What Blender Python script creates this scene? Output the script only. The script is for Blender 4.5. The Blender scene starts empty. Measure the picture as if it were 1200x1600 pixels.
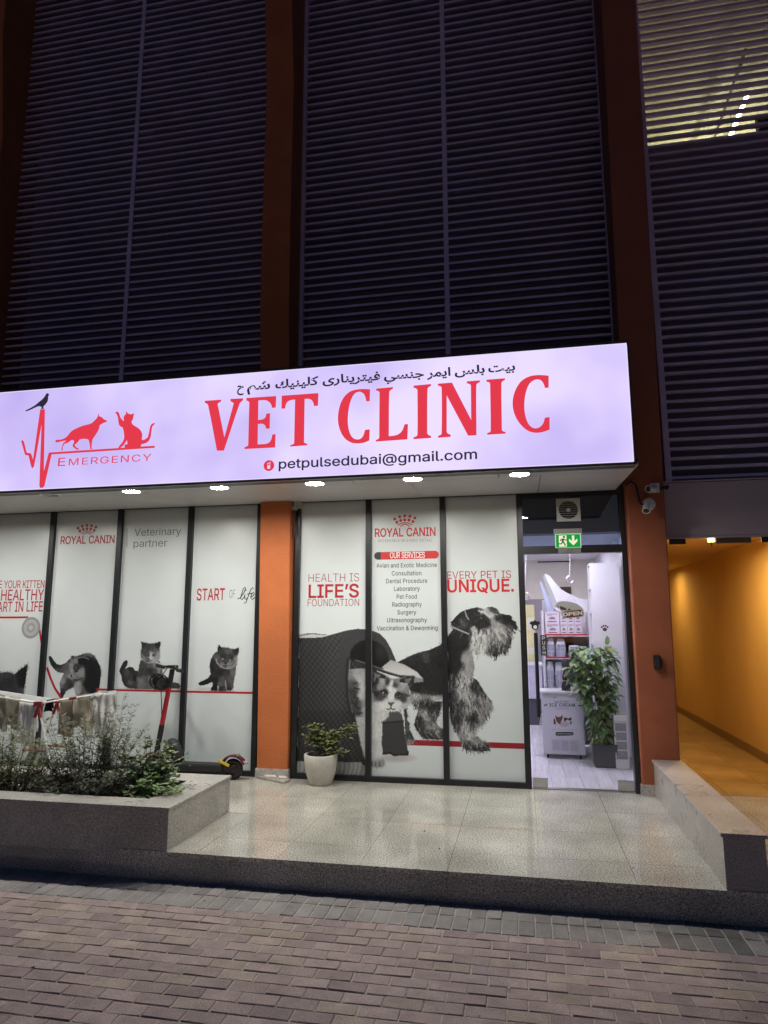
import bpy, bmesh, math, random
import numpy as np
from mathutils import Vector, Matrix

C = bpy.context.scene
R = math.radians
rnd = random.Random(7)

# ------------------------------------------------------------------ camera
CAM = np.array([1.00001, -7.31151, 1.6416])
YAW, PITCH, ROLL, FPX = -0.19947, 0.16183, -0.00254, 1060.12
_cy, _sy, _cp, _sp = math.cos(YAW), math.sin(YAW), math.cos(PITCH), math.sin(PITCH)
_f = np.array([_sy * _cp, _cy * _cp, _sp])
_r0 = np.array([_cy, -_sy, 0.0])
_u0 = np.cross(_r0, _f)
_r = math.cos(ROLL) * _r0 + math.sin(ROLL) * _u0
_u = -math.sin(ROLL) * _r0 + math.cos(ROLL) * _u0
cd = bpy.data.cameras.new('camera')
cam = bpy.data.objects.new('camera', cd)
C.collection.objects.link(cam)
m = Matrix(((_r[0], _u[0], -_f[0], CAM[0]), (_r[1], _u[1], -_f[1], CAM[1]), (_r[2], _u[2], -_f[2], CAM[2]), (0, 0, 0, 1)))
cam.matrix_world = m
cd.sensor_fit = 'VERTICAL'
cd.sensor_height = 36.0
cd.sensor_width = 27.0
cd.lens = 36.0 * FPX / 1600.0
cd.clip_start, cd.clip_end = 0.05, 500.0
C.camera = cam

# ------------------------------------------------------------------ night sky (no sun: the photograph is taken after dark)
w = bpy.data.worlds.new('World')
C.world = w
w.use_nodes = True
nt = w.node_tree
nt.nodes.clear()
sky = nt.nodes.new('ShaderNodeTexSky')
sky.sky_type = 'NISHITA'
sky.sun_disc = False
sky.sun_elevation = R(2.0)
sky.ozone_density = 5.0
sky.sun_rotation = R(180)
bg = nt.nodes.new('ShaderNodeBackground')
SKY_STRENGTH = 0.075
bg.inputs[1].default_value = SKY_STRENGTH
out = nt.nodes.new('ShaderNodeOutputWorld')
nt.links.new(sky.outputs[0], bg.inputs[0])
nt.links.new(bg.outputs[0], out.inputs[0])
C.view_settings.view_transform = 'Standard'
C.view_settings.look = 'None'
C.view_settings.exposure = 0.0
C.view_settings.gamma = 1.0
C.cycles.use_denoising = True
C.cycles.sample_clamp_indirect = 4.0
C.cycles.max_bounces = 7
C.cycles.transparent_max_bounces = 12
C.cycles.caustics_reflective = False
C.cycles.caustics_refractive = False

# lamp outputs (radiance of the lit faces)
DOWNLIGHT = 465.0
ROOM_PANEL = 36.0
AMBER_LAMP = 640.0
TUBE = 14.0
SIGN = 1.08

# ------------------------------------------------------------------ helpers
def at(u, v, y):
    """world point where the sight line of photo pixel (u, v) meets the plane at depth y"""
    d = _f + _r * (u - 600.0) / FPX - _u * (v - 800.0) / FPX
    t = (y - CAM[1]) / d[1]
    return CAM + d * t

def at_z(u, v, z):
    d = _f + _r * (u - 600.0) / FPX - _u * (v - 800.0) / FPX
    t = (z - CAM[2]) / d[2]
    return CAM + d * t

def at_many(uv, y):
    uv = np.asarray(uv, float)
    d = _f[None] + np.outer((uv[:, 0] - 600) / FPX, _r) - np.outer((uv[:, 1] - 800) / FPX, _u)
    t = (y - CAM[1]) / d[:, 1]
    return CAM[None] + d * t[:, None]

def lin(c):
    c = c / 255.0
    return c / 12.92 if c <= 0.04045 else ((c + 0.055) / 1.055) ** 2.4

def rgb(r, g, b):
    return (lin(r), lin(g), lin(b))

def tag(o, label=None, cat=None, group=None, kind=None):
    if label: o['label'] = label
    if cat: o['category'] = cat
    if group: o['group'] = group
    if kind: o['kind'] = kind
    return o

def thing(name, label, cat, loc, group=None):
    o = bpy.data.objects.new(name, None)
    o.empty_display_size = 0.1
    C.collection.objects.link(o)
    o.location = loc
    return tag(o, label, cat, group)

def origin_of(o):
    p = Vector((0, 0, 0))
    while o is not None:
        p += o.location
        o = o.parent
    return p

class MB:
    """collects geometry in world coordinates and links it as one mesh object"""
    def __init__(s):
        s.v, s.f, s.c = [], [], []
        s.col = None
    def add(s, verts, faces, col=None):
        n = len(s.v)
        s.v += [tuple(map(float, p)) for p in verts]
        s.f += [tuple(i + n for i in f) for f in faces]
        if col is not None or s.c:
            s.c += [col if col is not None else (1, 1, 1)] * len(verts)
        return s
    def box(s, x0, x1, y0, y1, z0, z1, col=None):
        x0, x1 = min(x0, x1), max(x0, x1); y0, y1 = min(y0, y1), max(y0, y1); z0, z1 = min(z0, z1), max(z0, z1)
        v = [(x0, y0, z0), (x1, y0, z0), (x1, y1, z0), (x0, y1, z0), (x0, y0, z1), (x1, y0, z1), (x1, y1, z1), (x0, y1, z1)]
        return s.add(v, [(0, 3, 2, 1), (4, 5, 6, 7), (0, 1, 5, 4), (1, 2, 6, 5), (2, 3, 7, 6), (3, 0, 4, 7)], col)
    def obox(s, c, ax, ay, az, col=None):
        """box with centre c and half-axis vectors"""
        c, ax, ay, az = map(np.asarray, (c, ax, ay, az))
        v = [c + i * ax + j * ay + k * az for k in (-1, 1) for i, j in ((-1, -1), (1, -1), (1, 1), (-1, 1))]
        return s.add(v, [(0, 3, 2, 1), (4, 5, 6, 7), (0, 1, 5, 4), (1, 2, 6, 5), (2, 3, 7, 6), (3, 0, 4, 7)], col)
    def tube(s, path, r, n=8, caps=True, col=None):
        P = [np.asarray(p, float) for p in path]
        rs = r if isinstance(r, (list, tuple)) else [r] * len(P)
        vs, fs = [], []
        up = None
        for i, p in enumerate(P):
            t = P[min(i + 1, len(P) - 1)] - P[max(i - 1, 0)]
            t = t / (np.linalg.norm(t) + 1e-12)
            if up is None:
                up = np.array([0, 0, 1.0]) if abs(t[2]) < 0.9 else np.array([1.0, 0, 0])
            a = np.cross(t, up); a /= np.linalg.norm(a) + 1e-12
            b = np.cross(a, t)
            up = b
            for k in range(n):
                q = 2 * math.pi * k / n
                vs.append(p + rs[i] * (math.cos(q) * a + math.sin(q) * b))
        for i in range(len(P) - 1):
            for k in range(n):
                fs.append((i * n + k, i * n + (k + 1) % n, (i + 1) * n + (k + 1) % n, (i + 1) * n + k))
        if caps:
            fs.append(tuple(range(n - 1, -1, -1)))
            fs.append(tuple((len(P) - 1) * n + k for k in range(n)))
        return s.add(vs, fs, col)
    def lathe(s, prof, c, axis=(0, 0, 1), n=24, col=None):
        """prof: (radius, height) pairs along axis from c"""
        axis = np.asarray(axis, float); axis /= np.linalg.norm(axis)
        t = np.array([1.0, 0, 0]) if abs(axis[0]) < 0.9 else np.array([0, 1.0, 0])
        a = np.cross(axis, t); a /= np.linalg.norm(a); b = np.cross(axis, a)
        c = np.asarray(c, float)
        vs, fs = [], []
        for (r, h) in prof:
            for k in range(n):
                q = 2 * math.pi * k / n
                vs.append(c + axis * h + max(r, 1e-4) * (math.cos(q) * a + math.sin(q) * b))
        for i in range(len(prof) - 1):
            for k in range(n):
                fs.append((i * n + k, i * n + (k + 1) % n, (i + 1) * n + (k + 1) % n, (i + 1) * n + k))
        return s.add(vs, fs, col)
    def torus(s, c, axis, R0, r0, n=28, m_=8, col=None):
        axis = np.asarray(axis, float); axis /= np.linalg.norm(axis)
        t = np.array([1.0, 0, 0]) if abs(axis[0]) < 0.9 else np.array([0, 1.0, 0])
        a = np.cross(axis, t); a /= np.linalg.norm(a); b = np.cross(axis, a)
        c = np.asarray(c, float)
        vs, fs = [], []
        for i in range(n):
            q = 2 * math.pi * i / n
            d = math.cos(q) * a + math.sin(q) * b
            for k in range(m_):
                p = 2 * math.pi * k / m_
                vs.append(c + d * (R0 + r0 * math.cos(p)) + axis * r0 * math.sin(p))
        for i in range(n):
            for k in range(m_):
                fs.append((i * m_ + k, ((i + 1) % n) * m_ + k, ((i + 1) % n) * m_ + (k + 1) % m_, i * m_ + (k + 1) % m_))
        return s.add(vs, fs, col)
    def poly(s, pts, col=None):
        return s.add(pts, [tuple(range(len(pts)))], col)
    def prism(s, front, depth, col=None):
        """front: list of 3D points (planar); depth: vector"""
        n = len(front)
        d = np.asarray(depth, float)
        v = [np.asarray(p, float) for p in front]
        v = v + [p + d for p in v]
        f = [tuple(range(n)), tuple(range(2 * n - 1, n - 1, -1))]
        f += [(i, i + n, (i + 1) % n + n, (i + 1) % n) for i in range(n)]
        return s.add(v, f, col)
    def build(s, name, mat, parent=None, smooth=False, bevel=0.0, label=None, seg=2):
        me = bpy.data.meshes.new(name)
        o0 = origin_of(parent) if parent is not None else Vector((0, 0, 0))
        ox, oy, oz = o0
        me.from_pydata([(x - ox, y - oy, z - oz) for x, y, z in s.v], [], s.f)
        if s.c:
            a = me.color_attributes.new('Col', 'FLOAT_COLOR', 'POINT')
            arr = np.ones((len(s.v), 4), np.float32)
            arr[:, :3] = np.array(s.c, np.float32)
            a.data.foreach_set('color', arr.ravel())
        me.update()
        b = bmesh.new(); b.from_mesh(me)
        if bevel or smooth:
            bmesh.ops.recalc_face_normals(b, faces=b.faces)
        b.to_mesh(me); b.free()
        if smooth:
            for p in me.polygons: p.use_smooth = True
        if mat: me.materials.append(mat)
        o = bpy.data.objects.new(name, me)
        C.collection.objects.link(o)
        if parent is not None: o.parent = parent
        if bevel:
            md = o.modifiers.new('bevel', 'BEVEL'); md.width = bevel; md.segments = seg; md.limit_method = 'ANGLE'; md.angle_limit = R(40)
        if smooth:
            md = o.modifiers.new('split', 'EDGE_SPLIT'); md.split_angle = R(45)
        if label: o['label'] = label
        return o

# ------------------------------------------------------------------ materials
MATS = {}
def mat(name, col, rough=0.5, metal=0.0, var=0.0, vscale=6.0, bump=0.0, bscale=40.0, attr=False, spec=0.5, speck=0.0, sscale=250.0,
        rvar=0.0, emis=None, estr=0.0, trans=0.0, coat=0.0, stretch=None):
    if name in MATS: return MATS[name]
    mt = bpy.data.materials.new(name); mt.use_nodes = True
    n, l = mt.node_tree.nodes, mt.node_tree.links
    b = n['Principled BSDF']
    b.inputs['Roughness'].default_value = rough
    b.inputs['Metallic'].default_value = metal
    b.inputs['Specular IOR Level'].default_value = spec
    b.inputs['Coat Weight'].default_value = coat
    b.inputs['Base Color'].default_value = (*col, 1)
    tc = n.new('ShaderNodeTexCoord')
    vec = tc.outputs['Object']
    if stretch:
        mp = n.new('ShaderNodeMapping'); mp.inputs['Scale'].default_value = stretch
        l.new(vec, mp.inputs['Vector']); vec = mp.outputs[0]
    cur = None
    if attr:
        at_ = n.new('ShaderNodeAttribute'); at_.attribute_name = 'Col'; cur = at_.outputs['Color']
    def mulnoise(cur, scale, amt, detail=4.0):
        nz = n.new('ShaderNodeTexNoise'); nz.inputs['Scale'].default_value = scale; nz.inputs['Detail'].default_value = detail
        l.new(vec, nz.inputs['Vector'])
        mr = n.new('ShaderNodeMapRange')
        mr.inputs['From Min'].default_value = 0.3; mr.inputs['From Max'].default_value = 0.7
        mr.inputs['To Min'].default_value = 1 - amt; mr.inputs['To Max'].default_value = 1 + amt
        l.new(nz.outputs[0], mr.inputs['Value'])
        mx = n.new('ShaderNodeMix'); mx.data_type = 'RGBA'; mx.blend_type = 'MULTIPLY'
        mx.inputs[0].default_value = 1.0
        if cur is None: mx.inputs[6].default_value = (*col, 1)
        else: l.new(cur, mx.inputs[6])
        l.new(mr.outputs[0], mx.inputs[7])
        return mx.outputs[2], nz
    if var: cur, nz = mulnoise(cur, vscale, var)
    if speck: cur, _ = mulnoise(cur, sscale, speck, 2.0)
    if cur is not None: l.new(cur, b.inputs['Base Color'])
    if rvar:
        nz = n.new('ShaderNodeTexNoise'); nz.inputs['Scale'].default_value = vscale * 1.7; nz.inputs['Detail'].default_value = 5
        l.new(vec, nz.inputs['Vector'])
        mr = n.new('ShaderNodeMapRange'); mr.inputs['From Min'].default_value = 0.3; mr.inputs['From Max'].default_value = 0.7
        mr.inputs['To Min'].default_value = max(0.02, rough - rvar); mr.inputs['To Max'].default_value = rough + rvar
        l.new(nz.outputs[0], mr.inputs['Value']); l.new(mr.outputs[0], b.inputs['Roughness'])
    if bump:
        nz = n.new('ShaderNodeTexNoise'); nz.inputs['Scale'].default_value = bscale; nz.inputs['Detail'].default_value = 4
        l.new(vec, nz.inputs['Vector'])
        bp = n.new('ShaderNodeBump'); bp.inputs['Strength'].default_value = bump; bp.inputs['Distance'].default_value = 0.02
        l.new(nz.outputs[0], bp.inputs['Height']); l.new(bp.outputs[0], b.inputs['Normal'])
    if emis is not None:
        b.inputs['Emission Color'].default_value = (*emis, 1)
        b.inputs['Emission Strength'].default_value = estr
    if trans:
        # thin sheet lets some light through (leaves, cloth)
        tr = n.new('ShaderNodeBsdfTranslucent')
        if cur is not None: l.new(cur, tr.inputs['Color'])
        else: tr.inputs['Color'].default_value = (*col, 1)
        ms = n.new('ShaderNodeMixShader'); ms.inputs[0].default_value = trans
        l.new(b.outputs[0], ms.inputs[1]); l.new(tr.outputs[0], ms.inputs[2])
        l.new(ms.outputs[0], n['Material Output'].inputs['Surface'])
    MATS[name] = mt
    return mt

def glass(name, tint=(0.93, 0.95, 0.95), refl=1.0, rough=0.0):
    mt = bpy.data.materials.new(name); mt.use_nodes = True
    n, l = mt.node_tree.nodes, mt.node_tree.links
    n.remove(n['Principled BSDF'])
    tr = n.new('ShaderNodeBsdfTransparent'); tr.inputs[0].default_value = (*tint, 1)
    gl = n.new('ShaderNodeBsdfGlossy'); gl.inputs['Roughness'].default_value = rough
    # Schlick reflectance that is the same from both sides of the pane
    ge = n.new('ShaderNodeNewGeometry')
    dt = n.new('ShaderNodeVectorMath'); dt.operation = 'DOT_PRODUCT'
    l.new(ge.outputs['Incoming'], dt.inputs[0]); l.new(ge.outputs['Normal'], dt.inputs[1])
    def mth(op, a, b_=None):
        q = n.new('ShaderNodeMath'); q.operation = op
        for k, v in enumerate((a, b_)):
            if v is None: continue
            if isinstance(v, (int, float)): q.inputs[k].default_value = v
            else: l.new(v, q.inputs[k])
        return q.outputs[0]
    sch = mth('ADD', mth('MULTIPLY', mth('POWER', mth('SUBTRACT', 1.0, mth('ABSOLUTE', dt.outputs['Value'])), 5.0), 0.96), 0.04)
    mu = n.new('ShaderNodeMath'); mu.operation = 'MULTIPLY'; mu.inputs[1].default_value = refl
    l.new(sch, mu.inputs[0])
    ms = n.new('ShaderNodeMixShader')
    l.new(mu.outputs[0], ms.inputs[0]); l.new(tr.outputs[0], ms.inputs[1]); l.new(gl.outputs[0], ms.inputs[2])
    l.new(ms.outputs[0], n['Material Output'].inputs['Surface'])
    return mt

def emit(name, col, strength, var=0.0, vscale=1.0, col2=None):
    mt = bpy.data.materials.new(name); mt.use_nodes = True
    n, l = mt.node_tree.nodes, mt.node_tree.links
    n.remove(n['Principled BSDF'])
    e = n.new('ShaderNodeEmission'); e.inputs[0].default_value = (*col, 1); e.inputs[1].default_value = strength
    if var:
        tc = n.new('ShaderNodeTexCoord'); nz = n.new('ShaderNodeTexNoise'); nz.inputs['Scale'].default_value = vscale
        nz.inputs['Detail'].default_value = 3
        l.new(tc.outputs['Object'], nz.inputs['Vector'])
        mr = n.new('ShaderNodeMapRange'); mr.inputs['From Min'].default_value = 0.3; mr.inputs['From Max'].default_value = 0.7
        mr.inputs['To Min'].default_value = strength * (1 - var); mr.inputs['To Max'].default_value = strength * (1 + var)
        l.new(nz.outputs[0], mr.inputs['Value']); l.new(mr.outputs[0], e.inputs[1])
        if col2:      # the tubes behind an acrylic face shine through whiter in places
            mx = n.new('ShaderNodeMix'); mx.data_type = 'RGBA'
            mx.inputs[6].default_value = (*col, 1); mx.inputs[7].default_value = (*col2, 1)
            m2 = n.new('ShaderNodeMapRange'); m2.inputs['From Min'].default_value = 0.34; m2.inputs['From Max'].default_value = 0.62
            l.new(nz.outputs[0], m2.inputs['Value']); l.new(m2.outputs[0], mx.inputs[0]); l.new(mx.outputs[2], e.inputs[0])
    l.new(e.outputs[0], n['Material Output'].inputs['Surface'])
    return mt

M_granite = mat('granite', (0.40, 0.375, 0.345), 0.32, var=0.18, vscale=2.3, speck=0.5, sscale=120, rvar=0.08)
M_granite_tile = mat('granite_tile', (0.42, 0.40, 0.36), 0.085, attr=True, var=0.28, vscale=1.4, speck=0.7, sscale=95, rvar=0.07)
M_paver = mat('paver', (0.2, 0.15, 0.14), 0.75, attr=True, var=0.16, vscale=9, speck=0.28, sscale=180, bump=0.25, bscale=90)
M_sand = mat('joint_sand', (0.40, 0.35, 0.30), 0.95, var=0.2, vscale=30)
M_ground = mat('ground_sheet', (0.17, 0.14, 0.13), 0.9, var=0.2, vscale=2)
M_redbrown = mat('red_brown_render', (0.36, 0.102, 0.046), 0.74, var=0.14, vscale=2.5, bump=0.14, bscale=70)
M_orange = mat('orange_render', (0.51, 0.140, 0.040), 0.72, var=0.10, vscale=3.0, bump=0.22, bscale=45)
M_slat = mat('louvre_paint', (0.64, 0.53, 0.74), 0.6, var=0.12, vscale=3)
M_frame = mat('dark_aluminium', (0.022, 0.023, 0.026), 0.38, metal=0.3, var=0.15, vscale=8)
M_film = mat('window_film', (0.65, 0.695, 0.70), 0.30, var=0.04, vscale=1.6, bump=0.22, bscale=2.0)
M_print = mat('printed_ink', (0.5, 0.5, 0.5), 0.42, attr=True)
M_black = mat('black_plastic', (0.014, 0.014, 0.016), 0.42, var=0.1)
M_rubber = mat('rubber', (0.018, 0.017, 0.017), 0.8, var=0.2, vscale=20)
M_white = mat('white_plastic', (0.72, 0.72, 0.72), 0.4, var=0.03)
M_whitepaint = mat('white_board', (0.72, 0.72, 0.75), 0.45, var=0.02)
M_steel = mat('brushed_steel', (0.55, 0.55, 0.56), 0.3, metal=1.0, var=0.08, stretch=(1, 1, 12))
M_dark = mat('dark_void', (0.012, 0.010, 0.016), 0.9)
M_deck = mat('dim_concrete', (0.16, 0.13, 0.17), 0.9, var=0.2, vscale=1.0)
M_concrete = mat('concrete', (0.28, 0.27, 0.25), 0.85, var=0.15, vscale=3, bump=0.15)
M_fascia = mat('grey_cladding', (0.50, 0.42, 0.44), 0.55, var=0.08, vscale=2)
M_soffit = mat('soffit_panel', (0.55, 0.54, 0.53), 0.42, var=0.06, vscale=2.5)
M_red_ink = mat('red_ink', rgb(176, 28, 44), 0.42)
M_red_ink2 = mat('bright_red_ink', rgb(205, 40, 45), 0.42)
M_thin_red = mat('thin_red_ink', rgb(150, 60, 68), 0.42)
M_grey_ink = mat('grey_ink', rgb(95, 95, 100), 0.45)
M_dark_ink = mat('dark_ink', rgb(42, 40, 46), 0.45)
M_white_ink = mat('white_ink', (0.8, 0.8, 0.8), 0.45)
M_soil = mat('soil', (0.045, 0.033, 0.024), 0.95, var=0.35, vscale=25, bump=0.8, bscale=60)
M_leaf = mat('leaf', (0.06, 0.09, 0.04), 0.5, attr=True, trans=0.25)
M_twig = mat('twig', (0.07, 0.055, 0.035), 0.8, var=0.3, vscale=30)

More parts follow.
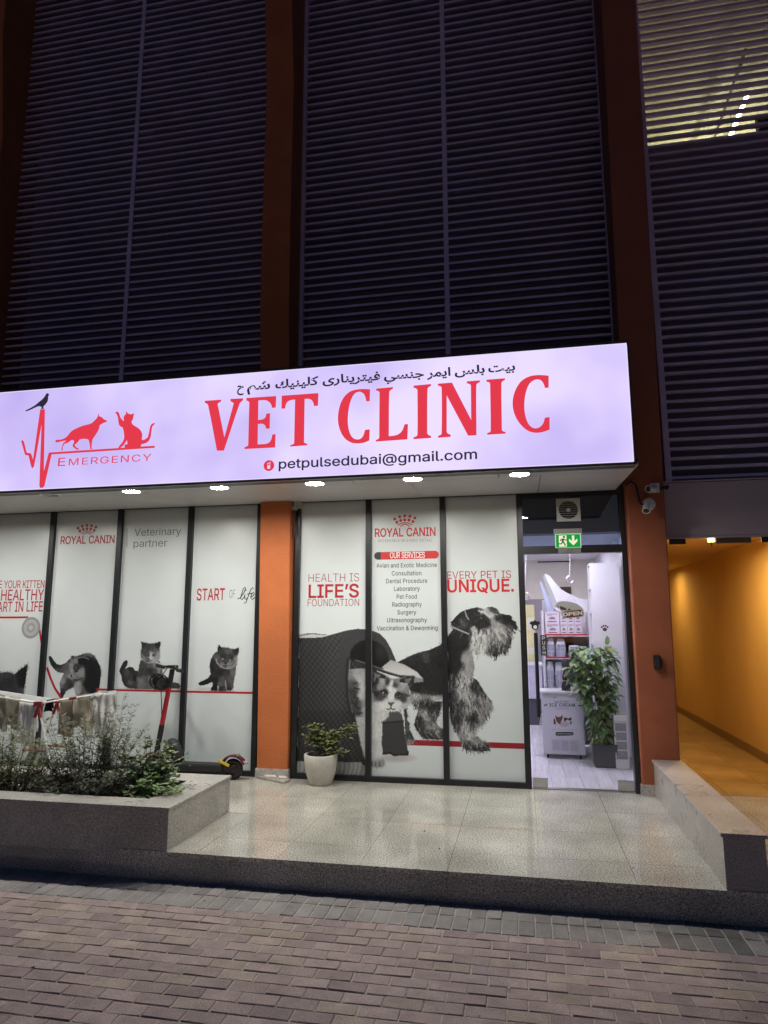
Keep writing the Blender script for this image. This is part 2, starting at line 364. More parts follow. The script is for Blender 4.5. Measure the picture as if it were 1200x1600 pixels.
# ------------------------------------------------------------------ lettering (glyph outlines: advance, contours)
GLYPH = {
'&': (224, '98,-3 86,-3 75,-1 65,2 55,6 47,11 39,17 32,23 27,31 23,39 20,48 18,57 17,67 17,74 19,82 21,89 24,95 27,101 32,106 37,112 42,117 49,123 55,128 62,134 70,139 108,168 111,170 113,172 116,174 118,176 121,179 123,181 125,184 127,187 129,191 130,194 131,198 131,202 130,208 129,214 126,218 123,223 118,226 113,228 107,230 101,230 96,230 92,229 88,228 84,227 81,224 77,222 75,219 73,216 71,212 69,208 69,204 68,199 69,195 69,190 71,186 73,182 75,177 78,173 81,168 84,164 88,159 92,153 97,148 102,142 219,0 182,0 86,116 61,146 55,153 51,159 47,166 44,172 41,178 39,185 38,192 38,199 38,207 40,215 42,222 45,229 50,235 55,241 61,245 67,249 75,253 82,255 91,256 100,257 109,256 118,255 126,253 133,249 139,245 145,241 150,236 154,230 158,223 160,217 161,210 162,202 162,196 161,191 159,186 158,181 155,176 152,171 149,167 146,162 142,158 137,154 133,150 128,146 77,109 70,103 64,98 59,92 55,87 52,82 50,77 49,71 48,66 49,60 50,54 52,49 55,44 58,39 62,35 66,32 72,29 77,26 83,25 90,24 96,23 104,24 111,25 119,27 126,30 132,33 139,37 145,42 151,48 156,54 160,61 165,68 168,76 171,84 173,93 174,102 174,112 204,112 203,101 202,90 201,80 198,72 195,64 192,57 189,51 185,46 182,42 179,38 175,34 173,31 166,23 160,17 153,12 144,7 136,3 126,0 117,-2 108,-3'),
',': (94, '19,-60 34,36 68,36 42,-60'),
'.': (94, '48,-2 43,-2 39,-1 35,2 31,4 29,8 26,12 25,16 25,20 25,25 26,29 29,33 31,37 35,40 39,42 43,43 48,43 52,43 56,42 60,40 64,37 67,33 69,29 70,25 71,20 70,16 69,12 67,8 64,4 60,2 56,-1 52,-2'),
'1': (227, '38,0 38,27 195,27 195,0|138,254 138,0 106,0 106,224 43,179 43,213 99,254'),
'@': (338, '178,-68 159,-67 142,-65 126,-62 111,-57 97,-51 84,-44 72,-36 61,-26 52,-16 43,-4 36,9 31,23 26,38 23,54 21,72 20,90 21,107 23,124 26,140 31,155 37,169 44,182 52,193 61,204 72,214 84,222 96,229 110,235 125,240 140,243 157,245 174,246 191,245 207,243 222,239 236,235 249,228 261,221 271,213 281,204 290,194 297,183 303,171 308,159 312,147 315,134 317,121 318,108 318,98 317,89 316,80 316,71 314,62 312,54 310,46 307,38 304,31 300,25 295,19 289,14 283,10 276,8 267,6 258,5 253,5 248,6 243,7 238,8 233,10 229,12 224,15 220,18 217,21 214,25 212,29 211,34 207,29 204,24 199,19 194,15 188,11 181,8 172,7 163,6 152,7 142,9 133,13 125,18 118,24 112,31 106,39 102,48 99,58 96,69 95,80 94,91 95,102 97,113 99,123 103,132 108,141 114,149 121,155 129,161 137,166 146,169 155,171 165,172 173,171 180,170 187,168 192,166 198,162 202,159 205,156 208,153 210,167 237,167 237,55 237,50 238,45 240,41 242,37 246,34 249,31 254,30 259,30 265,30 270,32 274,34 278,38 281,43 284,48 286,55 288,64 289,73 290,83 290,95 291,108 290,119 289,129 286,140 283,150 279,160 274,170 268,178 261,187 254,194 245,201 235,207 225,212 213,216 201,219 188,220 174,221 159,221 146,219 133,216 121,212 110,207 100,201 90,194 82,186 74,177 68,167 62,156 57,144 54,132 51,118 49,104 49,89 49,74 51,59 54,46 57,33 62,21 68,10 75,1 82,-8 91,-16 101,-23 111,-29 123,-34 136,-38 149,-40 163,-42 179,-43 186,-43 192,-42 199,-41 206,-40 212,-39 218,-37 224,-36 229,-34 245,-29 252,-53 248,-55 243,-57 238,-58 232,-60 226,-61 219,-63 212,-64 205,-65 198,-66 191,-67 184,-67|165,32 173,33 180,34 186,36 191,39 196,43 200,47 203,53 206,59 208,66 210,74 211,83 211,92 211,102 210,111 208,118 206,124 203,130 199,134 195,138 190,141 185,143 179,145 173,145 165,146 159,145 152,144 147,142 141,139 137,135 133,130 129,125 126,119 124,113 122,107 121,100 121,92 121,85 122,77 123,70 125,63 128,56 131,50 135,45 139,41 145,37 151,35 157,33'),
'A': (240, '8,0 101,254 138,254 231,0 198,0 144,151 141,159 138,167 135,176 132,186 129,197 125,210 121,224 116,239 123,239 118,224 114,209 110,197 106,185 103,175 100,166 98,158 95,151 43,0|55,71 55,99 185,99 185,71'),
'B': (228, '30,0 30,254 121,254 133,254 145,252 155,249 164,245 173,240 180,235 186,228 190,221 194,213 197,205 199,196 199,187 199,179 198,172 196,166 193,160 190,155 187,150 183,146 178,143 173,140 168,137 163,135 157,133 157,131 164,130 170,129 176,126 182,123 187,119 192,114 197,108 201,102 205,94 207,86 208,78 209,68 208,59 207,50 204,41 200,33 195,26 189,20 181,14 172,9 162,5 151,2 138,1 123,0|62,29 122,29 136,29 148,31 157,35 165,40 171,46 175,53 177,60 178,68 177,75 176,81 174,86 171,92 168,97 163,102 158,106 153,109 147,112 140,114 132,115 124,115 62,115|62,143 119,143 126,143 132,144 138,146 144,148 149,151 154,155 158,159 162,163 164,168 166,174 168,180 168,186 167,194 165,202 161,208 156,214 150,219 141,223 131,225 120,226 62,226'),
'C': (255, '134,-3 118,-2 103,1 88,6 75,12 63,21 52,32 43,44 35,58 28,73 24,90 21,108 20,127 21,146 24,165 28,181 35,197 43,210 52,223 63,233 75,242 88,249 103,254 118,257 134,258 143,257 152,256 161,255 170,252 178,249 186,245 194,241 201,236 208,230 214,224 219,217 224,209 228,201 232,193 234,184 236,174 204,174 202,180 200,186 198,192 195,197 191,202 187,206 183,211 179,214 174,217 169,220 163,223 158,224 152,226 146,227 140,228 134,228 122,227 111,225 101,221 92,216 83,210 75,202 68,192 62,182 58,170 54,157 52,143 52,127 52,111 54,97 58,84 63,72 68,62 75,53 83,45 92,38 101,33 112,29 122,27 134,26 140,27 146,27 152,28 158,30 163,32 169,34 174,37 179,40 183,44 187,48 191,52 195,57 198,62 200,68 202,74 204,80 236,80 234,71 232,62 228,53 224,45 219,38 214,31 208,25 201,19 194,14 187,9 179,5 170,2 162,0 153,-2 143,-3'),
'D': (251, '109,0 48,0 48,29 107,29 122,29 136,31 148,35 159,40 169,47 177,55 184,64 189,75 194,86 197,99 199,113 200,128 199,142 197,156 194,169 190,180 184,191 177,200 169,208 160,214 149,219 138,223 125,225 110,226 47,226 47,254 113,254 131,253 147,251 162,246 176,239 189,231 200,221 209,209 217,196 223,181 227,164 230,147 231,128 230,109 227,91 223,74 217,59 209,46 199,34 188,24 175,15 161,9 145,4 128,1|62,254 62,0 30,0 30,254'),
'E': (209, '30,0 30,254 186,254 186,226 62,226 62,143 178,143 178,114 62,114 62,29 188,29 188,0'),
'F': (205, '30,0 30,254 185,254 185,226 62,226 62,139 173,139 173,111 62,111 62,0'),
'G': (260, '134,-3 118,-2 102,1 88,6 75,13 63,21 52,32 42,44 35,58 28,73 24,90 21,108 20,127 21,146 24,165 28,181 35,197 42,210 52,223 62,233 74,242 88,249 102,254 117,257 132,258 142,257 152,256 161,254 170,252 179,248 187,245 194,240 202,235 208,229 214,222 220,216 225,208 229,200 232,192 235,183 237,174 204,174 202,180 199,186 197,191 194,197 190,201 186,206 182,210 178,213 173,217 168,220 163,222 158,224 152,226 146,227 139,228 133,228 122,227 111,225 101,221 92,216 83,210 75,202 68,193 62,182 58,170 54,157 52,143 52,127 52,111 54,97 58,84 63,72 68,62 75,53 83,45 92,38 102,33 112,29 123,27 134,26 145,27 155,29 164,32 172,36 180,41 187,47 193,54 198,62 202,70 205,80 207,90 207,101 217,100 141,100 141,128 239,128 239,100 238,85 236,71 231,58 225,45 218,34 209,25 199,16 188,9 176,4 163,0 149,-3'),
'H': (258, '30,0 30,254 62,254 62,144 196,144 196,254 228,254 228,0 196,0 196,116 62,116 62,0'),
'I': (150, '16,0 16,29 59,29 59,226 16,226 16,254 135,254 135,226 91,226 91,29 135,29 135,0'),
'K': (233, '52,73 52,108 57,114 61,119 65,125 70,131 74,136 78,141 83,146 87,152 92,157 96,162 101,167 106,172 182,254 224,254 116,138|30,0 30,254 62,254 62,167 62,112 62,97 62,0|186,0 94,130 114,155 224,0'),
'L': (196, '30,0 30,254 62,254 62,29 181,29 181,0'),
'M': (314, '30,0 30,254 76,254 139,94 144,79 150,61 156,42 161,24 154,24 159,41 165,61 171,79 176,94 238,254 284,254 284,0 252,0 252,145 252,163 253,184 253,207 253,229 256,229 255,223 253,217 251,211 249,205 241,181 234,161 228,145 171,0 143,0 85,145 80,160 72,181 65,204 56,229 59,229 60,208 60,186 61,164 61,145 61,0'),
'N': (262, '30,0 30,254 68,254 172,91 174,88 176,84 179,80 181,75 184,70 187,65 190,59 194,53 197,47 200,41 204,34 207,27 202,27 202,34 201,41 201,47 200,54 200,61 200,67 200,73 200,79 199,97 199,254 232,254 232,0 193,0 101,145 89,165 85,171 82,177 78,183 74,191 54,226 60,227 61,192 62,164 62,145 62,0'),
'O': (267, '133,-3 118,-2 103,1 88,6 75,12 63,21 52,32 43,44 35,58 28,73 24,90 21,108 20,127 21,146 24,165 28,181 35,197 43,210 52,223 63,233 75,242 88,249 103,254 118,257 133,258 149,257 164,254 179,249 192,242 204,233 215,223 224,210 232,197 238,181 243,165 246,146 247,127 246,108 243,90 238,73 232,58 224,44 215,32 204,21 192,12 179,6 164,1 149,-2|133,26 145,27 155,29 165,33 175,38 184,44 191,52 198,61 204,72 209,84 212,97 214,111 215,127 214,143 212,157 209,170 204,182 198,193 191,202 184,210 175,216 165,221 155,225 145,227 133,228 122,227 112,225 102,221 92,216 83,210 75,202 69,193 63,182 58,170 54,157 52,143 52,127 52,111 54,97 58,84 63,72 69,62 75,52 83,45 92,38 102,33 112,29 122,27'),
'P': (222, '30,0 30,254 118,254 132,254 144,252 156,248 166,244 175,238 183,231 190,223 195,215 199,205 202,195 204,185 204,174 204,163 202,152 199,142 195,133 190,124 183,116 175,109 166,104 156,99 144,96 132,94 118,93 55,93 55,121 116,121 126,122 134,123 142,125 149,128 154,132 159,136 163,141 167,147 169,153 171,160 172,166 172,174 172,181 171,188 169,195 167,201 163,206 159,211 154,216 148,219 142,222 134,224 126,226 116,226 62,226 62,0'),
'Q': (267, '123,80 156,80 185,42 192,32 234,-24 200,-24 173,13 166,23|133,-3 118,-2 103,1 88,6 75,12 63,21 52,32 43,44 35,58 28,73 24,90 21,108 20,127 21,146 24,165 28,181 35,197 43,210 52,223 63,233 75,242 88,249 103,254 118,257 133,258 149,257 164,254 179,249 192,242 204,233 215,223 224,210 232,197 238,181 243,165 246,146 247,127 246,108 243,90 238,73 232,58 224,44 215,32 204,21 192,12 179,6 164,1 149,-2|133,26 145,27 155,29 165,33 175,38 184,44 191,52 198,61 204,72 209,84 212,97 214,111 215,127 214,143 212,157 209,170 204,182 198,193 191,202 184,210 175,216 165,221 155,225 145,227 133,228 122,227 112,225 102,221 92,216 83,210 75,202 69,193 63,182 58,170 54,157 52,143 52,127 52,111 54,97 58,84 63,72 69,62 75,52 83,45 92,38 102,33 112,29 122,27'),
'R': (224, '30,0 30,254 118,254 132,254 145,252 156,249 167,244 176,239 183,232 190,225 195,217 199,207 202,198 204,187 205,176 204,165 202,154 199,145 195,136 190,127 183,120 175,114 166,109 156,104 145,101 132,99 118,99 48,99 48,128 117,128 126,128 135,129 142,131 149,133 155,137 160,141 164,145 167,150 169,156 171,162 172,169 173,176 172,183 171,190 169,197 167,202 164,208 159,212 155,216 149,220 142,223 134,224 126,226 116,226 62,226 62,0|177,0 115,115 151,115 214,0'),
'S': (223, '112,-4 98,-4 86,-2 74,1 64,5 54,10 46,15 38,22 32,30 27,39 23,48 20,58 19,68 52,68 53,61 55,55 58,49 62,44 66,39 71,35 77,32 83,29 90,27 97,26 104,25 112,25 120,25 128,26 136,28 143,30 149,33 155,37 160,41 165,46 168,51 171,57 172,63 173,70 172,75 171,81 169,85 166,89 162,93 158,96 153,100 148,102 142,105 136,107 129,109 122,111 92,120 77,124 64,130 53,137 43,145 36,153 30,163 27,174 26,186 27,197 29,206 32,215 37,224 44,231 51,238 59,244 69,249 79,253 90,256 101,257 114,258 126,257 137,256 148,253 158,249 167,244 175,238 182,232 189,224 193,216 197,208 199,199 200,189 169,189 167,198 163,206 158,213 151,219 143,223 134,227 124,229 112,229 105,229 97,228 90,226 84,224 78,221 73,218 68,214 64,209 61,204 59,199 58,194 58,188 58,182 60,176 62,171 65,167 70,163 74,160 79,157 85,154 90,152 96,150 101,148 106,147 132,140 138,138 144,136 150,134 156,132 162,129 168,126 174,123 179,119 185,115 189,110 194,105 197,99 200,92 202,85 204,78 204,69 203,59 201,50 198,40 193,32 187,24 180,17 171,11 162,5 151,1 139,-2 126,-4'),
'T': (224, '16,226 16,254 208,254 208,226 128,226 128,0 96,0 96,226'),
'U': (259, '129,-4 115,-3 101,-1 89,3 77,8 66,14 57,22 49,30 42,40 37,51 33,62 31,74 30,87 30,254 62,254 62,89 63,80 64,72 67,64 70,57 75,50 80,44 86,38 94,34 101,30 110,28 119,26 129,26 140,26 149,28 157,30 165,34 172,38 179,44 184,50 188,57 192,64 194,72 196,80 196,89 196,254 229,254 229,87 228,74 226,62 222,51 216,40 210,30 201,22 192,14 182,8 170,3 157,-1 144,-3'),
'V': (240, '102,0 8,254 42,254 96,103 99,96 101,88 104,79 108,69 111,57 115,45 119,31 124,15 117,15 122,31 126,45 130,58 133,69 137,79 140,88 142,96 145,103 197,254 231,254 139,0'),
'Y': (236, '102,0 102,104 8,254 46,254 96,172 100,165 104,159 108,152 111,146 114,139 118,132 121,124 125,115 112,115 115,124 119,132 122,140 126,146 129,153 133,159 136,166 140,172 191,254 228,254 134,104 134,0'),
'a': (195, '80,-4 71,-4 63,-3 55,0 47,2 40,6 34,11 29,16 24,22 20,29 17,37 16,45 15,54 16,62 17,69 19,75 22,80 25,85 29,90 34,93 39,97 44,99 50,102 56,104 63,105 69,107 76,108 82,109 89,110 117,113 122,114 126,115 130,116 133,117 135,119 136,121 137,124 138,127 137,134 137,139 135,144 133,148 131,152 128,156 124,159 120,161 115,163 110,164 104,165 98,165 91,165 85,164 80,163 75,161 70,159 66,156 62,153 59,150 56,147 54,144 52,140 50,137 20,146 24,154 29,161 34,167 39,173 46,178 52,182 59,185 66,188 74,190 82,191 89,192 97,192 102,192 108,192 113,191 119,190 126,188 131,186 137,183 143,180 148,176 153,172 157,166 161,160 164,153 167,145 168,136 168,126 168,0 138,0 138,26 136,26 134,23 132,19 129,16 126,12 122,9 118,6 113,3 108,1 102,-2 95,-3 88,-4|85,23 93,23 101,24 108,26 114,29 119,33 124,37 128,42 132,47 134,52 136,57 137,63 138,69 138,95 135,93 133,92 130,91 127,90 123,89 120,89 116,88 100,86 88,84 82,83 77,82 72,81 67,79 63,77 58,75 55,73 52,70 49,66 47,62 46,58 46,52 46,48 47,43 49,40 51,36 54,33 57,30 61,28 65,26 69,25 74,24 80,23'),
'b': (212, '115,-4 106,-4 99,-3 92,-1 86,2 81,5 76,8 72,12 69,16 66,19 63,23 61,26 59,29 56,29 56,0 26,0 26,254 57,254 57,160 59,160 61,163 63,166 66,169 69,173 72,177 76,180 81,183 86,186 92,189 98,191 106,192 115,192 126,191 137,189 147,185 156,180 165,174 173,166 179,157 185,146 189,135 193,122 194,109 195,94 194,80 193,66 189,54 185,42 179,32 173,23 165,15 157,8 147,3 137,-1 126,-3|110,23 119,24 126,26 133,29 140,33 145,38 150,44 154,51 158,58 161,67 163,75 164,85 164,95 164,104 163,114 161,122 158,131 155,138 150,145 146,151 140,156 134,160 126,163 119,164 110,165 102,164 94,163 87,160 81,156 75,151 70,145 66,139 62,131 60,123 58,114 57,105 56,95 57,84 58,75 60,66 63,58 66,50 70,43 75,37 81,32 87,28 94,26 102,24'),
'c': (198, '104,-4 91,-3 79,-1 69,3 58,8 49,15 41,23 34,32 28,43 23,54 20,66 18,80 17,94 18,108 20,122 23,134 28,146 34,156 41,165 49,173 58,180 69,185 79,189 91,191 104,192 111,192 117,191 124,190 130,189 136,187 142,184 147,181 153,178 157,174 162,170 166,166 170,161 173,156 176,150 179,145 181,138 151,131 150,135 149,138 147,141 145,145 143,148 141,150 138,153 135,155 132,158 128,159 125,161 121,162 117,164 113,164 108,165 104,165 95,164 86,162 79,159 73,155 67,150 62,144 58,137 54,129 52,121 50,112 49,103 48,94 49,84 50,75 52,67 54,59 58,51 62,44 67,38 73,33 79,29 86,26 95,24 104,23 108,23 113,24 117,25 121,26 125,27 129,29 132,31 135,33 138,35 141,38 144,41 146,44 148,48 149,51 151,55 152,59 181,51 179,45 177,39 174,33 171,28 167,23 163,19 158,14 153,11 148,7 142,4 136,2 130,0 124,-2 117,-3 111,-4'),
'd': (212, '98,-4 86,-3 75,-1 65,3 56,8 47,15 40,23 33,32 27,42 23,54 20,66 18,80 17,94 18,109 20,122 23,135 27,146 33,157 40,166 47,174 56,180 65,185 75,189 86,191 98,192 106,192 114,191 121,189 126,186 132,183 136,180 140,177 144,173 147,169 149,166 151,163 153,160 155,160 155,254 186,254 186,0 156,0 156,29 153,29 151,26 149,23 146,19 143,16 140,12 136,8 131,5 126,2 120,-1 114,-3 106,-4|102,23 111,24 118,26 125,28 132,32 137,37 142,43 146,50 150,58 152,66 154,75 155,84 156,95 155,105 154,114 152,123 150,131 146,139 142,145 137,151 132,156 125,160 118,163 111,164 102,165 94,164 86,163 79,160 72,156 67,151 62,145 58,138 54,131 52,122 50,114 49,104 48,95 49,85 50,75 52,67 54,58 58,51 62,44 67,38 73,33 79,29 86,26 94,24'),
'e': (202, '106,-4 93,-3 80,-1 69,3 58,8 49,15 41,23 34,32 28,42 23,54 20,66 18,79 17,93 18,108 20,121 23,133 28,145 33,155 40,165 48,173 58,180 68,185 78,189 90,191 103,192 110,192 118,191 125,189 133,187 140,184 147,180 153,176 160,170 165,164 170,157 175,150 179,141 182,131 184,121 185,109 186,97 186,85 37,85 37,110 169,110 155,101 154,110 153,119 151,127 149,134 146,141 141,147 137,152 131,157 125,160 118,163 111,165 103,165 94,165 87,163 80,160 73,157 67,152 62,147 58,141 54,135 52,128 50,121 48,113 48,105 48,89 48,79 50,69 52,61 55,53 59,46 64,40 69,35 76,31 82,27 90,25 98,24 106,23 112,23 117,24 122,25 127,26 131,28 135,31 139,33 143,36 146,40 149,44 151,48 153,53 182,45 180,38 177,32 172,25 168,20 162,14 156,10 149,6 141,2 133,-1 125,-3 116,-4'),
'f': (127, '114,190 114,164 3,164 3,190|40,0 40,216 41,224 42,231 45,237 48,243 52,248 57,252 62,256 68,259 74,262 80,264 87,265 94,265 99,265 103,265 107,264 111,263 114,263 117,262 120,261 114,234 107,236 105,236 103,237 100,237 97,237 91,237 85,235 81,233 77,230 74,226 72,221 71,216 71,209 71,0'),
'g': (213, '103,-75 93,-75 84,-74 75,-72 67,-70 59,-67 53,-63 47,-59 41,-55 36,-50 32,-45 28,-40 25,-35 51,-20 53,-23 55,-26 58,-30 61,-33 64,-36 68,-39 72,-42 77,-44 83,-46 89,-48 96,-48 103,-49 114,-48 124,-46 133,-42 141,-38 147,-31 152,-23 155,-14 156,-3 156,34 153,34 151,31 149,28 146,24 143,21 140,17 136,14 131,11 126,8 120,5 114,4 106,3 97,2 86,3 76,5 66,9 56,13 48,19 40,27 33,35 28,45 23,56 20,68 18,81 17,96 18,110 20,123 23,135 27,147 33,157 40,166 48,174 56,180 66,185 76,189 87,191 98,192 106,192 114,191 121,189 127,186 132,183 137,180 141,177 144,173 147,169 150,166 152,162 154,159 157,159 157,190 186,190 186,-4 186,-16 183,-27 180,-36 175,-45 169,-52 162,-59 154,-64 145,-68 136,-71 125,-73 115,-75|102,30 111,30 118,32 125,34 132,38 137,42 142,47 146,53 150,61 153,68 155,77 156,86 156,96 156,106 155,115 153,124 150,132 147,139 142,146 138,151 132,156 126,160 119,163 111,164 102,165 94,164 86,163 79,160 73,156 67,151 62,145 58,139 54,131 52,123 50,115 49,106 48,96 49,87 50,78 52,69 54,61 58,54 62,48 67,42 73,38 79,34 86,32 94,30'),
'h': (205, '57,113 57,0 26,0 26,254 57,254 57,144 51,144 56,156 62,166 68,175 76,181 84,186 94,189 103,192 114,192 123,192 132,190 140,188 148,184 154,180 161,174 166,168 170,160 174,152 177,142 178,132 179,120 179,0 148,0 148,118 147,128 145,137 142,145 136,152 130,158 123,161 114,164 105,165 98,164 92,163 86,161 80,159 75,155 71,151 67,147 63,141 60,135 58,129 57,121'),
'i': (83, '26,0 26,190 57,190 57,0|42,221 38,222 34,223 30,225 27,227 24,230 22,234 21,238 21,242 21,246 22,249 24,253 27,256 30,259 34,260 38,261 42,262 46,261 50,260 54,259 57,256 60,253 62,249 63,246 63,242 63,238 62,234 60,230 57,227 54,225 50,223 46,222'),
'l': (95, '70,-1 59,0 50,2 43,5 37,10 32,16 29,24 27,32 26,42 26,254 57,254 57,49 57,43 58,38 59,34 60,31 62,29 65,27 69,26 73,26 80,26 85,27 90,1 81,0 78,-1 75,-1 72,-1'),
'm': (305, '26,0 26,190 56,190 56,148 54,148 56,155 59,162 62,168 66,173 71,178 75,182 81,185 86,188 92,190 98,192 104,193 110,193 120,192 129,190 137,186 144,180 150,174 154,166 158,157 160,147 156,147 158,154 161,160 164,166 169,172 173,176 178,181 184,184 190,187 197,190 204,192 211,193 218,193 226,193 234,191 242,189 249,186 255,182 261,177 266,171 270,164 274,156 276,148 278,138 278,128 278,0 248,0 248,127 247,136 245,145 241,151 236,156 230,160 224,163 217,165 209,165 203,165 197,164 192,162 187,160 183,157 179,153 175,150 173,145 170,140 169,135 168,129 168,124 168,0 137,0 137,130 136,137 134,144 131,150 126,156 121,160 115,163 107,165 100,165 94,165 89,164 84,162 79,160 74,157 70,154 66,149 63,145 60,139 58,133 57,126 57,119 57,0'),
'n': (205, '57,113 57,0 26,0 26,190 56,190 56,144 51,144 56,156 62,166 68,175 76,181 84,186 94,189 103,192 114,192 123,192 132,190 140,188 147,184 154,180 160,174 166,168 170,160 174,152 176,142 178,132 179,120 179,0 148,0 148,118 147,128 145,137 142,145 136,152 130,158 123,161 114,164 105,165 98,164 92,163 86,161 80,159 75,155 71,151 67,147 63,141 60,135 58,129 57,121'),
'o': (208, '104,-4 91,-3 79,-1 69,3 58,8 49,15 41,23 34,32 28,43 23,54 20,66 18,80 17,94 18,108 20,122 23,134 28,146 34,156 41,165 49,173 58,180 69,185 79,189 91,191 104,192 116,191 128,189 139,185 149,180 159,173 167,165 174,156 180,146 184,134 188,122 190,108 191,94 190,80 188,66 184,54 180,43 174,32 167,23 159,15 149,8 139,3 128,-1 116,-3|104,23 113,24 121,26 129,29 135,33 141,38 146,44 150,51 154,59 156,67 158,75 159,84 160,94 159,103 158,112 156,121 154,129 150,137 146,144 141,150 135,155 129,159 121,162 113,164 104,165 95,164 86,162 79,159 73,155 67,150 62,144 58,137 54,129 52,121 50,112 49,103 48,94 49,84 50,75 52,67 54,59 58,51 62,44 67,38 73,33 79,29 86,26 95,24'),
'p': (212, '26,-71 26,190 56,190 56,160 59,160 61,163 63,166 66,169 69,173 72,177 76,180 81,183 86,186 92,189 98,191 106,192 115,192 126,191 137,189 147,185 156,180 165,174 173,166 179,157 185,146 189,135 193,122 194,109 195,94 194,80 193,66 189,54 185,42 179,32 173,23 165,15 157,8 147,3 137,-1 126,-3 115,-4 106,-4 99,-3 92,-1 86,2 81,5 76,8 72,12 69,16 66,19 63,23 61,26 59,29 57,29 57,-71|110,23 119,24 126,26 133,29 140,33 145,38 150,44 154,51 158,58 161,67 163,75 164,85 164,95 164,104 163,114 161,122 158,131 155,138 150,145 146,151 140,156 134,160 126,163 119,164 110,165 102,164 94,163 87,160 81,156 75,151 70,145 66,139 62,131 60,123 58,114 57,105 56,95 57,84 58,75 60,66 63,58 66,50 70,43 75,37 81,32 87,28 94,26 102,24'),
'r': (130, '26,0 26,190 56,190 56,160 61,167 65,173 70,179 76,184 83,187 90,190 98,192 107,192 115,192 122,192 122,161 115,162 112,162 109,163 106,163 103,163 97,163 91,161 85,160 80,157 75,154 70,151 66,146 63,142 60,137 58,131 57,125 57,118 57,0'),
's': (182, '91,-4 81,-4 72,-3 64,-1 56,2 49,5 42,9 36,14 31,19 26,25 23,32 20,39 18,47 47,53 49,46 53,40 57,34 62,30 68,27 75,25 82,23 91,23 100,23 108,25 116,27 122,31 127,36 131,40 133,46 134,51 134,56 132,60 130,64 127,68 123,71 118,74 113,76 106,78 75,85 63,89 52,93 43,98 36,104 31,111 27,119 24,127 23,137 24,145 26,152 29,159 33,166 38,172 43,177 50,181 58,185 66,188 74,190 84,192 94,192 103,192 112,191 120,189 127,186 134,183 140,179 145,175 149,170 153,164 157,158 160,152 162,145 134,139 132,144 129,149 126,153 121,158 116,162 110,164 102,166 94,166 86,166 78,164 71,162 65,158 61,154 57,150 55,144 54,139 55,134 56,129 59,125 62,122 66,119 72,116 78,114 86,111 115,105 127,101 137,97 146,92 153,86 159,79 162,71 165,63 166,53 165,45 163,37 160,30 156,24 151,17 145,12 138,7 130,3 121,0 112,-2 102,-4'),
't': (114, '102,190 102,164 3,164 3,190|32,236 63,236 63,49 63,43 64,38 66,34 68,31 71,28 75,26 80,25 85,25 93,26 101,27 107,1 104,0 102,0 99,-1 96,-1 93,-2 90,-2 87,-2 84,-2 73,-1 62,1 53,5 46,11 40,18 36,26 33,36 32,46'),
'u': (205, '91,-3 82,-2 73,-1 65,2 57,5 51,10 44,15 39,22 35,29 31,38 28,47 27,58 26,69 26,190 57,190 57,72 58,62 60,52 63,44 68,37 75,32 82,28 91,26 100,25 107,25 113,27 119,28 125,31 130,34 134,38 138,43 142,48 144,54 146,61 148,68 148,76 148,190 179,190 179,0 149,0 149,46 154,46 149,34 143,23 136,15 129,8 120,4 111,0 101,-2'),
'v': (195, '81,0 9,190 42,190 83,78 86,69 88,60 91,52 93,43 96,35 98,27 100,18 103,10 92,10 94,18 97,27 99,35 101,43 104,52 106,60 109,69 112,78 152,190 186,190 113,0'),
'w': (284, '69,0 11,190 44,190 67,107 69,98 72,89 74,79 77,68 80,57 82,46 85,33 88,21 82,21 85,33 88,45 90,56 93,67 95,78 98,88 101,98 103,107 126,190 158,190 181,107 183,98 186,88 188,78 191,68 193,57 196,45 199,33 201,21 196,21 198,33 201,45 204,57 206,68 209,78 212,88 214,98 217,107 240,190 272,190 215,0 184,0 159,86 152,112 150,119 149,126 147,133 145,140 138,169 145,169 138,140 131,112 129,106 128,99 126,92 124,86 99,0'),
'x': (189, '10,0 86,109 86,86 14,190 50,190 74,153 78,146 82,139 86,133 90,127 93,121 97,115 100,109 104,103 88,103 91,109 95,115 98,121 101,127 104,133 108,139 112,146 117,153 141,190 176,190 104,84 104,107 179,0 143,0 115,43 111,49 107,56 103,62 100,68 97,74 93,80 90,85 86,91 102,91 99,85 95,80 92,74 89,68 86,62 82,56 78,49 74,43 46,0'),
'y': (195, '31,-43 36,-44 40,-45 44,-45 48,-45 52,-44 55,-44 59,-42 62,-40 65,-37 68,-33 71,-29 73,-24 75,-18 81,-1 9,190 42,190 83,78 86,69 88,60 91,52 93,43 96,35 98,27 100,18 103,10 92,10 94,18 97,27 99,35 101,43 104,52 106,60 109,69 112,78 153,190 186,190 102,-29 99,-36 96,-43 92,-48 88,-54 84,-58 80,-62 75,-65 70,-68 64,-70 58,-71 52,-72 46,-73 42,-72 39,-72 35,-72 32,-72 30,-71 27,-70 25,-70'),
'’': (88, '26,159 41,254 75,254 49,159')}

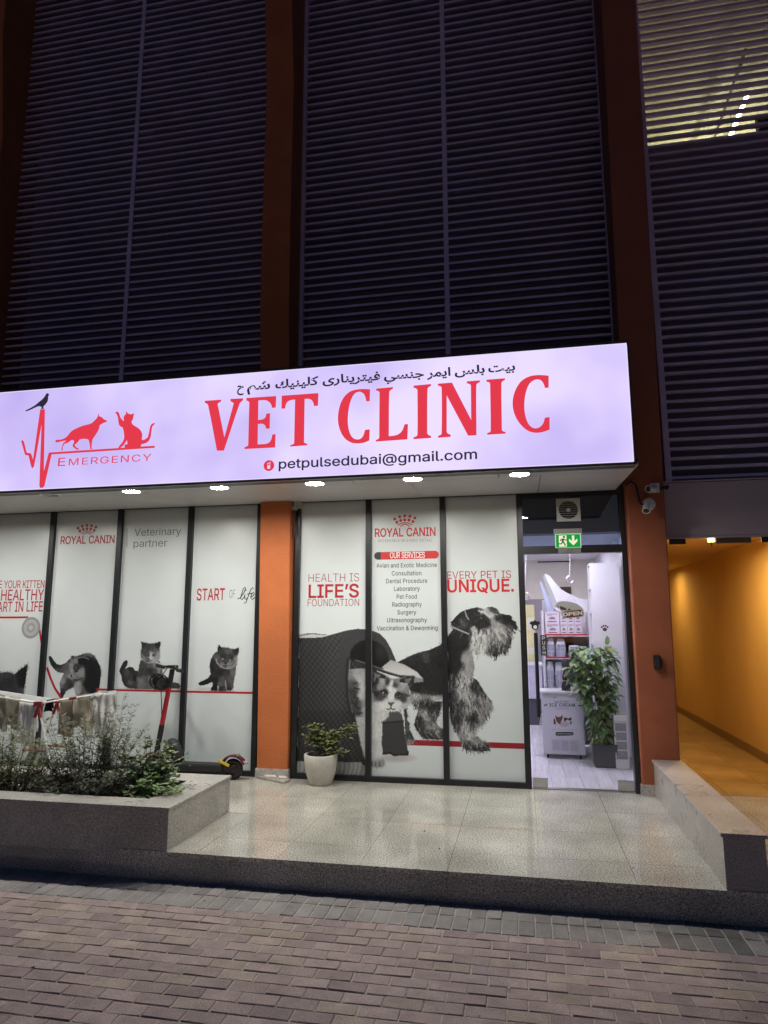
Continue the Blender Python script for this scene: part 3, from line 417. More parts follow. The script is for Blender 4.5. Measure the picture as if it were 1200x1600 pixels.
def to_flat(cu):
    o = bpy.data.objects.new('t', cu); C.collection.objects.link(o)
    dg = bpy.context.evaluated_depsgraph_get(); dg.update()
    ev = o.evaluated_get(dg); me = ev.to_mesh()
    v = np.array([(p.co.x, p.co.y) for p in me.vertices]); f = [tuple(p.vertices) for p in me.polygons]
    ev.to_mesh_clear()
    bpy.data.objects.remove(o); bpy.data.curves.remove(cu)
    return v, f
def outline_fill(cons, off):
    """fill closed contours by the even-odd rule, moved outward by off"""
    from mathutils.geometry import delaunay_2d_cdt
    def area(c): return sum(a[0] * b_[1] - b_[0] * a[1] for a, b_ in zip(c, c[1:] + c[:1])) / 2
    sg = 1 if area(max(cons, key=lambda c: abs(area(c)))) > 0 else -1
    res = []
    for c in cons:
        P = np.array(c); n = len(P); o = []
        for i in range(n):
            a, b_ = P[i] - P[i - 1], P[(i + 1) % n] - P[i]
            a = a / (np.linalg.norm(a) + 1e-9); b_ = b_ / (np.linalg.norm(b_) + 1e-9)
            na, nb = np.array((a[1], -a[0])) * sg, np.array((b_[1], -b_[0])) * sg
            m_ = na + nb; k = max(0.35, (m_ @ m_) / 2.0)
            o.append(P[i] + m_ / k * off)
        res.append(o)
    vs = [Vector((p[0], p[1])) for c in res for p in c]; es = []; k = 0
    for c in res:
        es += [(k + i, k + (i + 1) % len(c)) for i in range(len(c))]; k += len(c)
    v, e, f, *_ = delaunay_2d_cdt(vs, es, [], 0, 1e-6)
    keep = []
    for t in f:
        cx = sum(v[i].x for i in t) / 3; cy = sum(v[i].y for i in t) / 3
        wn = 0
        for c in res:
            for (x1, y1), (x2, y2) in zip(c, c[1:] + c[:1]):
                if (y1 > cy) != (y2 > cy) and cx < (x2 - x1) * (cy - y1) / (y2 - y1) + x1: wn += 1 if y2 > y1 else -1
        if wn * sg > 0: keep.append(tuple(t))
    return np.array([(p.x, p.y) for p in v]), keep
def glyphs(body, bold=0.0, spacing=1.0, shear=0.0):
    if any(ord(ch) > 0x2100 for ch in body):      # Arabic forms come from the built-in lettering
        cu = bpy.data.curves.new('t', 'FONT')
        cu.body = body; cu.offset = bold; cu.resolution_u = 4
        return to_flat(cu)
    V, F = [], []
    x = 0.0; n = 0
    for ch in body:
        if ch == ' ': x += 105 * spacing; continue
        a, sp = GLYPH[ch]
        key = (ch, bold)
        if key not in GCACHE:
            GCACHE[key] = outline_fill([[tuple(float(q) / 254.0 * 0.682 for q in t.split(',')) for t in c_.split()] for c_ in sp.split('|')], bold)
        v, f = GCACHE[key]
        w_ = np.stack([v[:, 0] + shear * v[:, 1] + x / 254.0 * 0.682, v[:, 1]], -1)
        V.append(w_); F += [tuple(i + n for i in t) for t in f]; n += len(v)
        x += a * spacing
    return np.concatenate(V), F
GCACHE = {}
CAP = 0.682
def text_px(mb, body, L, Rr, h, y, bold=0.0, spacing=1.0, shear=0.0, cap=CAP):
    """lay the words on the plane y so that their baseline runs between photo pixels L and Rr, capitals h px high"""
    v, f = glyphs(body, bold, spacing, shear)
    A, B = at(L[0], L[1], y), at(Rr[0], Rr[1], y)
    T = at((L[0] + Rr[0]) / 2, (L[1] + Rr[1]) / 2 - h, y)[2] - (A[2] + B[2]) / 2
    x0, x1 = v[:, 0].min(), v[:, 0].max()
    s = (v[:, 0] - x0) / (x1 - x0)
    P = A[None] + s[:, None] * (B - A)[None]
    P[:, 2] += v[:, 1] / cap * T
    P[:, 1] = y
    mb.add(P, f)
def text_xz(mb, body, x0, x1, z, h, y, bold=0.0, spacing=1.0, cap=CAP):
    v, f = glyphs(body, bold, spacing)
    a, b = v[:, 0].min(), v[:, 0].max()
    P = np.stack([x0 + (v[:, 0] - a) / (b - a) * (x1 - x0), np.full(len(v), y), z + v[:, 1] / cap * h], -1)
    mb.add(P, f)
def fill2d(pts):
    """triangulate a simple polygon -> (points, faces)"""
    from mathutils.geometry import tessellate_polygon
    tri = tessellate_polygon([[Vector((p[0], p[1], 0)) for p in pts]])
    return pts, [tuple(t) for t in tri]
def parse(s):
    out = []
    for t in s.replace(')', ' ').replace('(', ' ').split():
        a, b = t.split(','); out.append((float(a), float(b)))
    return out
def Z(ox, oy, s):
    return lambda pts: [(ox + x / s, oy + y / s) for x, y in (parse(pts) if isinstance(pts, str) else pts)]
def round_off(pts, lim=38):
    """rounds the gentle bends of an outline and keeps its sharp corners"""
    n = len(pts); P = [np.array(p, float) for p in pts]; soft = []
    for i in range(n):
        a, b_ = P[i] - P[i - 1], P[(i + 1) % n] - P[i]
        c_ = (a @ b_) / (np.linalg.norm(a) * np.linalg.norm(b_) + 1e-9)
        soft.append(math.degrees(math.acos(max(-1, min(1, c_)))) < lim)
    o = []
    for i in range(n):
        j = (i + 1) % n; o.append(tuple(P[i]))
        if soft[i] or soft[j]:
            p0 = P[i - 1] if soft[i] else P[i] * 2 - P[j]; p3 = P[(j + 1) % n] if soft[j] else P[j] * 2 - P[i]
            d = np.linalg.norm(P[j] - P[i])
            m1 = (P[j] - p0) / (np.linalg.norm(P[j] - p0) + 1e-9) * d; m2 = (p3 - P[i]) / (np.linalg.norm(p3 - P[i]) + 1e-9) * d
            for t in (0.25, 0.5, 0.75):
                o.append(tuple((2 * t ** 3 - 3 * t * t + 1) * P[i] + (t ** 3 - 2 * t * t + t) * m1 + (3 * t * t - 2 * t ** 3) * P[j] + (t ** 3 - t * t) * m2))
    return o
def poly_px(mb, pts, y):
    pts = round_off(pts)
    p, f = fill2d(pts)
    mb.add(at_many(p, y), f)
def ribbon(mb, pts3, wid, y):
    """flat band of width wid following points in the plane y"""
    P = [np.array((p[0], p[2])) for p in pts3]
    L, Rr = [], []
    for i, p in enumerate(P):
        t = P[min(i + 1, len(P) - 1)] - P[max(i - 1, 0)]; t = t / (np.linalg.norm(t) + 1e-9)
        nrm = np.array((-t[1], t[0])) * wid / 2
        L.append((p[0] + nrm[0], y, p[1] + nrm[1])); Rr.append((p[0] - nrm[0], y, p[1] - nrm[1]))
    n = len(P)
    mb.add(L + Rr, [(i, i + 1, n + i + 1, n + i) for i in range(n - 1)])
def disc(mb, c, rx, rz, y, n=20):
    mb.add([(c[0] + rx * math.cos(2 * math.pi * k / n), y, c[2] + rz * math.sin(2 * math.pi * k / n)) for k in range(n)], [tuple(range(n))])
# ------------------------------------------------------------------ setting: ground, paving, terrace
H = -0.192           # street level; the terrace is z = 0
YF = -2.454          # front edge of the terrace
b = MB(); b.box(-60, 60, -60, 40, H - 0.30, H - 0.045); tag(b.build('ground', M_ground), kind='structure')

pv = MB()
bz = 0.004
def paver(x0, x1, y0, y1, kind):
    g = 0.0035
    x0 += g; x1 -= g; y0 += g; y1 -= g
    z = H + rnd.uniform(-0.002, 0.002); tx = rnd.uniform(-0.0018, 0.0018); ty = rnd.uniform(-0.0015, 0.0015)
    k = rnd.uniform(0.84, 1.14)
    if kind == 's':
        c = (0.24 * k, 0.225 * k, 0.215 * k)
        if x0 > 1.7 and rnd.random() < 0.6: wet = rnd.uniform(0.5, 0.85); c = tuple(q * wet for q in c)
    else:
        t = rnd.random()
        c = (0.325 * k, 0.248 * k, 0.230 * k)
        if t < 0.18: c = (0.345 * k, 0.275 * k, 0.228 * k)
        elif t < 0.30: c = (0.272 * k, 0.205 * k, 0.20 * k)
    q = 0.004
    v = [(x0, y0, H - 0.05), (x1, y0, H - 0.05), (x1, y1, H - 0.05), (x0, y1, H - 0.05),
         (x0, y0, z - q), (x1, y0, z - q), (x1, y1, z - q), (x0, y1, z - q),
         (x0 + q, y0 + q, z - tx - ty), (x1 - q, y0 + q, z + tx - ty), (x1 - q, y1 - q, z + tx + ty), (x0 + q, y1 - q, z - tx + ty)]
    pv.add(v, [(0, 1, 5, 4), (1, 2, 6, 5), (2, 3, 7, 6), (3, 0, 4, 7), (4, 5, 9, 8), (5, 6, 10, 9), (6, 7, 11, 10), (7, 4, 8, 11), (8, 9, 10, 11)], c)
X0 = 1.461
for j, (ya, yb) in enumerate(((-2.66, -2.457), (-2.863, -2.663))):
    for i in range(-84, 48):
        paver(X0 + i * 0.1 + 0.047, X0 + (i + 1) * 0.1 + 0.047, ya, yb, 's')
for r_ in range(62):
    y1 = -2.863 - r_ * 0.1
    off = 0.1 if r_ % 2 else 0.0
    for i in range(-42, 25):
        j = rnd.uniform(-0.003, 0.003)
        paver(X0 + i * 0.2 + off + j, X0 + (i + 1) * 0.2 + off + j, y1 - 0.1, y1, 'p')
tag(pv.build('paving', M_paver), kind='structure')
b = MB(); b.box(-7.5, 6.8, -9.2, YF, H - 0.044, H - 0.0045); tag(b.build('joint_sand', M_sand), kind='structure')

# terrace: riser slabs and 600 mm granite tiles with open joints
te = MB()
te.box(-7.2, 6.4, YF + 0.03, 0.3, H - 0.04, -0.032, (0.30, 0.28, 0.26))
xs = [0.444 + 0.606 * k for k in range(-13, 10)]
ys = [YF - 0.006, -2.066, -1.41, -0.76, -0.10, 0.06]
for i in range(len(xs) - 1):
    for j in range(len(ys) - 1):
        if xs[i] < -2.0 and ys[j] < -1.6: continue
        k = rnd.uniform(0.95, 1.05)
        g = 0.0013
        te.box(xs[i] + g, xs[i + 1] - g, ys[j] + (g if j else 0), ys[j + 1] - g, -0.030, rnd.uniform(-0.0006, 0.0), (0.44 * k, 0.425 * k, 0.37 * k))
for i in range(-8, 8):
    k = rnd.uniform(0.9, 1.06)
    te.box(0.444 + i * 0.91 + 0.001, 0.444 + (i + 1) * 0.91 - 0.001, YF, YF + 0.03, H - 0.03, -0.031, (0.36 * k, 0.33 * k, 0.31 * k))
tag(te.build('terrace', M_granite_tile), kind='structure')

# crumbs and scraps lying about on the paving and the terrace
lt = MB()
for k in range(46):
    x, y = rnd.uniform(-3.5, 2.6), rnd.uniform(-4.6, -2.7); z = H + 0.004; r_ = rnd.uniform(0.004, 0.011)
    if k > 36: x, y, z = rnd.uniform(-1.4, 2.0), rnd.uniform(-2.3, -0.3), 0.004; r_ *= 0.7
    c = rnd.choice([(0.5, 0.48, 0.44), (0.05, 0.04, 0.03), (0.16, 0.12, 0.06), (0.6, 0.6, 0.58)])
    a = rnd.uniform(0, 6.28); u_ = np.array([math.cos(a), math.sin(a), 0.15]) * r_; v_ = np.array([-math.sin(a), math.cos(a), rnd.uniform(-0.2, 0.2)]) * r_ * rnd.uniform(0.3, 0.8)
    lt.obox((x, y, z), u_, v_, (0, 0, 0.002), c)
tag(lt.build('litter', mat('scraps', (0.4, 0.4, 0.4), 0.8, attr=True)), kind='stuff')

# ------------------------------------------------------------------ the building
BLD = thing('building', 'louvred building with leaning orange-red columns and a vet clinic shopfront at its foot', 'building', (0.3, 0.0, 0.0))
def column(x0, x1, prof, label, plinth=True, m_=None):
    mb = MB()
    zs = [-0.19] + [z for z, y in prof]
    pr = [(prof[0][1], -0.19)] + [(y, z) for z, y in prof]
    side = [(x0, y, z) for y, z in pr] + [(x0, 0.35, pr[-1][1]), (x0, 0.35, pr[0][1])]
    mb.prism(side, (x1 - x0, 0, 0))
    o = mb.build('column', m_ or M_orange, BLD, bevel=0.012, label=label)
    if plinth:
        p = MB(); y = prof[0][1]
        p.box(x0 - 0.012, x1 + 0.012, y - 0.014, 0.0, -0.02, 0.10)
        p.build('plinth', M_granite, o, bevel=0.003)
    return o
PA = [(0.0, -0.075), (3.0, -0.17), (5.3, -0.35), (6.6, -0.36), (8.1, -0.34), (9.4, -0.50), (12.5, -0.60)]
PB = [(0.0, -0.09), (3.0, -0.24), (5.3, -0.37), (8.5, -0.55), (12.5, -0.7)]
column(-1.872, -1.518, PA, 'orange column standing between the two shop windows')
column(2.068, 2.425, PB, 'red-brown column to the right of the glass door', m_=M_redbrown)
column(-5.97, -5.60, PA, 'dark red column at the far left edge')
column(6.05, 6.40, PB, 'column at the far side of the passage')

# louvre screens: a frame with box slats, 103 mm apart
def louvre(x0, x1, z0, z1, mull, y=0.03):
    fr = MB()
    fr.box(x0, x0 + 0.06, y - 0.012, y + 0.06, z0, z1)
    fr.box(x1 - 0.06, x1, y - 0.012, y + 0.06, z0, z1)
    o = fr.build('louvre_screen', M_slat, BLD)
    sl = MB(); z = z0 + 0.04
    while z < z1:
        yy = y + rnd.uniform(-0.001, 0.001)
        v = [(yy, z + 0.002), (yy + 0.004, z), (yy + 0.052, z + 0.001), (yy + 0.052, z + 0.012), (yy + 0.004, z + 0.032), (yy, z + 0.030)]
        sl.prism([(x0 + 0.062, a, c) for a, c in v], (x1 - x0 - 0.124, 0, 0))
        z += 0.103
    sl.build('slats', M_slat, o)
    if mull is not None:
        mm = MB(); mm.box(mull - 0.028, mull + 0.028, y - 0.014, y - 0.003, z0, z1)
        mm.build('mullion', M_slat, o)
    return o
louvre(-9.5, -5.96, 3.04, 12.2, None)['label'] = 'louvre screen beyond the far left column'
louvre(-5.72, -1.62, 3.04, 12.2, -3.85)['label'] = 'louvre screen left of the orange column'
louvre(-1.53, 2.115, 3.04, 12.2, 0.268)['label'] = 'louvre screen over the middle of the clinic sign'
louvre(2.50, 6.3, 3.06, 12.2, None)['label'] = 'louvre screen above the passage with a lit ceiling behind it'
# dark car park decks behind the louvres
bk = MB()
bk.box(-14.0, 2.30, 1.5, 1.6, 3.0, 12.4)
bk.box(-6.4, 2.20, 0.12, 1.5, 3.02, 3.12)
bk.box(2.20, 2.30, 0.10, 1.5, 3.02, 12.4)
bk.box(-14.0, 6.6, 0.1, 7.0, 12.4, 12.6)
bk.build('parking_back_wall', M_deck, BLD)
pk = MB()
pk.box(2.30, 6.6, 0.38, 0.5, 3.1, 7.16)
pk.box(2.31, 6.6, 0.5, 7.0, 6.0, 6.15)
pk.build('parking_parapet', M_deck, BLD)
pk = MB()
pk.box(2.31, 6.6, 0.16, 7.0, 9.62, 9.8)
pk.box(2.31, 6.6, 7.0, 7.15, 6.0, 9.62)
pk.build('parking_ceiling', mat('ceiling_cream', (0.62, 0.60, 0.45), 0.8), BLD)
# pipe below the deck ceiling and the lit tube
pp = MB()
a, c = at_z(1165, 78, 9.45), at_z(1113, 226, 9.45)
pp.tube([a, c + (c - a) * 0.4], 0.025)
tag(pp.build('ceiling_pipe', M_black), 'thin dark pipe under the lit car park ceiling behind the upper right louvres', 'pipe')
M_tube = emit('tube_glow', (1.0, 0.96, 0.80), TUBE)
M_tube2 = emit('deck_tube_glow', (1.0, 0.95, 0.60), TUBE * 32)
def tube_light(a, c, label, z, rod, m_=M_tube):
    T = thing('tube_light', label, 'tube lamp', tuple((np.array(a) + np.array(c)) / 2), 'tube lamps under the car park ceiling')
    tb = MB(); tb.tube([a, c], 0.026, 10); tb.build('tube', m_, T)
    tb = MB(); tb.box(a[0] - 0.02, a[0] + 0.02, min(a[1], c[1]), max(a[1], c[1]), z + 0.03, z + 0.055)
    for f in (0.2, 0.8):
        yy = a[1] * f + c[1] * (1 - f); tb.tube([(a[0], yy, z + 0.055), (a[0], yy, 9.62)], 0.006, 6)
    tb.build('housing', M_white, T)
a, c = at_z(1169, 146, 9.30), at_z(1139, 219, 9.30)
tube_light(a, c, 'lit white tube lamp seen through the upper right louvres', 9.30, True)
tube_light((3.3, 4.6, 8.7), (3.3, 6.2, 8.7), 'tube lamp deep in the car park deck, nearest the red-brown column', 8.7, True, M_tube2)
tube_light((5.6, 4.6, 8.7), (5.6, 6.2, 8.7), 'tube lamp deep in the car park deck, on its far right side', 8.7, True, M_tube2)
bx = MB(); p0 = at(1183, 180, 2.2); p1 = at(1230, 240, 2.2)
bx.box(p0[0], p1[0], 2.2, 2.3, p1[2] - 0.6, p0[2]); bx.build('parking_duct', M_dark, BLD)

# fascia over the passage
fa = MB(); fa.box(2.427, 6.6, 0.0, 0.10, 2.50, 3.055)
fa.build('fascia', M_fascia, BLD, bevel=0.004)
fa = MB(); fa.box(2.427, 6.6, -0.012, 0.10, 3.06, 3.075); fa.box(2.427, 6.6, -0.006, 0.08, 2.478, 2.498)
fa.build('fascia_trim', M_fascia, BLD)
for (u0, u1) in ((1046, 1071), (1190, 1232)):
    ft = MB(); p0 = at(u0, 845, 0.03); p1 = at(u1, 845, 0.03)
    ft.box(p0[0], p1[0], 0.02, 0.06, 2.425, 2.477)
    ft.build('patch_fitting', M_black, BLD)
ft = MB(); p0 = at(1118, 845, 0.03); p1 = at(1173, 845, 0.03); ft.box(p0[0], p1[0], 0.015, 0.07, 2.425, 2.476)
ft.build('door_closer', mat('bronze_cover', (0.10, 0.07, 0.04), 0.5), BLD)

# passage beside the clinic, lit amber
M_passage = mat('passage_paint', (0.64, 0.46, 0.20), 0.75, var=0.07, vscale=1.2, bump=0.12, bscale=50)
M_passage_c = mat('passage_ceiling_paint', (0.60, 0.47, 0.28), 0.8, var=0.05)
ps = MB(); ps.box(3.76, 3.9, 0.1, 13.0, 0.10, 2.60)
ps.build('passage_wall', M_passage, BLD)
ps = MB(); ps.box(2.30, 2.427, 0.36, 13.0, 0.0, 2.60); ps.box(2.427, 3.76, 12.9, 13.0, 0.0, 2.60)
ps.build('passage_wall', M_passage, BLD)
ps = MB(); ps.box(2.40, 3.9, 0.10, 13.0, 2.60, 2.70)
ps.build('passage_ceiling', M_passage_c, BLD)
ps = MB(); ps.box(3.74, 3.759, 0.1, 12.9, 0.0, 0.115)
ps.build('skirting', mat('brown_skirting', (0.24, 0.16, 0.08), 0.5), BLD)
ps = MB(); ps.box(2.427, 3.76, 0.06, 12.9, -0.03, -0.004, (0.10, 0.07, 0.04))
for i in range(3):
    for j in range(22):
        k = rnd.uniform(0.88, 1.08); x = 2.427 + i * 0.4443; y = 0.062 + j * 0.585
        ps.box(x + 0.0015, x + 0.4428, y + 0.0015, min(12.9, y + 0.5835), -0.0035, 0.002, (0.34 * k, 0.235 * k, 0.11 * k))
tag(ps.build('passage_floor', mat('passage_tile', (0.34, 0.23, 0.10), 0.45, attr=True, var=0.22, vscale=2.2, rvar=0.1)), kind='structure')
ps = MB(); ps.box(3.9, 6.05, 0.05, 0.25, 0.0, 2.48)
ps.build('end_wall', M_passage, BLD)
M_amber = emit('amber_glow', (1.0, 0.62, 0.20), AMBER_LAMP)
def amber(x, y, label, k=1.0):
    T = thing('ceiling_spotlight', label, 'spotlight', (x, y, 2.60), 'amber spotlights in the passage ceiling')
    q = MB(); q.lathe([(0.075, 0.0), (0.075, -0.012), (0.055, -0.014), (0.055, 0.0)], (x, y, 2.60), n=20); q.build('trim', M_white, T)
    q = MB(); q.lathe([(0.0, -0.004), (0.052, -0.004)], (x, y, 2.60), n=16); q.build('lens', M_amber if k == 1.0 else emit('amber_glow_near', (1.0, 0.64, 0.24), AMBER_LAMP * k), T)
amber(3.2, 5.6, 'amber spotlight farther down the passage ceiling, before the brightest patch of wall')
amber(2.95, 0.95, 'amber spotlight near the mouth of the passage, just behind the grey fascia', 2.3)
amber(3.05, 9.8, 'amber spotlight deepest in the passage, out towards its end wall')
T = thing('passage_lamp', 'small glowing lamp on the door closer under the grey fascia', 'lamp', tuple(at(1111, 844, 0.04)))
q = MB(); p = at(1111, 844, 0.04); q.box(p[0] - 0.028, p[0] + 0.028, 0.02, 0.06, p[2] - 0.018, p[2] + 0.018); q.build('lamp_body', emit('lamp_glow', (1.0, 0.75, 0.25), 6.0), T)
q = MB(); q.tube([(p[0], 0.04, p[2] - 0.019), (p[0], 0.04, p[2] - 0.06)], 0.006); q.build('pin', M_black, T)

# canopy over the shopfront, its soffit made of panels with open joints
cn = MB()
cn.box(-6.6, 1.985, -1.36, 0.0, 3.06, 3.98)
cn.build('canopy', mat('canopy_metal', (0.06, 0.055, 0.06), 0.5, var=0.1), BLD)
sf = MB()
def sz(y): return 2.935 + (y + 1.5) * 0.045
def panel(x0, x1, y0, y1):
    v = [(x0, y0, sz(y0)), (x1, y0, sz(y0)), (x1, y1, sz(y1)), (x0, y1, sz(y1))]
    sf.prism(v, (0, 0, 0.02))
cuts = [-6.6, -4.75, -3.35, -1.87, -0.52, 0.83, 1.99]
for i in range(len(cuts) - 1):
    panel(cuts[i] + 0.004, cuts[i + 1] - 0.004, -1.495, -1.17)
cuts = [-6.6, -5.2, -3.95, -2.75, -1.30, -0.02, 1.2, 1.99]
for i in range(len(cuts) - 1):
    panel(cuts[i] + 0.003, cuts[i + 1] - 0.003, -1.162, 0.0)
SOF = sf.build('soffit', M_soffit, BLD, bevel=0.002)
sb = MB(); v = [(-6.6, -1.5, sz(-1.5) + 0.03), (1.98, -1.5, sz(-1.5) + 0.03), (1.98, 0.0, sz(0) + 0.03), (-6.6, 0.0, sz(0) + 0.03)]
sb.prism(v, (0, 0, 0.02)); sb.build('soffit_backing', M_dark, BLD)

# downlights in the soffit
M_lens = emit('downlight_glow', (1.0, 0.975, 0.90), DOWNLIGHT)
M_lens_off = mat('dead_lens', (0.35, 0.35, 0.34), 0.25)
def downlight(u, v, label, lit):
    x = at_z(u, v, 2.945)[0] if v else u; y = -1.30; z = sz(y)
    T = thing('downlight', label, 'downlight', (x, y, z), 'recessed downlights along the canopy soffit')
    q = MB(); q.lathe([(0.105, 0.003), (0.107, -0.006), (0.100, -0.010), (0.086, -0.008), (0.080, 0.004)], (x, y, z), n=32)
    q.build('trim', M_white, T, smooth=True)
    q = MB(); q.lathe([(0.0, -0.002), (0.0805, -0.002)], (x, y, z), n=28); q.build('lens', M_lens if lit else M_lens_off, T)
for u, v, s_, lit in ((72, 771, 'unlit downlight at the left end of the soffit, below the heart-rate line', 0),
                      (-5.60, 0, 'lit downlight at the far left end of the canopy soffit, beyond the unlit one', 1),
                      (-4.66, 0, 'lit downlight next to the unlit one, on its left side', 1),
                      (202, 766, 'lit downlight in the soffit below the word Emergency', 1),
                      (343, 761, 'lit downlight in the soffit over the word Start, left of the orange column', 1),
                      (491, 754, 'lit downlight in the soffit just right of the orange column', 1),
                      (645, 748, 'lit downlight in the soffit over the list of services', 1),
                      (812, 740, 'lit downlight in the soffit nearest the glass door', 1)):
    downlight(u, v, s_, lit)

# ------------------------------------------------------------------ shop windows: frame, film and print
YP = -0.0008      # printed layer, on the film
Z3 = 3.018
def shop_window(x0, x1, label, left_frame=True, z1=Z3):
    f = MB()
    if left_frame: f.box(x0 - 0.03, x0 + 0.03, -0.045, 0.06, 0.0, z1)
    f.box(x0 + 0.0302, x1 - 0.0302, -0.042, 0.05, 0.0, 0.055)
    f.box(x0 + 0.0302, x1 - 0.0302, -0.030, 0.05, z1 - 0.022, z1)
    o = f.build('shop_window', M_frame, BLD, label=label)
    q = MB(); q.box(x0 + 0.0295, x1 - 0.0295, 0.0, 0.012, 0.0555, z1 - 0.0225)
    q.build('film', M_film, o)
    return o
WA = [-5.54, -4.622, -3.706, -2.788, -1.925]
WL = ['window with the corner of a grey kitten and the words Your Kitten a Healthy Start in Life',
      'window with a stalking grey kitten under a red crown logo', 'window with two grey kittens and the words Veterinary partner',
      'window with one small walking kitten and the words Start of life']
win = []
for i in range(4):
    win.append(shop_window(WA[i], WA[i + 1], WL[i]))
q = MB(); q.box(-1.955, -1.895, -0.045, 0.06, 0.0, Z3); q.build('window_post', M_frame, BLD)
WB = [-1.470, -0.648, 0.178, 0.998]
WR = ['window with a wicker pet house and the words Health is Life\'s Foundation', 'window listing the clinic services above a white cat',
      'window with a standing schnauzer and the words Every pet is unique']
for i in range(3):
    win.append(shop_window(WB[i], WB[i + 1], WR[i]))
# door frame, transom
fr = MB()
fr.box(0.968, 1.030, -0.046, 0.06, 0.0, Z3)
fr.box(2.014, 2.062, -0.046, 0.06, 0.0, Z3)
fr.box(1.0302, 2.0138, -0.04, 0.05, 2.352, 2.432)
fr.box(1.0302, 2.0138, -0.04, 0.05, 2.966, Z3)
DF = fr.build('door_frame', M_frame, BLD)
M_glass = glass('door_glass', (0.94, 0.955, 0.96), 1.0)
M_glass_t = glass('transom_glass', (0.60, 0.68, 0.78), 1.9)
q = MB(); q.box(1.031, 2.013, 0.0, 0.008, 2.433, 2.965); q.build('transom_pane', M_glass_t, DF)
gd = MB(); gd.box(1.040, 2.004, 0.0, 0.010, 0.025, 2.345)
GD = gd.build('glass_door', M_glass, BLD, label='frameless glass door with steel corner fittings')
for a in (1.040, 1.858):
    q = MB(); q.box(a, a + 0.146, -0.012, 0.022, 0.012, 0.108); q.build('corner_fitting', M_steel, GD, bevel=0.003)
q = MB(); q.box(1.032, 2.012, -0.03, 0.045, 0.0005, 0.011); q.build('threshold', M_steel, GD)
q = MB(); p = at(837, 990, -0.05); p2 = at(843, 1117, -0.05)
q.tube([(p[0], -0.055, 1.535), (p[0], -0.055, 0.70)], 0.019, 12); q.tube([(p[0], -0.055, 1.40), (p[0], 0.0, 1.40)], 0.009); q.tube([(p[0], -0.055, 0.85), (p[0], 0.0, 0.85)], 0.009)
HD = q.build('handle', M_black, GD, smooth=True)
q = MB()
hz = 1.60
q.lathe([(0.0, 0.0), (0.03, 0.002), (0.036, 0.012), (0.03, 0.022), (0.0, 0.024)], (p[0] - 0.004, -0.02, hz), axis=(0, -1, 0), n=20)
for k in range(3):
    a = R(50 + 40 * k); q.lathe([(0.0, 0.0), (0.019, 0.002), (0.019, 0.012), (0.0, 0.014)], (p[0] - 0.004 + 0.05 * math.cos(a), -0.022, hz + 0.045 * math.sin(a)), axis=(0, -1, 0), n=12)
q.build('lock', M_black, GD)
q = MB(); q.lathe([(0.0, 0.0), (0.019, 0.0), (0.019, 0.003), (0.0, 0.004)], (p[0] - 0.002, -0.0445, hz - 0.006), axis=(0, -1, 0), n=14); q.build('lock_button', M_white, GD)
ph = MB(); pa = at(844, 993, -0.003); pb = at(854, 1021, -0.003)
px0, px1, pz0, pz1 = pa[0], pb[0] + 0.005, pb[2] - 0.02, pa[2] + 0.005
ph.box(px0, px1, -0.005, -0.0005, pz0, pz1)
PS = ph.build('push_plate', mat('push_grey', (0.05, 0.05, 0.055), 0.5), GD)
q = MB()
for k, ch in enumerate('PUSH'):
    zz = pz1 - (k + 1) * (pz1 - pz0) / 4.25
    text_xz(q, ch, px0 + 0.018, px1 - 0.016, zz, 0.033, -0.0065, 0.01)
q.build('push_lettering', M_white_ink, PS)
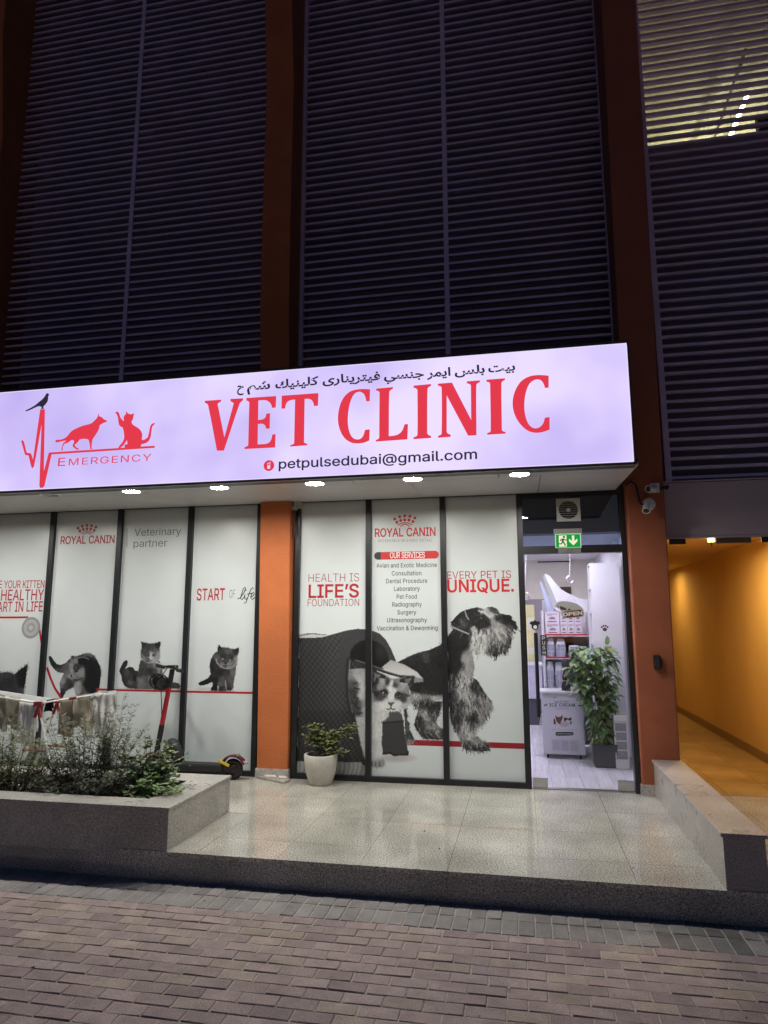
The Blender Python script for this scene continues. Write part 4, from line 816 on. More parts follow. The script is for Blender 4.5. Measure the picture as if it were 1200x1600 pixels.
# ------------------------------------------------------------------ printed pictures on the films
npr = np.random.default_rng(5)
class Paint:
    """a printed picture built up as grey tones on a fine grid, later laid on the window film as one coloured sheet"""
    def __init__(s, u0, v0, u1, v1, res):
        s.u0, s.v0, s.res = u0, v0, res
        s.W, s.H = int((u1 - u0) / res), int((v1 - v0) / res)
        s.t = np.full((s.H, s.W), 192.0); s.m = np.zeros((s.H, s.W), bool)
        s.tint = np.zeros((s.H, s.W), bool)
        jj, ii = np.mgrid[0:s.H, 0:s.W]
        s.U = u0 + (ii + 0.5) * res; s.V = v0 + (jj + 0.5) * res
    def inside(s, pts):
        r = np.zeros((s.H, s.W), bool)
        P = np.array(pts); bx0, by0 = P.min(0) - 1; bx1, by1 = P.max(0) + 1
        i0, i1 = max(0, int((bx0 - s.u0) / s.res)), min(s.W, int((bx1 - s.u0) / s.res) + 2)
        j0, j1 = max(0, int((by0 - s.v0) / s.res)), min(s.H, int((by1 - s.v0) / s.res) + 2)
        if i1 <= i0 or j1 <= j0: return r
        U, V = s.U[j0:j1, i0:i1], s.V[j0:j1, i0:i1]
        k = np.zeros(U.shape, bool)
        for (x1, y1), (x2, y2) in zip(pts, pts[1:] + pts[:1]):
            if y1 == y2: continue
            c = ((y1 > V) != (y2 > V)) & (U < (x2 - x1) * (V - y1) / (y2 - y1) + x1)
            k ^= c
        r[j0:j1, i0:i1] = k
        return r
    def fill(s, pts, tone, mark=True):
        k = s.inside(pts); s.t[k] = tone
        if mark: s.m |= k
        return k
    def ell(s, c, rx, ry, tone, blend=1.0, soft=0.0):
        d = ((s.U - c[0]) / rx) ** 2 + ((s.V - c[1]) / ry) ** 2
        if soft:
            a = np.clip((1.0 + soft - d) / (2 * soft), 0, 1) * blend
            s.t = s.t * (1 - a) + tone * a; s.m |= d < 1 + soft
            return
        k = d < 1
        s.t[k] = s.t[k] * (1 - blend) + tone * blend; s.m |= k
    def field(s, k, ctl):
        """smooth tone field from control points (u, v, tone)"""
        idx = np.argwhere(k)
        P = np.stack([s.U[k], s.V[k]], -1)
        c = np.array(ctl, float)
        num = np.zeros(len(P)); den = np.zeros(len(P))
        for (x, y, t) in c:
            w_ = 1.0 / (((P[:, 0] - x) ** 2 + (P[:, 1] - y) ** 2) ** 2.3 + 2.0)
            num += w_ * t; den += w_
        s.t[k] = num / den
    def line(s, pts, wid, tone, blend=1.0):
        pts = [np.array(p, float) for p in pts]
        for a, b_ in zip(pts[:-1], pts[1:]):
            n = max(2, int(np.linalg.norm(b_ - a) / s.res * 2))
            for k in range(n + 1):
                p = a + (b_ - a) * k / n
                i0, i1 = int((p[0] - wid - s.u0) / s.res), int((p[0] + wid - s.u0) / s.res) + 2
                j0, j1 = int((p[1] - wid - s.v0) / s.res), int((p[1] + wid - s.v0) / s.res) + 2
                i0, j0 = max(i0, 0), max(j0, 0); i1, j1 = min(i1, s.W), min(j1, s.H)
                if i1 <= i0 or j1 <= j0: continue
                d = np.hypot(s.U[j0:j1, i0:i1] - p[0], s.V[j0:j1, i0:i1] - p[1]) < wid / 2 + s.res * 0.3
                q = s.t[j0:j1, i0:i1]; q[d] = q[d] * (1 - blend) + tone * blend; s.m[j0:j1, i0:i1] |= d
    def fur(s, k, n, L, dirs, amp, edge=0.25, curl=0.35, only=None):
        """n hair strokes over mask k; dirs: (u, v, dx, dy) control points"""
        idx = np.argwhere(k)
        if not len(idx): return
        D = np.array(dirs, float)
        base = s.t.copy()
        sel = idx[npr.integers(0, len(idx), n)]
        u = s.U[sel[:, 0], sel[:, 1]]; v = s.V[sel[:, 0], sel[:, 1]]
        w_ = 1.0 / ((u[:, None] - D[None, :, 0]) ** 2 + (v[:, None] - D[None, :, 1]) ** 2 + 4.0) ** 1.5
        dx = (w_ * D[None, :, 2]).sum(1); dy = (w_ * D[None, :, 3]).sum(1)
        a = np.arctan2(dy, dx) + npr.normal(0, curl, n)
        ln = L * npr.uniform(0.5, 1.3, n)
        t = base[sel[:, 0], sel[:, 1]] + npr.normal(0, amp, n)
        t = np.clip(t, 14, 200)
        bend = npr.normal(0, 0.5, n)
        steps = max(3, int(L / s.res * 1.4))
        for q in range(steps):
            f = q / (steps - 1)
            aa = a + bend * f
            uu = u + np.cos(aa) * ln * f; vv = v + np.sin(aa) * ln * f
            i = ((uu - s.u0) / s.res).astype(int); j = ((vv - s.v0) / s.res).astype(int)
            ok = (i >= 0) & (i < s.W) & (j >= 0) & (j < s.H)
            ins = np.zeros(n, bool); ins[ok] = k[j[ok], i[ok]]
            ok &= ins | ((f < edge + 0.1) | (npr.random(n) < 0.35))
            bl = 0.75 * (1 - 0.5 * f)
            jj, ii = j[ok], i[ok]
            s.t[jj, ii] = s.t[jj, ii] * (1 - bl) + t[ok] * bl
            s.m[jj, ii] = True
    def sheet(s, name, parent, ua, ub, y=None, extra=None, label=None):
        """the printed cells between columns ua..ub (world x) as one mesh"""
        y = YP if y is None else y
        gi = np.arange(s.W + 1) * s.res + s.u0; gj = np.arange(s.H + 1) * s.res + s.v0
        uu, vv = np.meshgrid(gi, gj)
        P = at_many(np.stack([uu.ravel(), vv.ravel()], -1), y)
        j, i = np.nonzero(s.m)
        W1 = s.W + 1
        q = np.stack([j * W1 + i, (j + 1) * W1 + i, (j + 1) * W1 + i + 1, j * W1 + i + 1], -1)
        cx = P[q].mean(1)[:, 0]
        ok = (cx > ua) & (cx < ub)
        q = q[ok]; tone = s.t[j[ok], i[ok]]
        if not len(q): return None
        # shared corners take the mean tone of the cells round them
        used, inv = np.unique(q.ravel(), return_inverse=True)
        tone = 192.0 * (np.clip(tone, 0, 255) / 192.0) ** 1.16
        acc = np.bincount(inv, weights=np.repeat(tone, 4)); cnt = np.bincount(inv)
        tv = acc / cnt
        l_ = np.where(tv / 255 <= 0.04045, tv / 255 / 12.92, ((tv / 255 + 0.055) / 1.055) ** 2.4)
        g = l_ / lin(192) * 0.68
        dk = np.clip(1 - tv / 110.0, 0, 1)
        col = np.stack([g * (1 + 0.02 * dk), g * (1 - 0.03 * dk), g * (1 + 0.10 * dk), np.ones_like(g)], -1).astype(np.float32)
        me = bpy.data.meshes.new(name)
        o0 = origin_of(parent)
        vv3 = P[used] - np.array(o0)[None]
        me.from_pydata(vv3.tolist(), [], inv.reshape(-1, 4).tolist())
        a = me.color_attributes.new('Col', 'FLOAT_COLOR', 'POINT'); a.data.foreach_set('color', col.ravel())
        me.materials.append(M_print)
        o = bpy.data.objects.new(name, me); C.collection.objects.link(o); o.parent = parent
        if label: o['label'] = label
        return o
def conv(z, s):
    """'x,y,t x,y,t' in a traced view -> photo pixels"""
    o = []
    for t in s.split():
        a = [float(q) for q in t.split(',')]
        p = z([(a[0], a[1])])[0]; o.append((p[0], p[1], *a[2:]))
    return o
def zdir(z, s): return conv(z, s)

# --- pet house, white cat and schnauzer across the three right windows
zC = Z(455, 960, 6.0); zD = Z(620, 930, 5.714)
P = Paint(462, 935, 832, 1222, 0.8)
dbody = P.inside(zD('(8,598)(100,550)(200,510)(300,485)(395,440)(445,385)(480,335)(510,290)(530,270)(650,340)(670,420)(685,480)(670,510)(682,560)(692,640)(680,730)(640,780)(600,900)(590,960)(470,985)(440,940)(412,915)(330,945)(230,930)(150,885)(120,850)(105,820)(60,760)(0,700)'))
dhead = P.inside(zD('(512,292)(485,262)(484,240)(520,200)(560,160)(605,133)(660,120)(720,108)(780,122)(810,108)(850,102)(890,120)(920,165)(955,168)(1000,185)(1040,230)(1080,285)(1070,312)(1035,300)(1030,360)(1020,450)(985,500)(950,510)(900,540)(870,545)(820,530)(760,515)(700,520)(680,470)(655,380)(640,345)(580,325)'))
dfleg = P.inside(zD('(600,700)(680,735)(720,760)(760,830)(800,890)(850,950)(858,1000)(830,1060)(790,1120)(740,1170)(715,1200)(700,1240)(740,1285)(790,1310)(820,1340)(820,1388)(700,1392)(620,1375)(585,1350)(565,1290)(545,1255)(520,1200)(490,1150)(475,1080)(470,980)(440,900)(440,700)'))
dhleg = P.inside(zD('(120,860)(230,920)(330,945)(412,950)(400,985)(375,1060)(350,1130)(370,1170)(420,1200)(424,1285)(330,1285)(250,1280)(200,1240)(165,1180)(160,1120)(180,1060)(195,1010)(150,980)(120,930)'))
dfar = P.inside(zD('(60,1000)(100,985)(85,1040)(100,1080)(85,1110)(115,1140)(110,1190)(150,1270)(150,1310)(90,1325)(75,1250)(70,1100)'))
dog = dbody | dhead | dfleg | dhleg | dfar
P.m |= dog
P.field(dog, conv(zD, '250,530,78 150,580,60 60,600,45 350,480,55 200,650,38 300,600,42 380,560,36 300,780,36 180,820,34 380,850,45 520,400,42 560,350,60 600,440,36 480,480,34 520,560,32 460,650,32 500,700,55 560,600,40 620,560,150 650,520,130 620,640,160 660,640,120 560,760,150 600,720,150 520,740,120 680,680,120 '
  '730,400,178 760,480,165 720,340,172 700,440,178 690,300,165 800,480,120 870,470,62 850,380,120 850,300,140 930,420,105 960,470,60 1000,400,75 980,300,90 1020,300,80 960,220,36 900,200,40 1060,280,50 880,250,165 900,300,150 780,140,165 830,180,170 800,170,120 750,210,28 800,240,36 720,260,36 680,160,38 700,200,45 850,120,90 890,145,110 560,230,40 590,260,95 610,230,80 530,210,34 580,170,34 630,280,60 640,310,40 '
  '640,900,140 600,850,150 560,950,55 520,1000,50 560,1080,70 640,1000,150 700,1000,100 780,980,125 830,1000,120 700,1090,40 690,1050,60 740,1080,130 720,1150,120 700,800,60 740,830,50 760,870,110 600,1150,120 540,1150,85 640,1250,150 600,1200,130 620,1330,80 700,1300,120 700,1350,50 780,1360,35 740,1320,130 640,1370,60 '
  '350,910,160 250,890,120 400,920,150 180,900,140 230,960,60 280,980,30 350,1000,45 390,970,60 200,1100,55 260,1080,135 230,1040,120 320,1160,130 300,1100,90 260,1200,100 220,1190,60 380,1250,40 300,1265,35 180,1150,34 350,1220,110 400,1220,60 90,1050,60 90,1150,70 110,1250,50 100,1300,120'))
for q_, tn in (('(512,292)(485,262)(484,240)(520,200)(560,160)(605,133)(622,190)(648,225)(662,290)(650,335)(580,322)', 42), ('(560,210)(590,200)(625,230)(620,280)(590,270)', 84),
               ('(655,120)(720,108)(770,124)(735,150)(800,170)(830,215)(838,262)(800,285)(740,300)(690,270)(660,280)(645,225)(620,170)', 40), ('(735,140)(790,138)(828,178)(822,200)(780,165)', 165),
               ('(810,108)(850,102)(890,120)(918,165)(870,165)(820,130)', 60), ('(880,195)(930,172)(1000,185)(1040,230)(1078,285)(1060,300)(1000,250)(960,245)(910,230)', 40),
               ('(668,300)(760,300)(830,290)(815,400)(800,500)(760,512)(705,515)(688,470)(672,380)', 178), ('(840,230)(900,235)(960,260)(985,330)(960,420)(900,400)(850,330)', 138),
               ('(830,430)(900,440)(1000,400)(1020,450)(985,500)(900,538)(840,530)(815,490)', 66), ('(450,390)(512,300)(585,330)(648,352)(640,440)(600,480)(560,560)(580,640)(520,720)(520,900)(480,980)(445,930)', 36),
               ('(570,560)(640,520)(670,520)(690,640)(680,730)(600,830)(540,850)(545,760)(600,690)', 142), ('(575,600)(600,590)(612,660)(590,670)', 60),
               ('(680,740)(722,760)(770,850)(740,850)(700,800)', 48), ('(665,1060)(700,1050)(735,1100)(700,1120)', 40), ('(480,900)(540,870)(580,930)(560,1080)(520,1180)(490,1140)(474,1050)', 58),
               ('(590,1340)(680,1355)(815,1345)(818,1385)(700,1390)(620,1372)', 44), ('(20,600)(120,550)(300,490)(395,445)(410,880)(330,890)(200,870)(120,810)(60,740)', 38), ('(230,520)(290,500)(310,590)(250,600)', 72),
               ('(240,950)(320,950)(400,955)(380,1000)(300,1010)(215,1000)', 40), ('(230,1245)(330,1250)(420,1240)(420,1282)(300,1284)', 44), ('(165,1100)(195,1060)(210,1130)(205,1230)(175,1180)', 46)):
    k_ = P.inside(zD(q_)) & dog; P.t[k_] = 0.75 * tn + 0.25 * P.t[k_]
ddir = conv(zD, '200,530,-0.8,0.6 350,650,-0.7,0.7 200,780,-0.7,0.8 520,450,-0.2,1 560,600,0.1,1 620,760,0.1,1 560,230,-0.4,0.9 700,160,-0.9,0.1 730,420,0.05,1 800,480,0.2,1 880,470,0.15,1 980,420,0.1,1 1020,300,0.7,0.7 950,230,0.9,0.5 860,260,0.3,0.9 800,150,0.8,0.5 860,120,0.8,0.5 640,900,0.25,1 780,980,0.35,0.9 560,1000,0.0,1 600,1150,0.0,1 650,1280,0.3,0.9 740,1340,0.9,0.3 300,920,0.1,1 240,980,0.1,1 250,1100,0.05,1 330,1180,0.5,0.8 380,1240,1,0.2')
P.fur(dbody, 9000, 4.0, ddir, 13, curl=0.4)
P.fur(dhead, 3000, 5.0, ddir, 26, curl=0.25)
P.fur(dfleg, 3600, 6.5, ddir, 42, curl=0.25)
P.fur(dhleg | dfar, 2000, 5.5, ddir, 42, curl=0.3)
for (k_, n_, L_h) in ((dfleg, 260, 9), (dhead & (P.V > zD([(0, 290)])[0][1]), 170, 9), (dhleg, 120, 7)):
    ij = np.argwhere(k_); D_ = np.array(ddir)
    for q_ in ij[npr.integers(0, len(ij), n_)]:
        u_, v_ = P.U[q_[0], q_[1]], P.V[q_[0], q_[1]]
        ww = 1.0 / ((D_[:, 0] - u_) ** 2 + (D_[:, 1] - v_) ** 2 + 4.0) ** 1.5
        a_ = math.atan2((ww * D_[:, 3]).sum(), (ww * D_[:, 2]).sum()) + npr.normal(0, 0.18)
        b0 = P.t[q_[0], q_[1]]; tt = b0 + npr.choice([-58, 52]) * npr.uniform(0.5, 1.0); l_ = L_h * npr.uniform(0.6, 1.2)
        P.line([(u_, v_), (u_ + math.cos(a_) * l_ * 0.5 + npr.normal(0, 0.5), v_ + math.sin(a_) * l_ * 0.5), (u_ + math.cos(a_ + 0.15) * l_, v_ + math.sin(a_ + 0.15) * l_)], 0.7, float(np.clip(tt, 18, 190)), 0.6)
for q, t, w_ in (('500,285 560,312 640,345', 165, 1.6), ('608,138 622,185 642,218', 160, 1.3), ('730,140 780,150 830,200', 180, 1.6), ('800,130 860,165 900,175', 150, 1.2)):
    P.line([p[:2] for p in conv(zD, q)], w_, t, 0.85)
e = zD([(748, 207)])[0]; P.ell(e, 4.4, 3.2, 22); P.ell(e, 2.8, 2.2, 92); P.ell(e, 1.4, 1.4, 12); P.ell((e[0] + 0.6, e[1] - 0.9), 0.6, 0.6, 190)
P.ell(zD([(985, 200)])[0], 8, 4.5, 24, 0.85); P.ell(zD([(1040, 250)])[0], 5, 4, 30, 0.7)
for q in ('690,1345 700,1385', '730,1335 742,1385', '775,1340 785,1385'):
    P.line([p[:2] for p in conv(zD, q)], 1.5, 20, 0.8)
# floor under the pet house and the house itself
wf = P.fill(zC('(35,1372)(700,1388)(700,1560)(35,1545)'), 150)
P.t[wf] += 14 * np.sin(P.U[wf] * 0.9 + 2.5 * np.sin(P.V[wf] * 0.13)) + npr.normal(0, 5, wf.sum())
hb = P.fill(zC('(40,222)(280,216)(420,178)(520,150)(620,135)(700,138)(760,152)(830,180)(890,240)(940,330)(985,442)(900,500)(700,560)(705,1388)(20,1374)'), 62)
hx = (P.U - 455) * 6; hy = (P.V - 960) * 6
curve = hx + 0.00022 * (hy - 700) ** 2
weave = np.sin(curve * 2 * np.pi / 50 + np.pi * (np.floor(hy / 30) % 2)) * (0.35 + np.abs(np.sin(hy * np.pi / 30)))
shade_ = 52 + 12 * np.exp(-((hx - 430) / 170.0) ** 2) - 6 * (hy > 900)
P.t[hb] = (shade_ + 11 * weave)[hb] + npr.normal(0, 4, hb.sum())
rim = P.fill(zC('(470,178)(520,150)(620,135)(700,138)(760,152)(830,180)(890,240)(940,330)(985,442)(915,440)(900,370)(860,300)(800,255)(720,235)(640,250)(585,290)(555,350)(545,430)(500,700)(420,700)(440,400)'), 70)
P.t[rim] = (64 + 14 * np.sin(hx / 5.0) * np.sin(hy / 4.3))[rim] + npr.normal(0, 5, rim.sum())
P.fill(zC('(75,190)(180,180)(330,190)(300,206)(180,220)(75,222)'), 178)
P.line(zC('(75,205)(190,182)(330,192)'), 0.9, 120); P.line(zC('(75,196)(150,180)(240,180)'), 0.8, 100)
op = P.fill(zC('(543,480)(545,420)(555,350)(590,290)(645,252)(720,237)(805,256)(870,300)(905,370)(918,440)(850,498)(700,470)(600,430)'), 26)
P.t[op] += npr.normal(0, 3, op.sum()) + 22 * np.exp(-((hx[op] - 840) / 60) ** 2 - ((hy[op] - 350) / 70) ** 2)
P.line(zC('(545,430)(533,600)(545,800)(570,920)(610,1050)(650,1220)(690,1385)'), 9.0, 46)
P.line(zC('(550,430)(538,600)(549,800)(576,920)'), 1.2, 120, 0.6)
# awning flap over the cat
k = P.fill(zC('(848,497)(935,427)(1060,470)(1180,540)(1235,600)(1240,632)(1150,642)(1152,588)(1050,580)(930,540)'), 168)
P.t[k] += 20 * np.clip((hy[k] - 480) / -60, -1, 1) * -1 * 0.6 + npr.normal(0, 3, k.sum())
P.fill(zC('(1152,588)(1235,602)(1240,632)(1150,642)'), 130)
P.fill(zC('(590,424)(640,430)(760,474)(900,532)(1000,566)(1160,580)(1000,586)(900,560)(760,512)(650,492)(600,452)'), 52)
P.line(zC('(600,428)(760,478)(900,536)(1010,570)'), 1.0, 110, 0.7)
# dark step in front of the cat
P.ell(zC([(990, 1345)])[0], 26, 6, 150, 0.75, 0.9)
k = P.fill(zC('(852,1020)(1052,1000)(1062,1100)(1096,1290)(1090,1312)(960,1316)(930,1298)(862,1306)(845,1200)(855,1100)'), 60); P.t[k] += npr.normal(0, 3, k.sum())
P.fill(zC('(890,880)(960,860)(1020,880)(1052,998)(842,1016)'), 80); P.line(zC('(850,1018)(1052,1000)'), 1.4, 26)
P.line(zC('(862,1306)(930,1300)(960,1318)(1090,1314)(1096,1290)'), 2.6, 24)
# the cat
cat_b = P.inside(zC('(545,512)(700,506)(760,520)(765,690)(790,900)(920,900)(915,955)(870,995)(832,1012)(850,1100)(840,1200)(850,1310)(885,1400)(862,1430)(800,1432)(745,1425)(700,1390)(680,1320)(650,1200)(620,1050)(590,900)(552,830)(537,640)'))
cat_h = P.inside(zC('(745,640)(765,515)(835,552)(885,575)(930,600)(1010,606)(1060,586)(1155,581)(1142,640)(1102,690)(1112,760)(1122,820)(1082,880)(1020,902)(950,912)(880,900)(790,900)(750,800)'))
cat = cat_b | cat_h; P.m |= cat
P.field(cat, conv(zC, '650,600,165 590,640,80 590,720,60 600,800,66 630,900,70 560,560,120 610,560,150 660,750,170 680,680,175 640,1000,165 670,1150,165 720,1350,178 690,900,165 800,1100,188 800,1300,184 830,1410,140 760,1400,150 740,1000,188 820,980,180 900,940,175 '
  '800,745,42 775,700,80 760,760,150 790,640,44 780,680,56 860,640,150 930,700,194 940,650,190 905,640,64 970,660,64 990,640,120 880,735,44 840,770,70 1000,755,46 1050,790,62 1080,720,130 1065,760,70 900,830,190 1000,830,192 930,870,190 850,850,190 1070,860,165 860,930,180 940,760,194 1030,700,140 830,680,140 1040,650,150 1100,800,150 960,720,190 800,860,180'))
cdir = conv(zC, '600,650,-0.2,1 680,800,-0.1,1 650,1000,-0.1,1 740,1200,0.1,1 800,1350,0.1,1 840,1000,0.6,0.8 930,650,0,-1 860,640,-0.4,-0.8 1010,640,0.4,-0.8 800,740,-1,0.2 1070,780,1,0.4 860,860,-0.5,0.9 1000,870,0.4,0.9 930,900,0,1')
P.fur(cat_b, 3200, 4.5, cdir, 15, curl=0.35); P.fur(cat_h, 2200, 3.2, cdir, 13, curl=0.35)
for q in ('(765,515)(832,552)(888,575)(882,604)(810,590)(766,690)', '(1015,612)(1080,586)(1158,578)(1142,640)(1104,680)(1092,645)(1020,636)'):
    k = P.fill(zC(q), 44); P.fur(k, 160, 3, cdir, 12)
for q in ('(780,545)(850,578)(800,592)(778,640)', '(1060,612)(1130,596)(1105,650)(1080,640)'):
    k = P.fill(zC(q), 105); P.fur(k, 90, 3, cdir, 25)
for q in ('590,690 640,700', '586,770 625,790', '596,860 640,880', '610,930 665,925', '585,650 620,640', '580,830 615,850'):
    P.line([p[:2] for p in conv(zC, q)], 1.6, 36, 0.6)
for (x, y) in ((873, 742), (1003, 757)):
    e = zC([(x, y)])[0]
    P.ell(e, 5.4, 4.4, 26); P.ell(e, 4.0, 3.5, 125); P.ell((e[0], e[1] - 0.3), 2.0, 2.8, 10); P.ell((e[0] - 0.9, e[1] - 1.4), 0.8, 0.7, 195)
P.line(zC('(835,720)(873,712)(900,745)'), 1.2, 20, 0.8); P.line(zC('(975,770)(1000,735)(1035,750)'), 1.2, 20, 0.8)
P.fill(zC('(908,824)(962,826)(936,858)'), 96); P.line(zC('(908,824)(935,858)(962,826)'), 0.9, 50, 0.8)
P.line(zC('(936,856)(932,880)'), 1.0, 40); P.line(zC('(895,884)(915,892)(932,880)(955,892)(975,884)'), 1.0, 46)
for q in ('900,860 800,845', '900,868 790,880', '975,865 1060,890', '980,872 1050,940', '985,880 1060,960'):
    P.line([p[:2] for p in conv(zC, q)], 0.5, 196, 0.55)
for q in ('790,1385 792,1425', '825,1385 832,1428', '755,1380 762,1420'):
    P.line([p[:2] for p in conv(zC, q)], 1.2, 88, 0.7)
for i in range(3):
    P.sheet('printed_picture', win[4 + i], WB[i] + 0.031, WB[i + 1] - 0.031)

# --- kittens of the left windows
zk3 = Z(300, 980, 10.909)
K = Paint(306, 1002, 378, 1084, 0.55)
K.ell(zk3([(250, 1050)])[0], 15, 2.2, 165, 0.6, 0.9); K.ell(zk3([(500, 1085)])[0], 18, 1.6, 120, 0.6, 0.9)
kb = K.inside(zk3('(405,425)(360,470)(320,550)(300,650)(315,760)(320,830)(345,930)(360,980)(320,1050)(325,1078)(435,1080)(440,990)(455,1000)(450,1075)(470,1090)(585,1088)(592,1050)(600,1075)(660,1078)(712,1025)(705,990)(720,880)(745,780)(750,660)(770,560)(775,480)(795,420)(798,348)(740,370)(690,375)(620,350)(540,350)(500,340)(462,300)(440,350)(435,420)'))
kt = K.inside(zk3('(320,800)(270,870)(200,905)(130,940)(105,965)(140,990)(200,990)(280,965)(350,925)'))
K.m |= kb | kt
K.field(kb | kt, conv(zk3, '600,430,84 550,380,70 660,420,84 500,420,60 460,360,34 445,330,30 770,380,34 785,360,30 720,420,48 470,560,78 440,520,90 520,640,112 600,650,130 640,620,120 700,640,104 740,540,126 750,600,90 570,570,60 580,500,56 620,520,66 530,500,46 660,520,46 430,640,52 350,600,40 330,700,32 380,800,46 480,750,38 620,760,54 560,700,50 680,760,100 720,700,90 520,900,78 480,960,88 500,1050,44 540,1070,70 660,930,84 630,980,60 640,1050,36 700,1000,90 390,1000,22 360,1060,24 400,900,34 200,950,26 300,880,30'))
kd = conv(zk3, '600,400,0,-1 480,560,-0.8,0.3 720,560,0.8,0.3 600,680,0,1 350,600,-0.3,1 480,800,0,1 680,800,0.2,1 500,1000,0,1 650,1000,0,1 200,950,-1,0.3')
K.fur(kb | kt, 3600, 2.4, kd, 12)
K.line(zk3('(408,540)(430,610)(480,665)(540,695)(610,706)(680,690)(735,640)(765,560)'), 1.5, 138, 0.6)
for (x, y) in ((520, 543), (648, 562)):
    e = zk3([(x, y)])[0]; K.ell(e, 2.4, 2.1, 34); K.ell(e, 1.8, 1.6, 165); K.ell(e, 0.8, 1.0, 14)
e = zk3([(575, 616)])[0]; K.ell(e, 1.9, 1.3, 24); K.line(zk3('(575,625)(572,655)'), 0.8, 30); K.line(zk3('(535,655)(572,662)(615,655)'), 0.8, 36); K.ell(zk3([(575, 575)])[0], 1.0, 2.6, 105, 0.5)
K.fill(zk3('(568,890)(582,960)(592,1045)(578,1050)(560,970)'), 150)
K.sheet('printed_picture', win[3], WA[3] + 0.031, WA[4] - 0.031)

zk2 = Z(170, 980, 9.23)
K = Paint(182, 998, 284, 1080, 0.55)
K.ell(zk2([(600, 885)])[0], 48, 1.8, 140, 0.6, 0.9)
k1 = K.inside(zk2('(150,640)(165,590)(210,500)(250,470)(275,495)(265,540)(235,600)(300,570)(350,580)(380,630)(420,630)(430,800)(440,890)(300,880)(230,850)(190,770)(180,690)'))
k2 = K.inside(zk2('(460,470)(440,540)(425,640)(400,720)(400,820)(420,890)(480,890)(640,890)(680,920)(820,920)(900,880)(1020,880)(1032,840)(1000,805)(900,790)(860,730)(780,680)(770,600)(755,540)(730,480)'))
k3 = K.inside(zk2('(465,205)(490,216)(560,236)(640,240)(700,222)(742,205)(745,260)(730,310)(740,390)(735,450)(700,490)(620,512)(540,506)(490,482)(460,430)(464,350)(478,290)'))
K.m |= k1 | k2 | k3
K.field(k1, conv(zk2, '240,510,36 200,580,40 180,650,46 260,640,74 320,600,40 350,640,52 300,720,60 300,800,86 380,720,36 390,820,60 230,780,46 260,850,50 340,860,60'))
K.field(k2, conv(zk2, '500,580,64 470,680,60 600,610,44 600,560,90 680,540,125 720,580,130 740,640,120 660,620,70 500,720,92 560,780,86 600,720,110 450,830,104 470,760,110 700,780,48 640,800,60 620,700,40 540,660,60 560,860,90 650,870,80 800,900,48 980,840,66 920,850,60'))
K.field(k3, conv(zk2, '600,270,74 560,300,64 640,310,84 700,270,40 720,250,34 495,270,50 480,240,40 530,390,84 510,360,70 650,400,125 610,400,170 600,440,180 570,400,70 480,420,112 500,450,120 700,450,140 720,390,140 640,460,150 560,470,100 580,500,150 660,340,96 540,330,70'))
kd = conv(zk2, '600,300,0,-1 500,420,-0.8,0.4 700,420,0.8,0.4 600,490,0,1 500,600,0,1 700,600,0.3,1 560,800,0.5,0.8 300,750,0.3,1 230,540,-0.3,1 800,850,0.9,0.3')
K.fur(k1, 1500, 2.4, kd, 14); K.fur(k2, 2600, 2.4, kd, 15); K.fur(k3, 1600, 2.0, kd, 14)
for (x, y) in ((535, 388), (650, 402)):
    e = zk2([(x, y)])[0]; K.ell(e, 2.8, 2.2, 40); K.ell(e, 1.9, 1.5, 118); K.ell(e, 0.8, 1.1, 14)
e = zk2([(578, 457)])[0]; K.ell(e, 2.0, 1.0, 26); K.line(zk2('(545,485)(580,490)(615,482)'), 0.8, 40)
for q in ('560,250 570,340', '600,250 605,340', '640,260 632,345'):
    K.line([p[:2] for p in conv(zk2, q)], 0.9, 44, 0.5)
K.sheet('printed_picture', win[2], WA[2] + 0.031, WA[3] - 0.031)

zk1 = Z(60, 980, 10.0)
K = Paint(74, 1018, 162, 1092, 0.55)
kb = K.inside(zk1('(160,450)(200,455)(240,520)(290,575)(350,590)(420,560)(500,490)(520,445)(590,460)(640,440)(720,410)(800,405)(870,440)(920,520)(970,620)(980,720)(960,900)(930,1000)(840,1040)(700,1085)(590,1088)(570,1000)(540,940)(490,960)(430,1000)(380,1102)(320,1097)(345,1000)(330,880)(360,800)(400,720)(300,700)(240,650)(190,580)(165,500)'))
K.m |= kb
K.field(kb, conv(zk1, '190,500,40 230,570,50 280,640,70 330,600,44 380,650,84 450,560,92 480,520,60 470,700,100 440,640,90 380,850,132 350,900,110 370,1000,56 350,1080,40 430,900,70 480,850,60 500,900,50 550,490,60 560,520,110 530,600,150 520,680,170 510,730,150 570,600,90 570,680,50 600,540,110 640,640,64 620,700,140 660,680,130 590,810,46 550,780,150 640,780,90 690,780,76 720,520,24 680,500,30 760,560,36 650,470,60 800,430,110 760,450,90 860,480,76 830,540,40 850,620,28 900,600,40 800,750,22 900,800,24 950,700,44 780,900,26 620,880,150 590,960,160 620,1000,140 680,900,64 700,960,90 680,1050,84 740,1030,90 860,960,24 920,950,30'))
